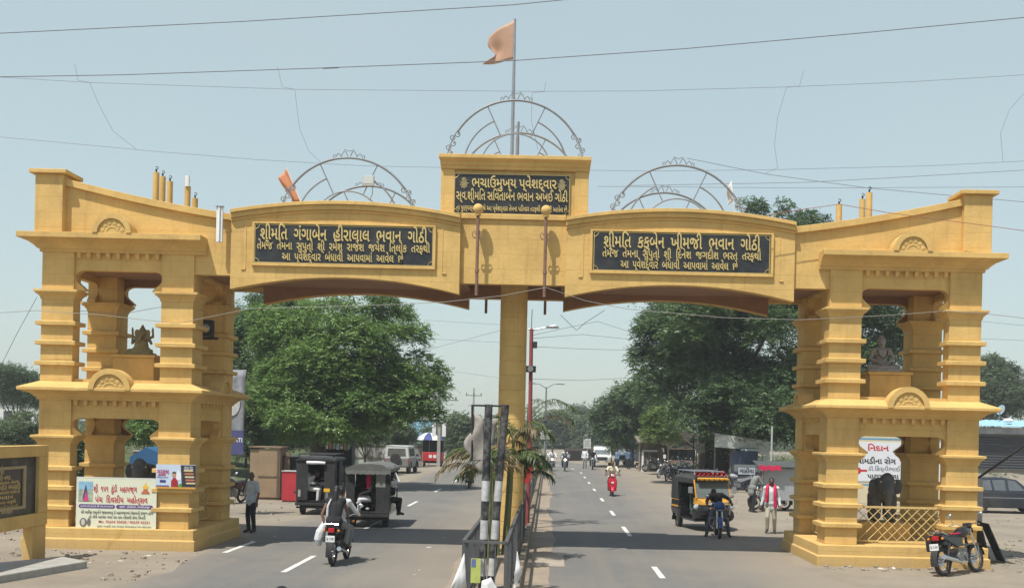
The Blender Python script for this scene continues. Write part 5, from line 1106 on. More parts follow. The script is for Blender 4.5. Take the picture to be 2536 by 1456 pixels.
p_ = at(1560, 1120, 98); tree('shade_tree', 'rounded mid green tree left of the huge dark tree', (p_.x, 98, 0), 8, blobs_in(1570,1035,98,85,72,34,9,(1,1.7),.9)+blobs_in(1620,985,98,70,55,14,63,(.9,1.5)), 14000, 14, LF2, (.055,.27), (.4,.7), trunk_r=.35, trunk_h=3)
p_ = at(1640, 1120, 82); tree('young_tree', 'bright yellow green young tree before the dark crown', (p_.x, 82, 0), 6, blobs_in(1640,1060,82,32,48,10,10,(.6,1.0)), 2400, 15, LF3, (.04,.22), (.35,.6), trunk_r=.1, trunk_h=1.5)
r0 = random.Random(4)
for i, (u, v, Y, ru, rv, lb) in enumerate(((1385,1075,190,30,38,'far hazy tree nearest the street lamp above the two bikes'),(1425,1062,205,36,48,'tall far hazy tree in the gap between the two lamp posts'),(1470,1072,180,32,44,'far hazy tree right behind the second lamp post'),(1345,1082,200,24,30,'far hazy tree just right of the round column'),(1512,1085,150,30,34,'far tree beside the left edge of the rounded mid green tree'),
        (1148,1078,112,42,38,'green tree behind the left palm fronds'),(1095,1092,150,18,20,'small far tree beside the blue building'),(1200,1092,170,40,24,'low far tree behind the striped posts'))):
    p_ = at(u, 1100, Y); s_ = Y/100; tree('far_tree', lb, (p_.x, Y, 0), 7, blobs_in(u,v,Y,ru,rv,16,20+i,(1.0*s_,1.5*s_)), 1900, 30+i, LF4, (.075*s_,.34*s_), (.4*s_,.8*s_), trunk_r=.2, trunk_h=2, group='far trees along the road', k=6)
for i, (u, v, Y, ru, rv, lb) in enumerate(((40,962,95,62,40,'dark leafy tree at the far left behind the field'),(150,985,100,60,30,'tree glimpsed through the left tower below the upper floor'),(2470,955,115,70,62,'pale green tree right of the right tower above the dish'),(2560,980,110,60,80,'tree at the right edge of the picture'),(2440,1010,112,50,45,'lower bush under the pale green tree right of the tower'))):
    p_ = at(u, 1100, Y); s_ = Y/100; tree('roadside_tree', lb, (p_.x, Y, 0), 8, blobs_in(u,v,Y,ru,rv,20,70+i,(.9*s_,1.5*s_)), 4600, 80+i, LF4 if i > 1 else LF2, (.05*s_,.26*s_), (.4,.8), trunk_r=.22, trunk_h=2.5, group='trees beyond the towers', k=8)
for i, (u, v, Y, ru, rv, lb) in enumerate(((205,1130,44,40,75,'tall green shrub seen through the left lower opening'),(355,1065,52,52,36,'green shrub behind the blue tarpaulin in the left opening'),(905,1075,70,42,30,'small tree in front of the grey tin fence'),(988,1082,86,30,24,'thin dry tree at the end of the grey tin fence'),(60,1075,60,90,40,'low green thicket on the bank at the far left'),(610,1085,66,60,45,'dark shrub added in place of tree shade right behind the plywood cabin'),(700,1080,68,60,40,'dark shrub added in place of tree shade behind the dark cabin'))):  # last two are dark shrubs added as a backdrop in place of tree shade
    p_ = at(u, 1100, Y); tree('shrub', lb, (p_.x, Y, 0 if i != 4 else .8), 4, blobs_in(u,v,Y,ru,rv,14,90+i,(.5,.9)), 2600, 95+i, (LF4,LF1,LF4,LF4,LF4,LF2,LF2)[i], (.03,.16), (.25,.45), trunk_r=.08, trunk_h=1, cat='tree' if i in (2,3) else 'shrub')
# ------------------------------------------------------------------ areca palms in the median
def palm_mat(name, a, b): return leaf_mat(name, a, b, .25)
PALMG = palm_mat('palm_green', (.045,.08,.025), (.12,.15,.05)); PALMD = palm_mat('dry_palm', (.13,.12,.055), (.26,.2,.11))
def frond(t, base, az, L_, el, droop, seed, m, lf=.36, nl=26):
    g = np.random.default_rng(seed); n = 14; pts = []; p = np.array(base, float); e = el; st = L_/n
    for i in range(n+1):
        pts.append(p.copy()); p = p+st*np.array([math.sin(az)*math.cos(e), math.cos(az)*math.cos(e), math.sin(e)]); e -= droop/n*(.5+1.1*i/n)
    mb = MB(); mb.tube([tuple(q) for q in pts], [.014*(1-.8*i/n)+.003 for i in range(n+1)], 5); fr = mb.build('frond', BARK if m is PALMD else MC.setdefault('palm_stalk', mat('palm_stalk_green', (.13,.14,.05), .6, .2, 6)), t, True)
    pts = np.array(pts); f = np.repeat(np.linspace(.16,.985,nl), 2); k = f*n; i0 = np.minimum(k.astype(int), n-1); a = pts[i0]+(pts[i0+1]-pts[i0])*(k-i0)[:,None]; T = unit(pts[i0+1]-pts[i0])
    side = unit(np.cross(T, np.array([0,0,1.])))*np.tile([1,-1], nl)[:,None]; N = unit(np.cross(side, T)); 
    D = unit(side*.8+T*.75+np.array([0,0,-.30])+g.normal(0,.14,side.shape)); ll = lf*(np.sin(np.pi*np.clip(f*.8+.12,0,1))*.7+.35)*g.uniform(.85,1.15,2*nl)
    W = unit(np.cross(D, np.array([0,0,1.])+g.normal(0,.35,D.shape)))*.015; mid = a+D*ll[:,None]*.55; tip = a+D*ll[:,None]+np.array([0,0,-1.])*(ll*.3)[:,None]
    V = np.concatenate([np.stack([a-W*.5, mid-W, mid+W, a+W*.5], 1), np.stack([mid-W, tip, tip, mid+W], 1)], 0)
    tint = np.clip(g.uniform(0,1,len(V))*.6+g.uniform(0,.4), 0, 1); np_mesh('leaflets', V, tint, m, fr)
def areca(label, x, y, specs, seed, stems=((0,0,1.2),), z=.12):
    t = thing('areca_palm', label, 'palm', (x, y, z), 0, 'areca palms on the median'); r_ = random.Random(seed)
    for sx, sy, h in stems:
        m = MB(); m.tube([(sx*.6,sy,0),(sx*.85,sy,h*.5),(sx,sy,h)], [.055,.045,.035], 8); m.build('stem', MC['palm_stalk_green'] if 'palm_stalk_green' in MC else mat('palm_stalk_green', (.13,.14,.05), .6, .2, 6), t, True)
    for i, (az, L_, el, dr, dry, sh) in enumerate(specs):
        sx, sy, h = stems[sh % len(stems)]; frond(t, (sx+r_.uniform(-.04,.04), sy+r_.uniform(-.04,.04), h-.05), R(az), L_, R(el), R(dr), seed*50+i, PALMD if dry else PALMG)
    return t
r_ = random.Random(9)
def fan(nf, seed, lo=25, hi=80, L0=1.2, L1=1.8, dryp=.3, ns=4):
    q = random.Random(seed); return [(360*i/nf+q.uniform(-15,15), q.uniform(L0,L1), q.uniform(lo,hi), q.uniform(70,140), q.random() < dryp, q.randrange(ns)) for i in range(nf)]
areca('areca palm clump reaching up in front of the round column', -1.15, 25.6, fan(26, 3, 30, 84, .75, 1.15, .25, 4), 3, ((0,0,2.3),(.32,.1,2.75),(-.12,.1,1.9),(.22,.2,2.1)))
areca('drooping half dry areca palm with fronds hanging over the left lane', -1.25, 23.8, fan(7, 5, 30, 70, .6, .85, .5, 2)+[(-95,1.2,40,110,1,0),(-78,1.15,50,115,0,0),(-100,1.25,38,105,1,1)], 5, ((0,0,2.25),(-.08,.1,2.0)))
areca('low areca palm clump with fronds leaning over the right kerb', -.85, 28.9, fan(12, 7, 30, 75, .7, .95, .3, 2)+[(85,.95,40,110,0,0),(95,.9,30,95,0,1)], 7, ((.1,0,2.1),(.2,.2,1.8)))
areca('arching palm behind the column beside the red pole', -.72, 35.5, [(80,2.2,70,130,0,0),(100,2.0,62,140,0,0),(60,2.1,75,120,0,0),(-60,1.6,65,120,1,0),(180,1.6,70,120,0,0),(20,1.8,78,100,0,0),(88,1.9,50,130,1,0)], 8, ((0,0,3.0),))
areca('green palm clump farther along the median', -1.1, 41, fan(20, 12, 25, 80, 1.2, 1.7, .3, 2), 12, ((0,0,1.3),(.2,0,1.0)))
areca('palm clump far along the median on the left side', -1.3, 52, fan(20, 13, 25, 80, 1.5, 2.2, .3, 2), 13, ((0,0,1.8),(-.3,0,1.5)))
# ================================================================== THE MEDIAN
RAILM = mat('dark_grey_rail', (.075,.08,.085), .6, .2, 6, dirt=(.2,.15,.1), damt=.4)
STRIPE = None
def kerb(x0, x1, y0, y1, name):
    m = bpy.data.materials.get('kerb_stripes')
    if not m:
        m = mat('kerb_stripes', (.35,.3,.22), .9, 0); t = m.node_tree; p = t.nodes['Principled BSDF']; L = t.links.new
        g_ = t.nodes.new('ShaderNodeNewGeometry'); s_ = t.nodes.new('ShaderNodeSeparateXYZ'); L(g_.outputs['Position'], s_.inputs[0]); w_ = t.nodes.new('ShaderNodeMath'); w_.operation = 'PINGPONG'; w_.inputs[1].default_value = .45; L(s_.outputs[1], w_.inputs[0])
        c_ = t.nodes.new('ShaderNodeMath'); c_.operation = 'GREATER_THAN'; c_.inputs[1].default_value = .225; L(w_.outputs[0], c_.inputs[0]); n_ = t.nodes.new('ShaderNodeTexNoise'); n_.inputs['Scale'].default_value = 5; n_.inputs['Detail'].default_value = 8; L(g_.outputs['Position'], n_.inputs['Vector'])
        a = t.nodes.new('ShaderNodeMix'); a.data_type = 'RGBA'; a.inputs[6].default_value = (.12,.105,.09,1); a.inputs[7].default_value = (.36,.29,.17,1); L(c_.outputs[0], a.inputs[0])
        r_ = t.nodes.new('ShaderNodeMapRange'); r_.inputs[1].default_value = .42; r_.inputs[2].default_value = .62; L(n_.outputs[0], r_.inputs[0]); b = t.nodes.new('ShaderNodeMix'); b.data_type = 'RGBA'; L(r_.outputs[0], b.inputs[0]); L(a.outputs[2], b.inputs[6]); b.inputs[7].default_value = (.29,.235,.17,1); L(b.outputs[2], p.inputs['Base Color'])
    mb = MB(); y = y0
    while y < y1:
        ln = .88; cx = curve_x(y+ln/2); mb.box(x0+cx, x1+cx, y+.01, y+ln, -.05, .19+.01*math.sin(y*3)); y += ln+.01
    return tag(mb.build(name, m, bevel=.02), kind='structure')
kerb(-1.56, -1.42, 12, 100, 'median_kerb'); kerb(-.62, -.48, 12, 100, 'median_kerb')
sheet('median_soil', [(-1.43+curve_x(y), y) for y in YS], [(-.61+curve_x(y), y) for y in YS], .12, SAND)
def railing(label, pts, h=1.1, gap=.16, group='steel railings of the median'):
    a = Vector(pts[0]); t = thing('median_railing', label, 'railing', (a.x, a.y, .12), 0, group); L_ = [Vector(p)-a for p in pts]
    m = MB()
    for i in range(len(L_)-1):
        for z in (h, .12):
            p, q = L_[i], L_[i+1]; d = (q-p).normalized(); s_ = Vector((d.y,-d.x))*(.03 if z == h else .015)
            m.loft([[(p.x+s_.x,p.y+s_.y,z-.02),(p.x-s_.x,p.y-s_.y,z-.02),(p.x-s_.x,p.y-s_.y,z+.02),(p.x+s_.x,p.y+s_.y,z+.02)],[(q.x+s_.x,q.y+s_.y,z-.02),(q.x-s_.x,q.y-s_.y,z-.02),(q.x-s_.x,q.y-s_.y,z+.02),(q.x+s_.x,q.y+s_.y,z+.02)]])
    m.build('rail', RAILM, t)
    m = MB()
    for i in range(len(L_)-1):
        p, q = L_[i], L_[i+1]; n = max(1, int((q-p).length/gap))
        for k_ in range(n+1):
            c = p.lerp(q, k_/n); pm_ = MB() if k_ % 12 == 0 else m; pm_.cbox((c.x, c.y, h/2-.02), (.02,.012,h-.06) if k_ % 12 else (.05,.05,h-.02))
            if k_ % 12 == 0: pm_.build('post', RAILM, t)
    m.build('bars', RAILM, t); return t
v2 = lambda *a: [Vector((x, y)) for x, y in a]
railing('dark steel railing wrapping the near end of the median', v2((-1.36,24.4),(-1.36,17.9),(-.66,17.75),(-.66,24.0),(-.62,30.5)))
railing('dark steel railing along the right side of the median beyond the column', v2(*[(-.72+curve_x(y), y) for y in (31.5,40,50,60,70,80)]), 1.15)
railing('dark steel railing along the left side of the median beyond the column', v2(*[(-1.36+curve_x(y), y) for y in (31.5,40,50,60,70,80)]), 1.15)
def striped_post(label, x, y, h, lean):
    t = thing('striped_post', label, 'post', (x, y, .1), 0, 'black and white posts on the median'); q_ = MB(); k_ = [(0,.28,1),(.28,.6,0),(.6,.95,1),(.95,1.3,0),(1.3,1.65,1),(1.65,2.02,0),(2.02,h,1)]
    bw = mat('flaking_black', (.02,.02,.024), .6, .3, 6, dirt=(.35,.34,.32), dscale=6, damt=.55); ww = mat('flaking_white', (.55,.55,.54), .7, .1, 6, dirt=(.12,.11,.1), dscale=5, damt=.7)
    q_.tube([(lean*a,0,a) for a, b, c in k_]+[(lean*h,0,h)], .072, 14); n = 14
    for i_, (a, b, c) in enumerate(k_): q_.m[i_*n:(i_+1)*n] = [0 if c else 1]*n
    q_.build('post_shaft', [bw, ww], t, True)
striped_post('straight black and white striped post with a torn frame banner tied to it', -1.17, 20.0, 3.42, .015)
striped_post('leaning black and white striped post right of the straight one', -1.02, 20.05, 3.42, .06)
t = thing('torn_banner', 'torn grey banner in a dark metal frame tied to the striped post', 'banner', (-1.3, 20.18, 2.5)); m = MB(); m.tube([(-.12,0,-.02),(-.13,0,1.0)], .022, 6); m.tube([(.12,0,-.05),(.13,0,1.0)], .022, 6); m.tube([(-.15,0,1.0),(.42,0,1.0)], .02, 6); m.tube([(-.08,0,-.02),(.3,-.02,.02)], .008, 5); m.build('frame', RUST if False else BLKM, t, True)
G_ = [[(-.13-(.13*math.sin(math.pi*min(1,max(0,(b-.3)/.5)))*(1-a) if .3 < b < .8 else 0)+.26*a+.02*math.sin(b*9+a*4), .03*math.sin(a*6+b*7), .82-b*.98-.08*a+.04*math.sin(a*5)) for b in [i/12 for i in range(13)]] for a in [i/6 for i in range(7)]]
flag_cloth(G_, 'torn_cloth', mat('weathered_banner', (.30,.275,.245), .85, .25, 7, dirt=(.13,.12,.11), dscale=2.5, damt=.7), t)
G_ = [[(.15+.2*a*(1-b), .05+.04*math.sin(b*5), .72+.05*a-b*.85) for b in [i/8 for i in range(9)]] for a in [i/4 for i in range(5)]]; flag_cloth(G_, 'torn_cloth', MC['weathered_banner'], t)
WSHEET = mat('white_flex_sheet', (.62,.63,.62), .6, .08, 4)
for i, (u0, v0, Y, pts, lb) in enumerate(((1150,1368,17.6,((0,0),(.05,-.55),(-.26,-.72),(-.22,-.6)),'white flex sheet caught on the left end of the median railing'),(1280,1400,17.7,((0,.25),(.08,-.12),(-.06,-.5),(-.03,-.1)),'narrow white flex strip hanging on the right side of the railing'),(1212,1450,17.2,((-.12,.08),(.02,.14),(.22,-.2),(-.16,-.3)),'crumpled pale sheet in front of the railing at the bottom edge'))):
    c = at(u0, v0, Y); t = thing('flex_sheet', lb, 'sheet', c); G_ = []
    for a in range(5):
        row = []
        for b in range(5):
            fa, fb = a/4, b/4; P0 = [pts[0][k]*(1-fa)+pts[1][k]*fa for k in (0,1)]; P1 = [pts[3][k]*(1-fa)+pts[2][k]*fa for k in (0,1)]
            row.append((P0[0]*(1-fb)+P1[0]*fb, -.03+.03*math.sin(a*1.7+b), P0[1]*(1-fb)+P1[1]*fb))
        G_.append(row)
    flag_cloth(G_, 'sheet_cloth', WSHEET, t)
t = thing('poster_scrap', 'small yellow and blue poster scrap on the left railing', 'poster', at(1178,1412,17.85)); m = MB(); m.box(-.08,.08,-.01,.0,-.2,.2); m.build('paper', mat('lime_paper',(.42,.47,.12),.7,.2,5), t); m = MB(); m.box(-.07,.0,-.014,-.011,.06,.19); m.build('picture', mat('blue_print',(.12,.15,.35),.7,.2,9), t)
c = at(1302,1172,33); t = thing('traffic_sign', 'small red board with white marking behind the column on the railing', 'sign', c); m = MB(); m.prism([(-.12,.2),(.22,.2),(.1,-.28),(-.1,-.3)], 0, .02); m.build('board', RED, t); m = MB(); m.prism([(-.06,.12),(-.0,.12),(.02,-.1),(-.05,-.15)], -.004, -.001); m.build('marking', BLK, t); m = MB(); m.tube([(0,.03,.2),(0,.03,-1.25)], .02, 6); m.build('post', STE, t)
# red lamp post, street lamps, utility poles
def pole_base(u, Y): p = at(u, 1100, Y); return p.x
t = thing('red_pole', 'red wire wrapped pole with a speaker box behind the round column', 'pole', (at(1312,1000,34).x, 34, .1)); m = MB(); zt = at(1312,822,34).z; m.tube([(0,0,0),(.02,0,zt*.5),(0,0,zt)], [.075,.065,.06], 10); m.build('pole', mat('faded_red_paint',(.3,.07,.065),.7,.25,5,dirt=(.12,.09,.08),damt=.5), t, True)
m = MB(); m.tube([(0,0,zt-.05),(.75,0,zt+.12)], .025, 6); m.box(.45,.85,-.06,.06,zt+.03,zt+.09); m.tube([(-.1,0,zt-.02),(.1,0,zt-.02)], .03, 6); m.build('lamp_arm', STE, t); m = MB(); zz = at(1312,922,34).z; m.box(-.17,.17,-.17,-.07,zz-.1,zz+.1); m.build('speaker_box', BLK, t, bevel=.02); m = MB(); m.lathe([(.09,0),(.07,.012),(.02,.005)], (0,-.185,zz), 'y', 16); m.build('speaker_cone', STE, t, True); m = MB(); m.tube([(0,0,zt),(.01,0,zt+.6)], .012, 5); m.cbox((.12,0,zt-.5),(.14,.1,.2)); m.build('camera', BLKM, t)
def street_lamp(label, u, v, Y, arm, board=None):
    c = at(u, v, Y); t = thing('street_lamp', label, 'street lamp', (c.x, Y, 0), 0, 'twin arm street lamps'); h = c.z; m = MB(); m.tube([(0,0,0),(0,0,h)], [.09,.05], 10); m.build('pole', PIPEM, t, True)
    for s_ in (-1,1): m = MB(); m.tube([(0,0,h-.1),(s_*arm*.6,0,h+.18),(s_*arm,0,h+.2)], .028, 6); m.cbox((s_*(arm+.2),0,h+.2),(.5,.16,.07)); m.build('lamp_arm', PIPEM, t)
    if board: z0, z1, w_ = board; m = MB(); m.box(-w_/2,w_/2,-.12,-.09,z0,z1); b = m.build('notice_board', mat('dusty_notice',(.5,.5,.47),.6,.2,3), t); m = MB(); [m.box(-w_*.36,w_*.36,-.127,-.122,z0+(z1-z0)*f,z0+(z1-z0)*(f+.07)) for f in (.2,.38,.56,.74)]; m.build('print_rows', mat('grey_print',(.2,.2,.2),.7,.1), b)
    m = MB(); m.cbox((0,-.1,h*.62),(.2,.12,.14)); m.build('meter_box', BLKM, t)
street_lamp('nearer twin arm street lamp with a white board right of the round column', 1353, 958, 70, .72, (2.55,3.15,.62)); street_lamp('farther twin arm street lamp with a white board at the road bend', 1456, 1010, 112, .8, (1.4,2.4,.75))
def util_pole(label, u, v, Y, kind=0):
    c = at(u, v, Y); t = thing('utility_pole', label, 'utility pole', (c.x, Y, 0), 0, 'concrete utility poles'); h = c.z; m = MB(); m.loft([[(-.14,-.1,0),(.14,-.1,0),(.14,.1,0),(-.14,.1,0)],[(-.09,-.07,h),(.09,-.07,h),(.09,.07,h),(-.09,.07,h)]]); m.build('pole', CONC, t)
    m = MB(); m.box(-.9,.9,-.1,-.04,h-.9,h-.8) if kind else m.box(-.5,1.5,-.1,-.04,h-1.1,h-1.0); m.build('cross_arm', STE, t)
    m = MB(); [m.lathe([(.02,0),(.07,.05),(.05,.12),(.06,.18),(.02,.24)], (x,-.07,h-(.8 if kind else 1.0)), 'z', 10) for x in ((-.8,0,.8) if kind else (-.4,.4,1.3))]; m.build('insulators', mat('brown_ceramic',(.12,.07,.05),.3,.1), t, True)
    if kind: m = MB(); m.box(-.6,.6,-.1,-.04,h-2.0,h-1.92); m.build('cross_arm', STE, t)
    else: m = MB(); m.box(-.55,-.25,-.14,-.1,h*.38,h*.55); m.box(.25,.55,-.14,-.1,h*.38,h*.55); m.build('small_board', WHT, t)
util_pole('utility pole with small white boards by the blue building', 1090, 958, 88); util_pole('utility pole with two cross arms above the striped posts', 1174, 960, 120, 1)
# ================================================================== POSTERS AND BOARDS AT THE TOWERS
def ysc(Y): return F/Y
c = at(288, 1247, 26.12); t = thing('event_banner', 'cream event banner with red headline tied to the left tower railing', 'banner', c); W_, H_ = 1.89, 1.22
m = MB(); m.box(-W_/2,W_/2,0,.02,-H_/2,H_/2); m.build('flex_panel', mat('pale_cream_print',(.66,.68,.53),.55,.05,2), t)
m = MB(); [m.box(*a) for a in ((-W_/2-.012,W_/2+.012,-.004,.024,H_/2,H_/2+.018),(-W_/2-.012,W_/2+.012,-.004,.024,-H_/2-.012,-H_/2),(W_/2,W_/2+.014,-.004,.024,-H_/2,H_/2),(-W_/2-.014,-W_/2,-.004,.024,-H_/2,H_/2))]; m.build('frame', WHT, t)
RPR = mat('red_print', (.48,.035,.05), .6, 0); PPR = mat('purple_print', (.11,.06,.2), .6, 0); KPR = mat('dark_print', (.06,.065,.055), .6, 0); WPR = mat('white_print', (.75,.74,.78), .6, 0)
m = MB(); put_text(m,'શ્ી  ૧૫૧  કુંડી  મહાયજ્ઞ',-.03,.345,.2,1.04,.02,0,-.006); put_text(m,'પંચ  િદવસીય  મહોત્સવ',.12,.09,.2,1.26,.02,0,-.006); put_text(m,'Mo. 92654 30428 / 90239 42231',.2,-.435,.09,1.22,.01,0,-.006); m.build('red_lettering', RPR, t)
m = MB(); 
for x0, x1 in ((-.9,-.03),(0.0,.88)): m.prism([(x0+.03,-.115),(x1-.03,-.115),(x1,-.085),(x1,-.05),(x1-.03,-.02),(x0+.03,-.02),(x0,-.05),(x0,-.085)], -.004, -.001)
b_ = m.build('purple_strip', PPR, t); m = MB(); put_text(m,'તા.૨૧-૦૫-૨૦૨૧ થી ૨૫-૦૫-૨૦૨૧',-.465,-.068,.075,.78,.01,0,-.007); put_text(m,'સ્થળ : હોમશાળા, ભચાઉ-કચ્છ',.44,-.068,.075,.72,.01,0,-.007); m.build('strip_lettering', WPR, b_)
m = MB(); put_text(m,'સૌ ભાિવક ભક્તોને જણાવવાનું કે મહાયજ્ઞમાં બેસવાની ઇચ્છા હોય',.02,-.215,.1,1.72,.015,0,-.006); put_text(m,'તો નીચે આપેલ નંબર પર નામ નોંધાવી સેવા િવનંતી',.03,-.325,.1,1.36,.015,0,-.006); put_text(m,'પૂજ્ય બાપુશ્ી તથા સમસ્ત સેવકગણના જય સીતારામ',.2,-.545,.07,1.3,.005,0,-.006); m.build('dark_lettering', KPR, t)
m = MB(); quad(m,-.91,-.57,.04,.52,-.005); p0 = m.build('picture', mat('landscape_print',(.32,.36,.28),.6,.5,9), t); m = MB(); m.prism([(-.91,.33),(-.57,.33),(-.57,.52),(-.91,.52)],-.0075,-.006); m.build('picture_sky', mat('sky_print',(.25,.45,.6),.6,.3,7), p0); m = MB(); m.prism([(-.81,.1),(-.68,.1),(-.71,.36),(-.735,.46),(-.76,.36)],-.0105,-.009); m.build('picture_figure', mat('navy_print',(.06,.07,.16),.6,.2), p0); m = MB(); m.prism([(-.81,.06),(-.65,.06),(-.69,.14),(-.73,.3),(-.76,.14)],-.0135,-.012); m.build('picture_skirt', mat('pink_print',(.6,.06,.2),.6,.1), p0)
m = MB(); m.prism([(.59,.25),(.80,.25),(.78,.31),(.61,.31)],-.006,-.003); m.prism([(.63,.315),(.76,.315),(.74,.36),(.65,.36)],-.006,-.003); f_ = m.build('emblem', mat('brick_print',(.5,.14,.06),.6,.2), t); m = MB(); m.prism([(.64,.37),(.75,.37),(.77,.43),(.72,.46),(.70,.54),(.67,.46),(.62,.43)],-.006,-.003); m.build('flame', mat('flame_print',(.75,.45,.05),.6,.2), f_)
m = MB(); disc(m,-.78,-.46,.09,.11,-.005,20); f_ = m.build('portrait', mat('grey_print_photo',(.16,.15,.14),.6,.4,14), t); m = MB(); disc(m,-.785,-.45,.045,.075,-.008,16); m.build('portrait_beard', mat('pale_print',(.5,.48,.45),.6,.2,14), f_); m = MB(); disc(m,-.645,-.45,.045,.1,-.005,14); m.build('portrait', MC['grey_print_photo'], t)
c = at(435.5, 1180, 26.06); t = thing('school_poster', 'small school poster with a child in red on the front pier of the left tower', 'poster', c); W_, H_ = .95, .58
m = MB(); m.box(-W_/2,W_/2,0,.015,-H_/2,H_/2); m.build('panel', mat('pale_blue_print',(.52,.6,.72),.55,.1,3), t)
m = MB(); put_text(m,'ગુરુકુલ',-.31,.11,.16,.29,.02,0,-.006); m.build('red_lettering', mat('magenta_print',(.4,.03,.12),.6,0), t); m = MB(); put_text(m,'િવદ્યાલય',-.31,-.02,.06,.26,.01,0,-.006); m.box(-.38,-.24,-.006,-.003,-.14,-.08); m.box(-.46,-.16,-.006,-.003,-.235,-.21); m.build('blue_lettering', mat('navy_ink',(.05,.05,.2),.6,0), t)
m = MB(); m.prism([(.15,-H_/2+.05),(W_/2,-H_/2+.05),(W_/2,H_/2-.01),(.11,H_/2-.01)],-.006,-.003); d_ = m.build('dark_block', mat('dark_slate_print',(.03,.035,.045),.6,.2), t)
for i, cc in enumerate(((.6,.5,.25),(.5,.18,.06),(.6,.5,.3),(.5,.16,.1),(.6,.48,.25))): m = MB(); z = .13-.075*i; x0 = .2+.015*i; m.prism([(x0,z),(x0+.2,z),(x0+.215,z+.02),(x0+.2,z+.04),(x0,z+.04),(x0-.015,z+.02)],-.0095,-.0065); m.build('strip', mat(f'strip_print_{i}',cc,.6,0), d_)
m = MB(); put_text(m,'વહેલા તે પહેલા',.3,.235,.05,.2,.01,0,-.009); put_text(m,'પ્રવેશ ચાલુ',.3,.19,.06,.22,.01,0,-.009); m.build('white_lettering', WPR, d_)
m = MB(); m.prism([(-.11,-.24),(.06,-.24),(.05,-.1),(.0,-.03),(-.06,-.03),(-.11,-.1)],-.008,-.005); f_ = m.build('child_in_red', mat('maroon_print',(.33,.02,.03),.6,.15), t); m = MB(); disc(m,-.04,.04,.05,.06,-.0085,14); m.build('child_face', mat('face_print',(.5,.28,.18),.6,.1), f_); m = MB(); disc(m,-.04,.075,.055,.045,-.0105,12,0,math.pi); m.build('child_hair', BLK, f_)
m = MB(); m.prism([(-.0,-.08),(.13,-.08),(.13,.1),(.09,.1),(.06,.18),(.03,.1),(0,.1)],-.0055,-.003); m.build('building_print', WPR, t); m = MB(); m.prism([(.05,-.24),(.15,-.24),(.15,-.15),(.08,-.17)],-.006,-.003); m.build('green_print', mat('green_ink',(.08,.3,.06),.6,.1), t); m = MB(); m.box(-W_/2,W_/2,-.006,-.003,-H_/2,-H_/2+.045); m.build('orange_footer', mat('orange_print',(.6,.3,.05),.6,.1), t)
# ochre framed donor board beside the road, facing the carriageway
t = thing('donor_board', 'ochre framed black donor board on a stout leg at the left edge', 'notice board', (-11.0, 24.0, 0)); Y0, Z0, Z1 = -4.6, .76, 2.5
m = MB(); [m.box(-.28,0,*a) for a in ((Y0,0,Z1-.24,Z1),(Y0,0,Z0,Z0+.28),(-.42,0,Z0+.28,Z1-.24),(Y0,Y0+.42,Z0+.28,Z1-.24))]; m.build('frame', OCHP, t, bevel=.012)
m = MB(); m.box(-.2,-.08,Y0+.42,-.42,Z0+.28,Z1-.24); m.build('black_panel', mat('peeling_black_board',(.02,.021,.024),.4,.3,4,dirt=(.4,.4,.4),dscale=1.1,damt=.35), t)
m = MB(); y0, y1, z0, z1 = -2.9, -.95, Z0+.42, Z1-.42; [m.box(-.079,-.03,*a) for a in ((y0,y1,z1-.06,z1),(y0,y1,z0,z0+.06),(y0,y0+.1,z0+.06,z1-.06),(y1-.1,y1,z0+.06,z1-.06))]; m.build('inner_frame', mat('sand_stone_trim',(.36,.28,.15),.8,.15,6), t)
m = MB(); m.box(-.079,-.06,y0+.1,y1-.1,z0+.06,z1-.06); s_ = m.build('granite_slab', mat('brown_black_granite',(.022,.017,.013),.3,.3,9), t)
M_ = Matrix.Translation((-.056,(y0+y1)/2,(z0+z1)/2)) @ Matrix.Rotation(R(90),4,'Z'); m = MB(M_)
for i, (s2, wd, sz) in enumerate((('ભચાઉ નગર',.7,.14),('મુખ્ય પ્વેશદ્વાર તેમજ',1.45,.1),('ગોઠી પિરવાર ભચાઉ',1.55,.15),('તરફથી બંધાવી આપવામાં આવેલ છે',1.5,.1),('શ્ી ભવાન',.95,.12),('તેમના પિરવાર તરફથી',1.2,.08),('પ્વેશદ્વાર બંધાવી આપેલ છે',1.35,.08),('સંવત ૨૦૬૦',.9,.08))): put_text(m, s2, 0, .22-.1*i, sz, wd, .01, 0, 0)
m.build('lettering', GOLD, s_); m = MB(M_); m.prism([(-.05,.3),(.05,.3),(.08,.36),(.03,.44),(0,.52),(-.03,.44),(-.08,.36)],-.003,0); m.build('emblem', MC['aged_bronze'], s_)
for ya_ in (-.62, -4.5): m = MB(); m.box(-.24,-.02,ya_,ya_+.6,-.05,Z0); m.build('leg', OCHP, t, bevel=.012)
pts = [gr(-120,1402,.15), gr(155,1377,.15), gr(216,1388,.15), gr(0,1424,.15), gr(-160,1448,.15)]; m = MB(); m.prism([(p.x,p.y) for p in pts], -.05, .15, 'z'); tag(m.build('pavement_slab', CONC, bevel=.02), kind='structure')
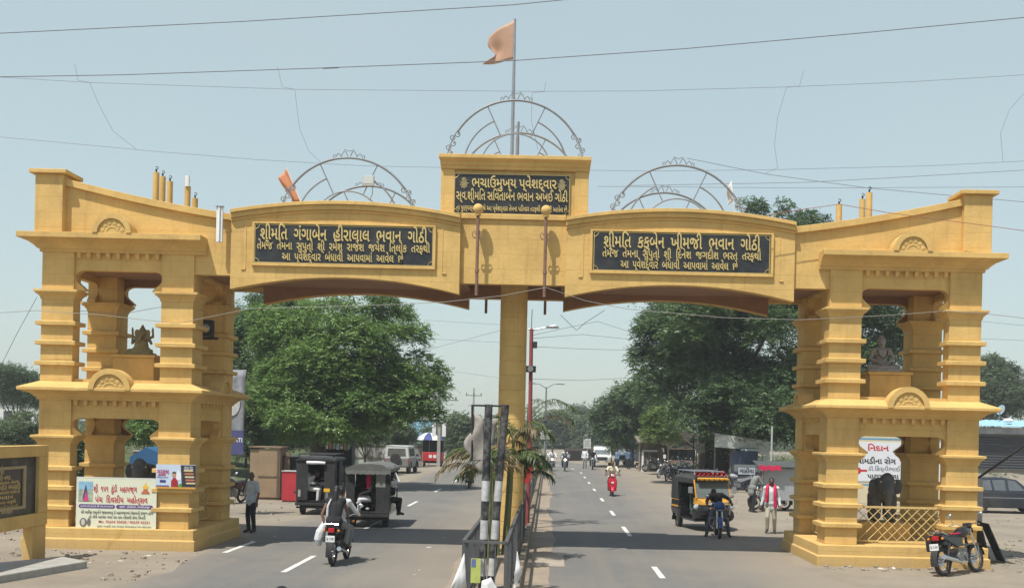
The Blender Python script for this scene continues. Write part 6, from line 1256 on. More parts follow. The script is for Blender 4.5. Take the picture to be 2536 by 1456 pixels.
# ================================================================== STATUES
STN = mat('grey_stone', (.30,.285,.265), .85, .25, 9, bump=.4); STNB = mat('painted_stone', (.26,.2,.11), .8, .35, 7, bump=.3, dirt=(.34,.31,.07), dscale=3, damt=.95); ELE = mat('dark_elephant_paint', (.085,.088,.09), .7, .3, 5, bump=.3, dirt=(.2,.18,.15), damt=.5)
def seated(b, M_, arms='lap'):
    b.M = M_
    b.cap((-.12,0,.12),(.12,0,.12),.14); b.cap((0,0,.12),(0,0,.34),.15,.15); b.cap((-.08,0,.45),(.08,0,.45),.12); b.cap((-.19,0,.52),(.19,0,.52),.065); b.cap((0,0,.5),(0,.01,.64),.07,.05)
    for s_ in (-1,1):
        b.cap((s_*.12,0,.1),(s_*.36,.2,.08),.1,.07); b.cap((s_*.36,.2,.07),(-s_*.06,.3,.06),.065,.05); b.cap((-s_*.06,.3,.05),(-s_*.17,.3,.05),.045,.03)
        if arms == 'lap': b.cap((s_*.2,0,.52),(s_*.29,.05,.3),.055,.045); b.cap((s_*.29,.05,.3),(s_*.12,.24,.2),.045,.035); hand(b, Vector((s_*.29,.05,.3)), Vector((s_*.14,.22,.21)), s_, .3)
        else:
            b.cap((s_*.2,0,.5),(s_*.31,.05,.34),.055,.045); b.cap((s_*.31,.05,.34),(s_*.27,.14,.52),.045,.035); b.cap((s_*.27,.14,.52),(s_*.27,.14,.62),.04,.025)
            b.cap((s_*.17,-.03,.52),(s_*.33,-.04,.56),.05,.04); b.cap((s_*.33,-.04,.56),(s_*.33,.0,.76),.04,.035); b.cap((s_*.33,0,.76),(s_*.33,0,.86),.045,.02)
c = at(352, 880, 27.75); t = thing('deity_statue', 'painted elephant headed deity statue seated on the left tower pedestal', 'statue', (c.x, c.y, 4.745), R(180)); b = MB(); b.box(-.33,.33,-.12,.36,0,.06); seated(b, Matrix.Translation((0,0,.04)) @ Matrix.Scale(.78,4), 'raised'); b.ell((0,.06,.68),(.12,.12,.13)); b.cap((0,.14,.66),(0,.24,.45),.06,.045); b.cap((0,.24,.45),(.1,.26,.36),.045,.03); b.ell((-.17,.02,.68),(.1,.03,.12)); b.ell((.17,.02,.68),(.1,.03,.12)); b.cap((0,0,.78),(0,0,.93),.11,.03); b.ell((0,.08,.26),(.235,.18,.22)); b.cap((-.14,.1,.14),(.14,.1,.14),.13); remesh(b, 'body', STNB, t, .014)
c = at(2182, 922, 27.75); t = thing('sage_statue', 'grey stone statue of a sage sitting cross legged on the right tower pedestal', 'statue', (c.x, c.y, 4.745), R(180)); b = MB(); b.box(-.42,.42,-.16,.42,0,.05); seated(b, Matrix.Translation((0,0,.04)) @ Matrix.Scale(1.0,4), 'lap'); b.M = Matrix(); b.ell((0,.02,.76),(.095,.105,.12)); b.cap((0,.09,.73),(0,.1,.62),.055,.025); b.ell((0,-.02,.80),(.115,.115,.10)); b.ell((0,-.03,.9),(.06,.06,.05)); remesh(b, 'body', STN, t, .014)
m = MB(); m.tube([(-.13,.1,.56),(-.1,.14,.42),(0,.17,.33),(.1,.14,.42),(.13,.1,.56)], .012, 6); m.build('bead_necklace', BLKM, t, True)
def elephant(label, loc, rz, k_):
    t = thing('elephant_statue', label, 'statue', loc, rz); b = MB(Matrix.Scale(k_,4)); b.cap((0,-.35,.78),(0,.2,.8),.33,.32); b.cap((0,-.45,.75),(0,-.5,.72),.28)
    for x in (-.19,.19):
        for y in (-.5,.22): b.cap((x,y,.62),(x,y,.1),.13,.115)
    b.ell((0,.55,.98),(.22,.24,.25)); b.cap((0,.6,1.05),(0,.62,1.1),.16); b.tube([(0,.7,.95),(0,.85,.8),(0,.88,.5),(0,.85,.25),(0,.93,.14)], [.13,.11,.08,.06,.045], 12)
    for s_ in (-1,1): b.ell((s_*.29,.36,.9),(.13,.05,.2)); b.cap((s_*.1,.72,.86),(s_*.14,.92,.72),.035,.02)
    b.cap((0,-.75,.8),(0,-.85,.4),.035,.02); remesh(b, 'body', ELE, t, .02); e = MB(Matrix.Scale(k_,4)); [e.ell((s_*.17,.7,1.03),(.02,.02,.02),8,5) for s_ in (-1,1)]; e.build('eye', WHT, t, True)
c = at(2188, 1240, 27.9); elephant('dark elephant statue facing the road inside the right tower', (c.x-.02, 27.9, .955), R(172), 1.0)
c = at(352, 1200, 27.7); elephant('grey elephant statue behind the cream banner in the left tower', (c.x, 27.8, .955), R(190), .95)
# ================================================================== ROADSIDE BUILDINGS AND STALLS
PLY = mat('weathered_plywood', (.30,.215,.13), .85, .25, 3, bump=.2, dirt=(.17,.12,.075), damt=.6); PLY2 = mat('brown_plywood', (.21,.145,.09), .85, .25, 3, dirt=(.12,.09,.06), damt=.6); DGR = mat('dark_green_board', (.03,.045,.04), .8, .3, 3); TIN = mat('rusted_grey_tin', (.27,.255,.235), .6, .25, 2, metal=.2, dirt=(.19,.13,.1), dscale=1, damt=.7)
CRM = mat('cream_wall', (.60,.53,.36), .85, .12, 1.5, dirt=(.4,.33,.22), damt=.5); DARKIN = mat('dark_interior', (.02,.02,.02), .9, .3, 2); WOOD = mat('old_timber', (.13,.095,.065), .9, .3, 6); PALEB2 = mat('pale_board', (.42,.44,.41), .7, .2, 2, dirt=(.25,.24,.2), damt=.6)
def B_(t, name, m, *boxes, bev=0):
    q = MB(); [q.box(*b) for b in boxes]; return q.build(name, m, t, bevel=bev)
# brown plywood cabin, dark cabin and red counter left of the tempos
a, b = gr(617,1240), gr(692,1242); Y = 44.5; w_ = (692-617)/F*Y; x0 = at(617,1240,Y).x
t = thing('wooden_cabin', 'brown plywood cabin standing behind the man in the pale blue shirt', 'cabin', (x0, Y, 0)); B_(t,'front_panel',PLY,(0,w_*.28,0,.04,.1,2.05),(w_*.285,w_*.98,-.03,.01,.1,2.08),bev=.008); B_(t,'side_panel',PLY2,(w_*.98,w_,-.03,1.2,.08,2.12),(0,.04,.04,1.2,.1,2.0),(0,w_,1.2,1.24,.1,2.05)); B_(t,'roof',PLY2,(-.05,w_+.05,-.08,1.3,2.12,2.17)); B_(t,'trim',WOOD,(w_*.285,w_*.98,-.05,-.032,.92,.98),(w_*.9,w_*.96,-.055,-.032,.1,2.05)); B_(t,'skid',WOOD,(0,w_,0,.1,0,.1),(0,w_,1.1,1.2,0,.1))
t = thing('dark_cabin', 'low dark green cabin behind the red counter', 'cabin', (x0+w_+.1, Y+.6, 0)); B_(t,'wall',DGR,(0,1.5,0,1.4,.1,1.75),bev=.01); B_(t,'shutter',mat('black_green_shutter',(.016,.022,.02),.7,.2,4),(.15,1.35,-.02,-.003,.9,1.6)); B_(t,'roof',mat('dark_tin_roof',(.07,.075,.07),.7,.3,3),(-.1,1.6,-.25,1.5,1.76,1.8)); B_(t,'side_plank',PLY2,(-.03,.18,-.2,-.06,.05,1.95))
p_ = at(697,1240,43.4); t = thing('red_counter', 'bright red counter box beside the plywood cabin', 'counter', (p_.x, 43.4, 0)); B_(t,'panel',mat('crimson_board',(.42,.03,.04),.7,.12,3),(0,.72,0,.6,.06,1.22),bev=.01); B_(t,'top',PALEB2,(-.03,.75,-.03,.63,1.222,1.25)); B_(t,'base',WOOD,(.02,.7,.02,.58,0,.058))
c = at(593,1025,36.5); t = thing('street_banner', 'tall pole banner with a black and white portrait behind the left tower', 'banner', (c.x-.28, 36.5, 2.0)); q = MB(); nz = 12; n = 6
vs = [(-.45+.9*i/n, .07*math.sin(i/n*3+j*.4), 2.85*j/nz) for j in range(nz+1) for i in range(n+1)]; q.add(vs, [(j*(n+1)+i, j*(n+1)+i+1, (j+1)*(n+1)+i+1, (j+1)*(n+1)+i) for j in range(nz) for i in range(n)]); o = q.build('cloth', mat('grey_photo_print',(.22,.23,.25),.7,.5,2.6,dirt=(.5,.5,.5),dscale=1.6,damt=.8), t, True); o.modifiers.new('thick','SOLIDIFY').thickness = .01
B_(t,'blue_band',mat('deep_blue_print',(.07,.075,.19),.7,.15,3),(-.46,.46,-.10,-.085,.05,.85)); q = MB(); put_text(q,'BHARATI',.06,.52,.2,.72,.02,0,-.105); B__ = q.build('lettering', WPR, t); q = MB(); q.tube([(-.5,.1,-2),(-.5,.1,3.0)], .04, 8); q.tube([(-.5,.1,2.86),(.46,.1,2.86)], .02, 6); q.tube([(-.5,.1,.02),(.46,.1,.02)], .02, 6); q.build('pole', PIPEM, t); q = MB(); disc(q,.05,1.75,.27,.42,-.09,20); q.build('portrait', mat('pale_photo_print',(.5,.5,.49),.7,.3,5), t)
# grey tin fence beyond the left trees
Y = 90; xa, xb = at(868,1149,Y).x, at(1046,1149,Y).x; t = thing('tin_fence', 'long weathered grey tin fence behind the white and grey jeep', 'fence', (xa, Y, 0)); n = 9
for i in range(n):
    a0 = (xb-xa)*i/n; B_(t,'panel',[TIN,PALEB2,TIN][i%3],(a0,a0+(xb-xa)/n-.03,0,.04,0,1.85+.08*math.sin(i*2.2)))
B_(t,'rail',WOOD,(0,xb-xa,-.05,-.003,1.5,1.58),(0,xb-xa,-.05,-.003,.5,.58))
# dark kiosk with hanging packets under the left tree
Y = 60; xa = at(800,1120,Y).x; t = thing('snack_kiosk', 'dark kiosk under the left tree with packets hanging from its eave', 'kiosk', (xa, Y, 0)); B_(t,'wall',DGR,(0,1.6,.8,.86,0,2.4),(0,.06,0,.8,0,2.4),(1.54,1.6,0,.8,0,2.4)); B_(t,'counter',PLY2,(.06,1.54,-.05,.5,.8,.9),(.06,1.54,-.05,0,.1,.8)); B_(t,'roof',mat('dark_tin_roof',(.07,.075,.07)),(-.15,1.75,-.5,1,2.42,2.5)); B_(t,'fascia',DGR,(-.1,1.7,-.5,-.46,2.2,2.415))
for i in range(8): q = MB(); q.prism([(-.07,0),(.07,0),(.075,.3),(.03,.36),(-.03,.36),(-.075,.3)],-.04,.04); o = q.build('hanging_packet', [WPR,WPR,mat('orange_packet',(.55,.2,.08),.5,.1),PALEB2][i%4], None, loc=(xa+.1+i*.2, Y-.48, 1.82+.03*math.sin(i*3))); tag(o, ['white packet','white packet','orange packet','pale grey packet'][i%4]+' hanging from the eave of the dark kiosk under the left tree', 'packet', 'packets hanging on the dark kiosk')
# umbrella stall, red cart, blue hall, orange board
c = at(1062,1150,90); t = thing('umbrella_stall', 'blue and white striped sun umbrella over a black stall', 'stall', (c.x, 90, 0)); q1, q2 = MB(), MB()
for i in range(10):
    q = (q1, q2)[i%2]; a0, a1 = 2*math.pi*i/10, 2*math.pi*(i+1)/10; rr = [(.02,2.75),(.5,2.66),(.95,2.42),(1.25,2.12)]
    q.add([(r_*math.cos(a_), r_*math.sin(a_), z) for r_, z in rr for a_ in (a0, a1)], [(2*k_,2*k_+1,2*k_+3,2*k_+2) for k_ in range(3)])
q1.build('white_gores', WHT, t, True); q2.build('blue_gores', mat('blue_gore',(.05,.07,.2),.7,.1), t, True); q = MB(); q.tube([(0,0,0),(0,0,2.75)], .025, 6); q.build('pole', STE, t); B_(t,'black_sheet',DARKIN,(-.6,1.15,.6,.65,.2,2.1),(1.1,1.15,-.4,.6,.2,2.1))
c = at(1072,1152,88.5); t = thing('red_cart', 'small red cart parked under the striped umbrella', 'cart', (c.x, 88.5, 0)); B_(t,'box',RED,(-.8,.8,-.4,.4,.45,1.15),bev=.03); B_(t,'shelf',WHT,(-.3,-.05,-.42,-.403,.7,.95),(.05,.3,-.42,-.403,.7,.95)); [wheel4(t, x, y, .22, .1) for x in (-.7,.7) for y in (-.3,.3)]
c = at(1034,1150,91); person('man in grey standing by the umbrella stall', (c.x, 91, 0), R(100), joints(STAND), GREYC, NAVY, SKIND, 'full', 'short', SHOE, vox=.014)
Y = 150; xa, xb = at(1012,1060,Y).x, at(1108,1060,Y).x; t = thing('blue_hall', 'pale blue hall with a flat white parapet beyond the umbrella', 'building', (xa, Y, 0)); B_(t,'wall',mat('sky_blue_wall',(.22,.42,.55),.8,.1,.6,dirt=(.3,.36,.38),damt=.5),(0,xb-xa-.9,0,8,0,4.3)); B_(t,'side_wall',PALEB2,(xb-xa-.9,xb-xa,-.1,7,0,4.2)); B_(t,'parapet',WHT,(-.1,xb-xa+.1,-.12,.1,4.3,4.55)); B_(t,'tan_panel',PLY,(2.0,3.2,-.1,-.01,1.2,2.9)); B_(t,'window',GLASS,(.5,1.4,-.03,-.005,1.4,2.4),(3.6,4.2,-.03,-.005,1.4,2.4))
Y = 98; c = at(1003,1081,Y); t = thing('orange_board', 'orange red shop board before the blue hall', 'sign', (c.x, Y, 0)); B_(t,'board',mat('orange_board_paint',(.55,.17,.1),.7,.15,2,dirt=(.6,.4,.3),damt=.4),(-.45,.45,0,.05,c.z-.6,c.z+.6)); q = MB(); put_text(q,'દુકાન',0,c.z+.22,.3,.65,.02,0,-.006); q.build('lettering', BLK, t); B_(t,'post',STE,(-.4,-.35,.05,.1,0,c.z),(.35,.4,.05,.1,0,c.z))
# far left: white building, blue tarpaulin cart
Y = 125; xa, xb = at(-60,1010,Y).x, at(100,1010,Y).x; t = thing('white_building', 'long low white building above the green bank at the far left', 'building', (xa, Y, 0)); B_(t,'wall',mat('whitewash',(.62,.62,.6),.85,.08,1),(0,xb-xa,0,9,0,5.0)); B_(t,'roof_slab',CONC,(-.2,xb-xa+.2,-.3,9.2,5.0,5.15)); B_(t,'rooftop_room',WHT,(.5,3,2,6,5.15,6.2)); B_(t,'window',GLASS,*[(1+i*2.2,2+i*2.2,-.03,-.003,2.9,4) for i in range(3)])
Y = 37.5; xa, xb = at(318,1130,Y).x, at(404,1130,Y).x; t = thing('tarpaulin_cart', 'loaded cart under a blue tarpaulin behind the left tower', 'cart', (xa, Y, 0)); q = MB(); q.loft([[(0,y,1.0),(xb-xa,y,1.0),(xb-xa,y,1.95+.1*math.sin(y*2)),((xb-xa)*.5,y,2.2),(.05,y,1.75+.1*math.cos(y*2))] for y in (0,.5,1.0,1.5)]); q.build('blue_tarpaulin', mat('blue_tarpaulin_cloth',(.02,.09,.2),.6,.2,4,bump=.4), t); B_(t,'cart_bed',WOOD,(0,xb-xa,0,1.5,.7,.98)); [wheel4(t, x, .75, .35, .1) for x in (.1, xb-xa-.1)]
Y = 48; xa, xb = at(330,1100,Y).x, at(480,1100,Y).x; t = thing('brick_wall', 'low red brick wall seen through the left tower opening', 'wall', (xa, Y, 0)); B_(t,'bricks',mat('red_brick',(.24,.11,.075),.9,.3,4,dirt=(.3,.2,.15),damt=.5),(0,xb-xa,0,.23,0,1.75)); B_(t,'coping',CONC,(-.02,xb-xa+.02,-.03,.26,1.752,1.82))
# ---- right hand side: shop shed with boards
Y = 62; X_ = lambda u, Y=62: at(u,1100,Y).x; Zv = lambda v, u=1840, Y=62: at(u,v,Y).z
t = thing('shop_shed', 'open shop shed with a long grey peeling fascia under the huge dark tree', 'shop', (X_(1770), Y, 0)); xw = X_(1906)-X_(1770); z0, z1 = Zv(1108), Zv(1077)
q = MB(); q.loft([[(0,0,z0),(0,.06,z0),(0,.06,z1+.05),(0,0,z1+.05)],[(xw*.6,0,z0-.1),(xw*.6,.06,z0-.1),(xw*.6,.06,z1-.15),(xw*.6,0,z1-.15)],[(xw,0,z0-.45),(xw,.06,z0-.45),(xw,.06,z1-.35),(xw,0,z1-.35)]]); q.build('fascia', PALEB2, t)
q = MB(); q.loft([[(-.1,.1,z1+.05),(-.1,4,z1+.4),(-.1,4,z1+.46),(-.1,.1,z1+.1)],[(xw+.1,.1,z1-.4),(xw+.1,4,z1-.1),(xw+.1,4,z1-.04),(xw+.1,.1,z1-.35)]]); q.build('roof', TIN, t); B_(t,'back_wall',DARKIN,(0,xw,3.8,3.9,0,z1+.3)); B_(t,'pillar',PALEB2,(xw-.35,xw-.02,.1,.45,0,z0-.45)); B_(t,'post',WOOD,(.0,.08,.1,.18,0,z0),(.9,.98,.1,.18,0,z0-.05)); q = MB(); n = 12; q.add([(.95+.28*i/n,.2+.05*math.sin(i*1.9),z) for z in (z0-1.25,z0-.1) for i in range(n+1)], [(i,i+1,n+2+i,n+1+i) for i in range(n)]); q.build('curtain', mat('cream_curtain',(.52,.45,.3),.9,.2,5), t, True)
B_(t,'counter',PALEB2,(.0,.75,.6,1.2,.0,.95),bev=.01); B_(t,'shelf',DGR,(1.1,2.2,2.9,3.3,.9,1.0),(1.1,2.2,2.9,3.3,1.5,1.56))
c = at(1854,1123,62); t = thing('shop_sign', 'pale green shop sign with a red letter hanging in the shed', 'sign', (c.x, 61.9, c.z)); B_(t,'board',mat('pale_green_board',(.42,.5,.45),.6,.2,3,dirt=(.25,.3,.27),damt=.5),(-.48,.48,0,.05,-.29,.29)); B_(t,'frame',mat('navy_frame',(.03,.05,.1),.6),(-.52,.52,.01,.04,.292,.33),(-.52,.52,.01,.04,-.33,-.292),(-.52,-.482,.01,.04,-.29,.29)); q = MB(); put_text(q,'ઠી',-.3,-.02,.34,.24,.03,0,-.006); q.build('red_letter', RED, t); q = MB(); put_text(q,'સેવ',.12,.05,.26,.42,.02,0,-.006); q.build('lettering', mat('slate_print',(.12,.17,.17),.7), t)
c = at(1849,1166,61); t = thing('snack_stall', 'dark blue snack stall with white lettered board and glass case', 'stall', (c.x, 61, 0)); B_(t,'case',mat('navy_stall_paint',(.02,.03,.06),.6,.2,4),(-.75,.75,0,.8,.1,1.05),(-.75,.75,.7,.8,1.05,2.2),bev=.01); B_(t,'glass_case',CLEAR,(-.7,.7,.02,.6,1.06,1.45)); B_(t,'lettering_board',mat('greyish_board',(.40,.43,.46),.6,.12,3),(-.47,.47,-.03,-.005,c.z-.19,c.z+.19)); q = MB(); put_text(q,'ગાંઠીયા',0,c.z,.32,.82,.03,0,-.04); q.build('lettering', mat('ink_blue',(.015,.02,.05),.6), t)
c = at(1748,1110,66); t = thing('hanging_board', 'blank grey green board hanging left of the long fascia', 'sign', (c.x, 66, c.z)); q = MB(); q.loft([[(-.58,0,-.3),(-.58,.05,-.3),(-.58,.05,.28),(-.58,0,.28)],[(.58,0,-.24),(.58,.05,-.24),(.58,.05,.34),(.58,0,.34)]]); q.build('board', mat('grey_green_board',(.30,.33,.29),.7,.2,2), t); B_(t,'post',WOOD,(-.58,-.52,.06,.12,-c.z,.2),(.5,.56,.06,.12,-c.z,.2))
# open timber shed farther on
Y = 88; xa, xb = at(1578,1140,Y).x, at(1722,1140,Y).x; xw = xb-xa; t = thing('timber_shed', 'open dark timber shed with rough posts beyond the parked motorcycles', 'shed', (xa, Y, 0)); B_(t,'back_wall',WOOD,(.5,xw,3,3.1,0,2.4)); q = MB(); q.loft([[(x,-.6,2.25+.12*math.sin(x*2)),(x,3.4,2.75+.1*math.sin(x*3)),(x,3.4,2.85),(x,-.6,2.38+.1*math.sin(x*2.3))] for x in [xw*i/8 for i in range(9)]]); q.build('thatch_roof', mat('grey_thatch',(.17,.145,.11),.95,.3,7,bump=.5), t)
for i in range(6): q = MB(); x = xw*(i+.2)/6; q.tube([(x,0,0),(x+.05,0,2.4)], .06, 6); q.build('post', WOOD if i else PLY, t)
B_(t,'white_post',WHT,(.35,.5,-.2,-.05,0,1.6)); B_(t,'white_beam',PALEB2,(.4,1.6,-.25,-.1,1.6,1.75)); B_(t,'counter',PALEB2,(xw*.65,xw*.8,.3,.9,0,1.0)); B_(t,'shelf_goods',TIN,(.8,xw*.6,2.2,2.6,.2,1.1))
for u, v, lb in ((1640,1114,'upper small white notice on the timber shed'),(1645,1130,'lower small white notice on the timber shed')): c = at(u,v,87.3); t = thing('notice', lb, 'notice', c); B_(t,'sheet',WHT,(-.14,.14,0,.02,-.15,.15)); B_(t,'nail_strip',WOOD,(-.02,.02,.02,.06,-c.z,.2))
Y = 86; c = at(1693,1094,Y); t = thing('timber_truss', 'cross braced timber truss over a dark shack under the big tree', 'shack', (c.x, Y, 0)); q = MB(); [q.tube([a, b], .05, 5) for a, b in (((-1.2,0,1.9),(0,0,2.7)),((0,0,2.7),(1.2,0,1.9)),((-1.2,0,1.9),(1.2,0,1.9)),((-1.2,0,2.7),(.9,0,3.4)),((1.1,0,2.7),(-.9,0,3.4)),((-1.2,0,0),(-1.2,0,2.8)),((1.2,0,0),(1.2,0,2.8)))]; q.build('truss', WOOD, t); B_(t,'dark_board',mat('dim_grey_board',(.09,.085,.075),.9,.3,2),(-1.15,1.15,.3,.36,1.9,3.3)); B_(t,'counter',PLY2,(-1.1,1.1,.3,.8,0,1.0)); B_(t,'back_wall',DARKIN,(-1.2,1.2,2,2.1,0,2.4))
q = MB(); q.tube([(0,0,0),(0,0,3.0)], .045, 6); tag(q.build('dark_post', BLKM, loc=(at(1716,1170,69).x,69,0)), 'thin dark post standing among the parked motorcycles', 'post'); q = MB(); q.tube([(0,0,0),(.02,0,3.6)], .05, 6); tag(q.build('dark_post', PALEB2, loc=(at(1910,1120,58).x,58,0)), 'pale thin pole under the right end of the huge dark tree', 'post')
for u, v, lb, col_ in ((1772,1160,'person in white cap sitting at the tea stall by the thick trunk',WSH),): c = at(u,1165,66); person(lb, (c.x, 66, .0), R(120), joints(SIT), col_, WSH, SKIND, 'full', 'short', SHOE, vox=.014)
for u, v, lb, sh_, ps in ((1612,1158,'man in white standing in front of the timber shed',WSH,GREYC),(1668,1160,'man in pale blue standing behind the parked motorcycles',PALEB,NAVY),(1752,1166,'man in cream shirt standing left of the thick trunk',CREAM,NAVY),(1812,1176,'man in dark shirt at the counter of the shop shed',BLKC,GREYC)):
    p_ = gr(u, v); person(lb, p_, R(60+u%90), joints(STAND), sh_, ps, SKIND, 'short', 'short', SHOE, vox=.014)
for u, v, lb in ((1768,1172,'white topped tea table left of the thick trunk'),(1796,1172,'white topped tea table right of the thick trunk')):
    p_ = gr(u, v); t = thing('tea_table', lb, 'table', p_, .1, 'tea tables under the huge dark tree'); B_(t,'table_top',WHT,(-.6,.6,-.35,.35,.72,.78),bev=.01); B_(t,'apron',PALEB2,(-.58,.58,-.33,-.3,.4,.718)); [B_(t,'leg',WOOD,(x-.03,x+.03,y-.03,y+.03,0,.718)) for x in (-.52,.52) for y in (-.27,.3)]
# cart with crimson cloth behind the scarf man
Y = 44.5; xa, xb = at(1884,1200,Y).x, at(1952,1200,Y).x; xw = xb-xa; t = thing('vendor_cart', 'grey tin vendor cart with a crimson cloth along its roof edge', 'cart', (xa, Y, 0)); B_(t,'tin_body',mat('pale_grey_tin',(.36,.37,.38),.5,.1,3,metal=.3),(.1,xw+.9,0,.9,.45,1.75),bev=.01); q = MB(); q.loft([[(x,-.3,1.80),(x,1.1,2.0),(x,1.1,2.03),(x,-.3,1.84)] for x in (-.15, xw+1.0)]); q.build('roof', mat('dark_tin_roof',(.07,.075,.07)), t); q = MB(); n = 10; q.add([(-.15+.09*i,-.33,z+.03*math.sin(i*1.7)) for z in (1.68,1.87) for i in range(n+1)], [(i,i+1,n+2+i,n+1+i) for i in range(n)]); q.build('crimson_cloth', PINK, t, True); [wheel4(t, x, .4, .3, .08) for x in (.15, xw+.8)]; q = MB(); q.tube([(.05,-.25,0),(.05,-.25,1.85)], .025, 6); q.build('post', WOOD, t)
# hoarding wall behind the right tower
Y = 52; xa, xb = at(2070,1150,Y).x, at(2352,1150,Y).x; xw = xb-xa; t = thing('hoarding_wall', 'cream boundary wall behind the right tower with painted blue bands', 'wall', (xa, Y, 0)); B_(t,'masonry',CRM,(0,xw,0,.25,0,3.55)); BLU = mat('blue_band_paint',(.12,.28,.42),.8,.1,3); B_(t,'blue_band',BLU,(0,xw,-.004,-.001,3.0,3.09)); B_(t,'blue_band',BLU,(0,xw,-.004,-.001,.82,.9))
x1 = at(2112,1150,Y).x-xa; x2 = at(2328,1150,Y).x-xa; t2 = thing('clinic_board', 'white clinic board with black lines and red arrows behind the right tower', 'sign', (xa, Y-.012, 0)); B_(t2,'board',mat('white_board_paint',(.66,.67,.70),.7,.05,2),(x1,x2,-.01,.008,1.02,2.9)); q = MB(); cx = (x1+x2)/2
put_text(q,'ચામડીના રોગ',x1+1.1,1.98,.36,1.9,.03,0,-.016,); put_text(q,'પાટણ વાળા',x1+1.45,1.26,.3,1.5,.03,0,-.016); q.build('black_lettering', BLK, t2); q = MB(); put_text(q,'ડૉ.િકર્તીભાઈ',x1+1.5,1.62,.27,1.55,.01,0,-.016); q.build('grey_lettering', mat('grey_ink',(.1,.12,.16),.7), t2); q = MB()
for ax, k_ in ((x1+.08,1),(x2-.1,-1)): q.prism([(ax,1.5),(ax+k_*.16,1.58),(ax+k_*.6,1.58),(ax+k_*.6,1.48),(ax+k_*.16,1.48)][::k_], -.016,-.012); q.prism([(ax,1.33),(ax+k_*.14,1.53),(ax,1.7),(ax+k_*.25,1.66),(ax+k_*.34,1.53),(ax+k_*.25,1.38)][::k_], -.019,-.0165)
put_text(q,'િનદાન',x1+1.2,2.6,.36,1.0,.03,0,-.016); put_text(q,'કેમ્પ',x2-.5,2.6,.36,.7,.03,0,-.016); q.build('red_lettering', RED, t2)
# shuttered shop with blue tin roof at the far right, dish
Y = 92; xa = at(2400,1150,Y).x; xw = 9; zr = at(2450,1043,Y).z; t = thing('shuttered_shop', 'dark shuttered shop with a pale blue tin roof at the right edge', 'shop', (xa, Y, .0)); SH = mat('dark_roller_shutter',(.035,.037,.042),.6,.2,3); q = MB(); n = 26; q.loft([[(0,.06*(j%2),.7+j*.11),(xw,.06*(j%2),.7+j*.11),(xw,.3,.7+j*.11),(0,.3,.7+j*.11)] for j in range(n)]); q.build('roller_shutter', SH, t); B_(t,'wall',CONC,(-.6,0,-.1,6,0,zr-.6),(xw,xw+.5,-.1,6,0,zr-.6),(0,xw,.5,6,0,zr-.6)); B_(t,'fascia',mat('stained_fascia',(.36,.37,.37),.8,.25,1.2,dirt=(.15,.14,.13),damt=.7),(-.7,xw+.6,-.5,-.38,zr-1.05,zr-.5)); q = MB(); n = 40; q.loft([[(-.8+(xw+1.4)*i/n,-.9,zr-.45+.05*(i%2)),(-.8+(xw+1.4)*i/n,3,zr+.12+.05*(i%2)),(-.8+(xw+1.4)*i/n,3,zr+.16+.05*(i%2)),(-.8+(xw+1.4)*i/n,-.9,zr-.41+.05*(i%2))] for i in range(n+1)]); q.build('blue_tin_roof', mat('pale_blue_tin',(.30,.52,.64),.5,.12,2,dirt=(.4,.45,.45),damt=.3), t)
c = at(2490,1014,93); t = thing('satellite_dish', 'white satellite dish above the blue tin roof', 'dish', (c.x, 94, c.z)); q = MB(Matrix.Rotation(R(25),4,'X') @ Matrix.Rotation(R(20),4,'Z')); q.lathe([(.02,.12),(.25,.09),(.45,.0),(.46,.0),(.25,.12),(.02,.15)], ax='y', n=24); q.build('bowl', WHT, t, True); q = MB(); q.tube([(0,-.02,0),(0,-.5,.1)], .012, 5); q.tube([(0,.15,0),(0,.3,-1.2)], .03, 6); q.build('feed_arm', STE, t)
q = MB(); q.ell((0,0,0),(.45,.3,.2),10,6); tag(q.build('white_sack', WHT, loc=at(2442,1043,91.5)+Vector((2.2,.8,.12))), 'white sack lying on the blue tin roof', 'sack')
# dark sheets leaning by the parked motorcycle, stay pole
for i, (u0, v0, u1, v1, wd, lb) in enumerate(((2452,1392,2426,1290,.52,'nearer black sheet leaning behind the parked motorcycle'),(2488,1394,2446,1296,.5,'farther black sheet leaning at the right of the other sheet'))):
    Y = 27.2+.25*i; a = at(u0,v0,Y); a.z = .02; b = at(u1,v1,Y); q = MB(); q.loft([[(a.x,Y,a.z),(a.x+.03,Y,a.z),(a.x+.03,Y+wd,a.z),(a.x,Y+wd,a.z)],[(b.x,Y,b.z),(b.x+.03,Y,b.z),(b.x+.03,Y+wd,b.z),(b.x,Y+wd,b.z)]]); o = q.build('leaning_sheet', mat('black_sheet',(.03,.03,.032),.55,.3,4,dirt=(.1,.09,.08),damt=.4)); tag(o, lb, 'sheet', 'black sheets leaning by the right tower'); e_ = MB(); e_.tube([(a.x-.01,Y,a.z),(b.x-.01,Y,b.z)], .025, 5); e_.build('edge_tube', BLKM, o)
q = MB(); a = at(2424,1182,29); b = at(2600,1060,25.5); q.tube([a, b], .035, 8); o = q.build('slanted_pole', mat('dark_steel_tube',(.06,.062,.066),.6,.2,5), smooth=True); tag(o, 'dark steel pole slanting up past the hatchback at the right edge', 'pole')
q = MB(); a = at(2424,1182,29); q.box(a.x-.25,a.x+.05,28.8,29.3,-.05,a.z-.02); tag(q.build('pole_block', CONC, bevel=.03), 'concrete block holding the foot of the slanted pole', 'block')
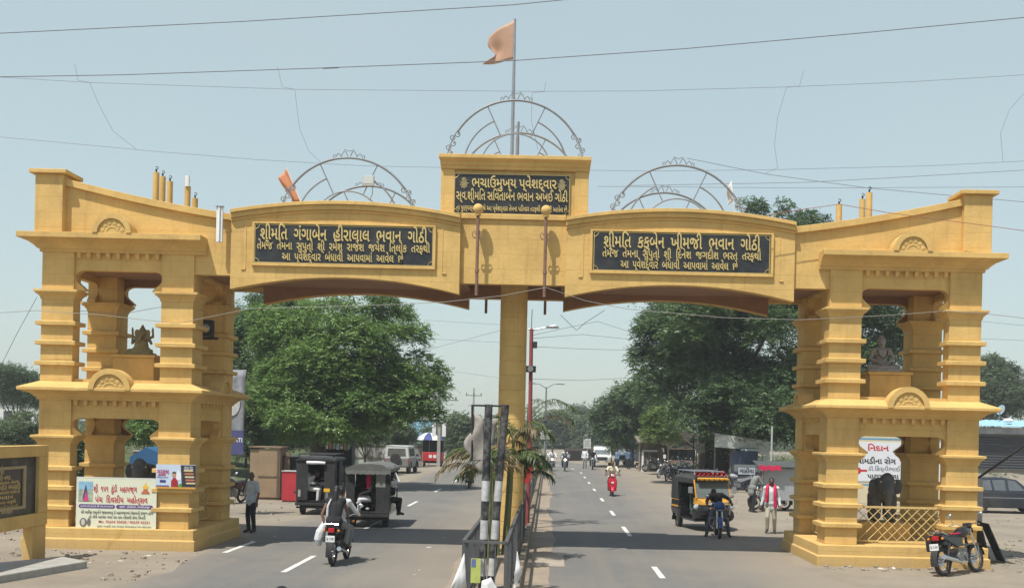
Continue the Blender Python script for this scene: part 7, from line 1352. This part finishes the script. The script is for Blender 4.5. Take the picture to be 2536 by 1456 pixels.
# barrier fence on the far bend, far small buildings
t = thing('slat_fence', 'brown slatted barrier along the far bend of the road', 'fence', (at(1398,1130,112).x, 112, 0)); q = MB(); xb = at(1478,1130,118).x-at(1398,1130,112).x; n = 40; [q.box(xb*i/n, xb*i/n+.09, 6*i/n, 6*i/n+.05, .05, 1.35) for i in range(n)]; q.build('slats', mat('brown_slat',(.10,.085,.075),.8,.2,3), t); q = MB(); q.tube([(0,-.05,1.1),(xb,5.95,1.1)], .04, 5); q.tube([(0,-.05,.4),(xb,5.95,.4)], .04, 5); q.build('rail', WOOD, t)
# far belt of trees closing the horizon
g = np.random.default_rng(77); n = 30000; X__ = g.uniform(-260,260,n); Yb = 235+X__**2*.0003+g.normal(0,8,n); hh = 5+2.2*np.sin(X__*.11)+1.6*np.sin(X__*.31+1)+g.normal(0,.5,n); P = np.stack([X__+g.normal(0,.7,n), Yb, np.abs(hh)*g.uniform(0,1,n)**.75], 1); D = unit(g.normal(0,1,(n,3))+[0,-.4,.3]); V = sprigs(P, D, g.uniform(1.0,1.8,n), .28, 1.0, 4, g); e_ = bpy.data.objects.new('tmp', None)
o = np_mesh('treeline', V, g.uniform(0,1,len(V)), LF4, None); tag(o, kind='stuff'); o['label'] = 'far belt of dusty trees along the horizon'
for i, (x0_, x1_, y0_, y1_, n_, sd) in enumerate(((-38,-14,62,120,1500,1),(9,32,70,125,1100,2))):
    g = np.random.default_rng(sd+300); X__ = g.uniform(x0_,x1_,n_); Y__ = g.uniform(y0_,y1_,n_); k_ = 4; P = np.stack([np.repeat(X__,k_)+g.normal(0,.35,n_*k_), np.repeat(Y__,k_)+g.normal(0,.35,n_*k_), (.15 if i else 1.6)+np.abs(g.normal(0,.35,n_*k_))], 1); V = sprigs(P, unit(g.normal(0,.6,(n_*k_,3))+[0,0,1]), g.uniform(.3,.7,n_*k_), .05, .3, 6, g); o = np_mesh('weeds', V, g.uniform(0,1,len(V)), LF4, None); tag(o, kind='stuff'); o['label'] = 'low weeds and scrub on the verge'
# rubble and litter on the verges
def rubble(name, spots, m, seed, lo=.02, hi=.09, flat=.6, label=''):
    r_ = random.Random(seed); q = MB()
    for x0_, x1_, y0_, y1_, n_ in spots:
        for _ in range(n_):
            x, y, s_ = r_.uniform(x0_,x1_), r_.uniform(y0_,y1_), r_.uniform(lo,hi); q.M = Matrix.Translation((x,y,s_*flat*.4)) @ Matrix.Rotation(r_.uniform(0,6),4,'Z') @ Matrix.Rotation(r_.uniform(-.4,.4),4,'X'); k_ = [r_.uniform(.6,1.2) for _ in range(8)]
            q.add([(sx*s_*k_[i], sy*s_*k_[-i-1], sz*s_*flat) for i, (sx,sy,sz) in enumerate(((-1,-1,-1),(1,-1,-1),(1,1,-1),(-1,1,-1),(-1,-1,1),(1,-1,1),(1,1,1),(-1,1,1)))], [(0,3,2,1),(4,5,6,7),(0,1,5,4),(1,2,6,5),(2,3,7,6),(3,0,4,7)])
    o = q.build(name, m); tag(o, kind='stuff'); o['label'] = label
rubble('stones', [(6.6,10.5,25.2,26.0,45),(10.5,16,25,34,260),(-12.5,-8.8,23.5,25.8,60),(-18,-12,27,40,420),(12,22,38,60,160),(6.3,9,40,70,80),(-13,-8.6,35,60,60),(-8.6,-7.9,20,26,25)], mat('grey_stones',(.31,.26,.20),.9,.3,3), 1, .012, .055, label='loose stones and rubble on the dirt verges')
rubble('litter', [(6.8,9.6,25.2,25.9,10),(-11,-8.8,23.5,25.6,9),(-17,-12.2,26.5,36,90),(-4,-2,22,32,5),(11,17,26,40,30),(-8,-6,27,33,3)], mat('paper_litter',(.55,.54,.5),.8,.2,4), 2, .025, .07, .12, 'scattered pale paper and plastic litter')
# ================================================================== OVERHEAD WIRES
WIRE = mat('grey_wire', (.15,.16,.175), .6, 0); WIREB = mat('pale_wire', (.26,.24,.21), .6, 0)
def wire(label, pts, Y, r=.009, m=None, Y1=None, sag=True):
    q = MB(); P = []; n = len(pts)
    for i in range(n-1):
        for k_ in range(6):
            f = k_/6; P.append((pts[i][0]*(1-f)+pts[i+1][0]*f, pts[i][1]*(1-f)+pts[i+1][1]*f))
    P.append(pts[-1]); N = len(P); Q = [at(u, v, Y+((Y1-Y)*i/(N-1) if Y1 else 0)) for i, (u, v) in enumerate(P)]
    q.tube(Q, r, 5); o = q.build('overhead_wire', m or WIRE, smooth=True); tag(o, label, 'wire', 'overhead wires across the road'); return o
wire('topmost thick wire rising to the top edge above the flag', [(-60,86),(600,54),(1268,13),(1520,-12)], 17, .0075)
wire('thick wire passing just under the large saffron flag', [(-60,192),(300,186),(800,169),(1268,151),(1700,121),(2150,81),(2600,38)], 17, .0075); wire('short thick splice on the wire under the flag', [(800,169.5),(838,168)], 16.98, .014)
wire('thin sagging wire just below the two thick ones', [(-60,188),(220,205),(730,222),(1320,227),(1580,226),(1950,216),(2260,203),(2600,182)], 19, .0038)
wire('thin wire crossing the sky behind the steel half wheels', [(-60,334),(200,358),(380,375),(640,396),(900,411),(1268,419),(1600,424),(1900,421),(2300,411),(2600,396)], 33, .006)
wire('wire running down from the right half wheel to the right edge', [(1700,392),(1900,432),(2150,466),(2350,484),(2600,506)], 27.5, .007)
wire('wire rising from the right parapet to the right edge', [(1560,460),(1990,452),(2200,441),(2600,418)], 30, .007); wire('straight thin wire level with the right corner block', [(1480,462),(2000,466),(2600,463)], 31, .006)
wire('reddish cable looping over the right roof pipes', [(1890,535),(1980,520),(2078,506),(2200,527),(2360,548),(2600,580)], 25.8, .008, mat('reddish_cable',(.3,.13,.09),.7,0))
for pts, lb in (([(185,160),(194,200),(222,205),(246,262),(280,325),(340,372)],'kinked loose end dangling from the thin wire at the left'),([(687,166),(699,216),(730,222),(742,320),(765,375),(800,408)],'loose end dangling left of the floodlit half wheel'),([(1352,204),(1347,228),(1318,230),(1316,300),(1332,370)],'loose end dangling right of the flag pole'),([(1990,176),(1980,214),(1948,217),(1926,290),(1918,360),(1926,416),(1896,430)],'loose end dangling above the huge dark tree'),([(2560,205),(2500,272),(2478,330),(2484,400)],'loose end dangling at the far right')): wire(lb, pts, 19, .003)
wire('pale cable strung from the left edge across both tower fronts to the lamp pole', [(-60,778),(90,769),(250,780),(440,801),(620,764),(900,757),(1100,748),(1240,733),(1352,712)], 25.75, .007, WIREB)
wire('pale cable strung from the lamp pole across the right arch to the right edge', [(1352,712),(1450,745),(1560,766),(1800,787),(1980,792),(2200,781),(2345,770),(2450,778),(2600,795)], 25.75, .007, WIREB)
wire('slack cable inside the upper floor of the left tower', [(200,770),(300,778),(400,760),(480,755)], 27, .006, WIREB)
wire('stay wire slanting down at the far left edge', [(-10,930),(40,830),(92,735)], 24, .006)
for pts, Y, Y1, lb in (([(1060,793),(1240,804)],60,45,'upper of the two wires leaving the left tree towards the column'),([(1030,874),(1240,818)],50,40,'wire slanting up from the left tree to the column'),([(1040,838),(1240,848)],60,50,'level wire between the left tree and the column'),([(1085,914),(1240,936)],70,60,'lowest wire between the left tree and the column'),
    ([(1312,832),(1400,812),(1480,796),(1580,828)],34,40,'tented wire from the red pole to the huge dark tree'),([(1318,838),(1440,828),(1580,842)],34,42,'wire from the red pole just under the tented one'),([(1318,858),(1440,864),(1590,868)],34,42,'nearly level wire from the red pole to the tree'),([(1316,938),(1440,942),(1580,934)],34,44,'low wire from the red pole to the tree'),([(1388,780),(1428,818),(1448,800),(1498,768)],30,30,'V shaped slack wire hanging under the right arch'),([(2420,795),(2600,812)],45,45,'upper wire right of the right tower'),([(2420,838),(2600,846)],45,45,'lower wire right of the right tower')): wire(lb, pts, Y, .007, None, Y1)

# ================================================================== HAZE (one closed box of thin dusty air round everything)
hm = bpy.data.materials.new('dusty_air'); hm.use_nodes = True; t = hm.node_tree; t.nodes.remove(t.nodes['Principled BSDF']); pv = t.nodes.new('ShaderNodeVolumePrincipled'); pv.inputs['Color'].default_value = (.93,.95,.96,1); pv.inputs['Density'].default_value = .0008; pv.inputs['Anisotropy'].default_value = .2
t.links.new(pv.outputs[0], t.nodes['Material Output'].inputs['Volume'])
q = MB(); q.box(-330,330,-40,330,-1.0,22); o = q.build('haze', hm); tag(o, kind='stuff'); o['label'] = 'thin dusty summer haze'
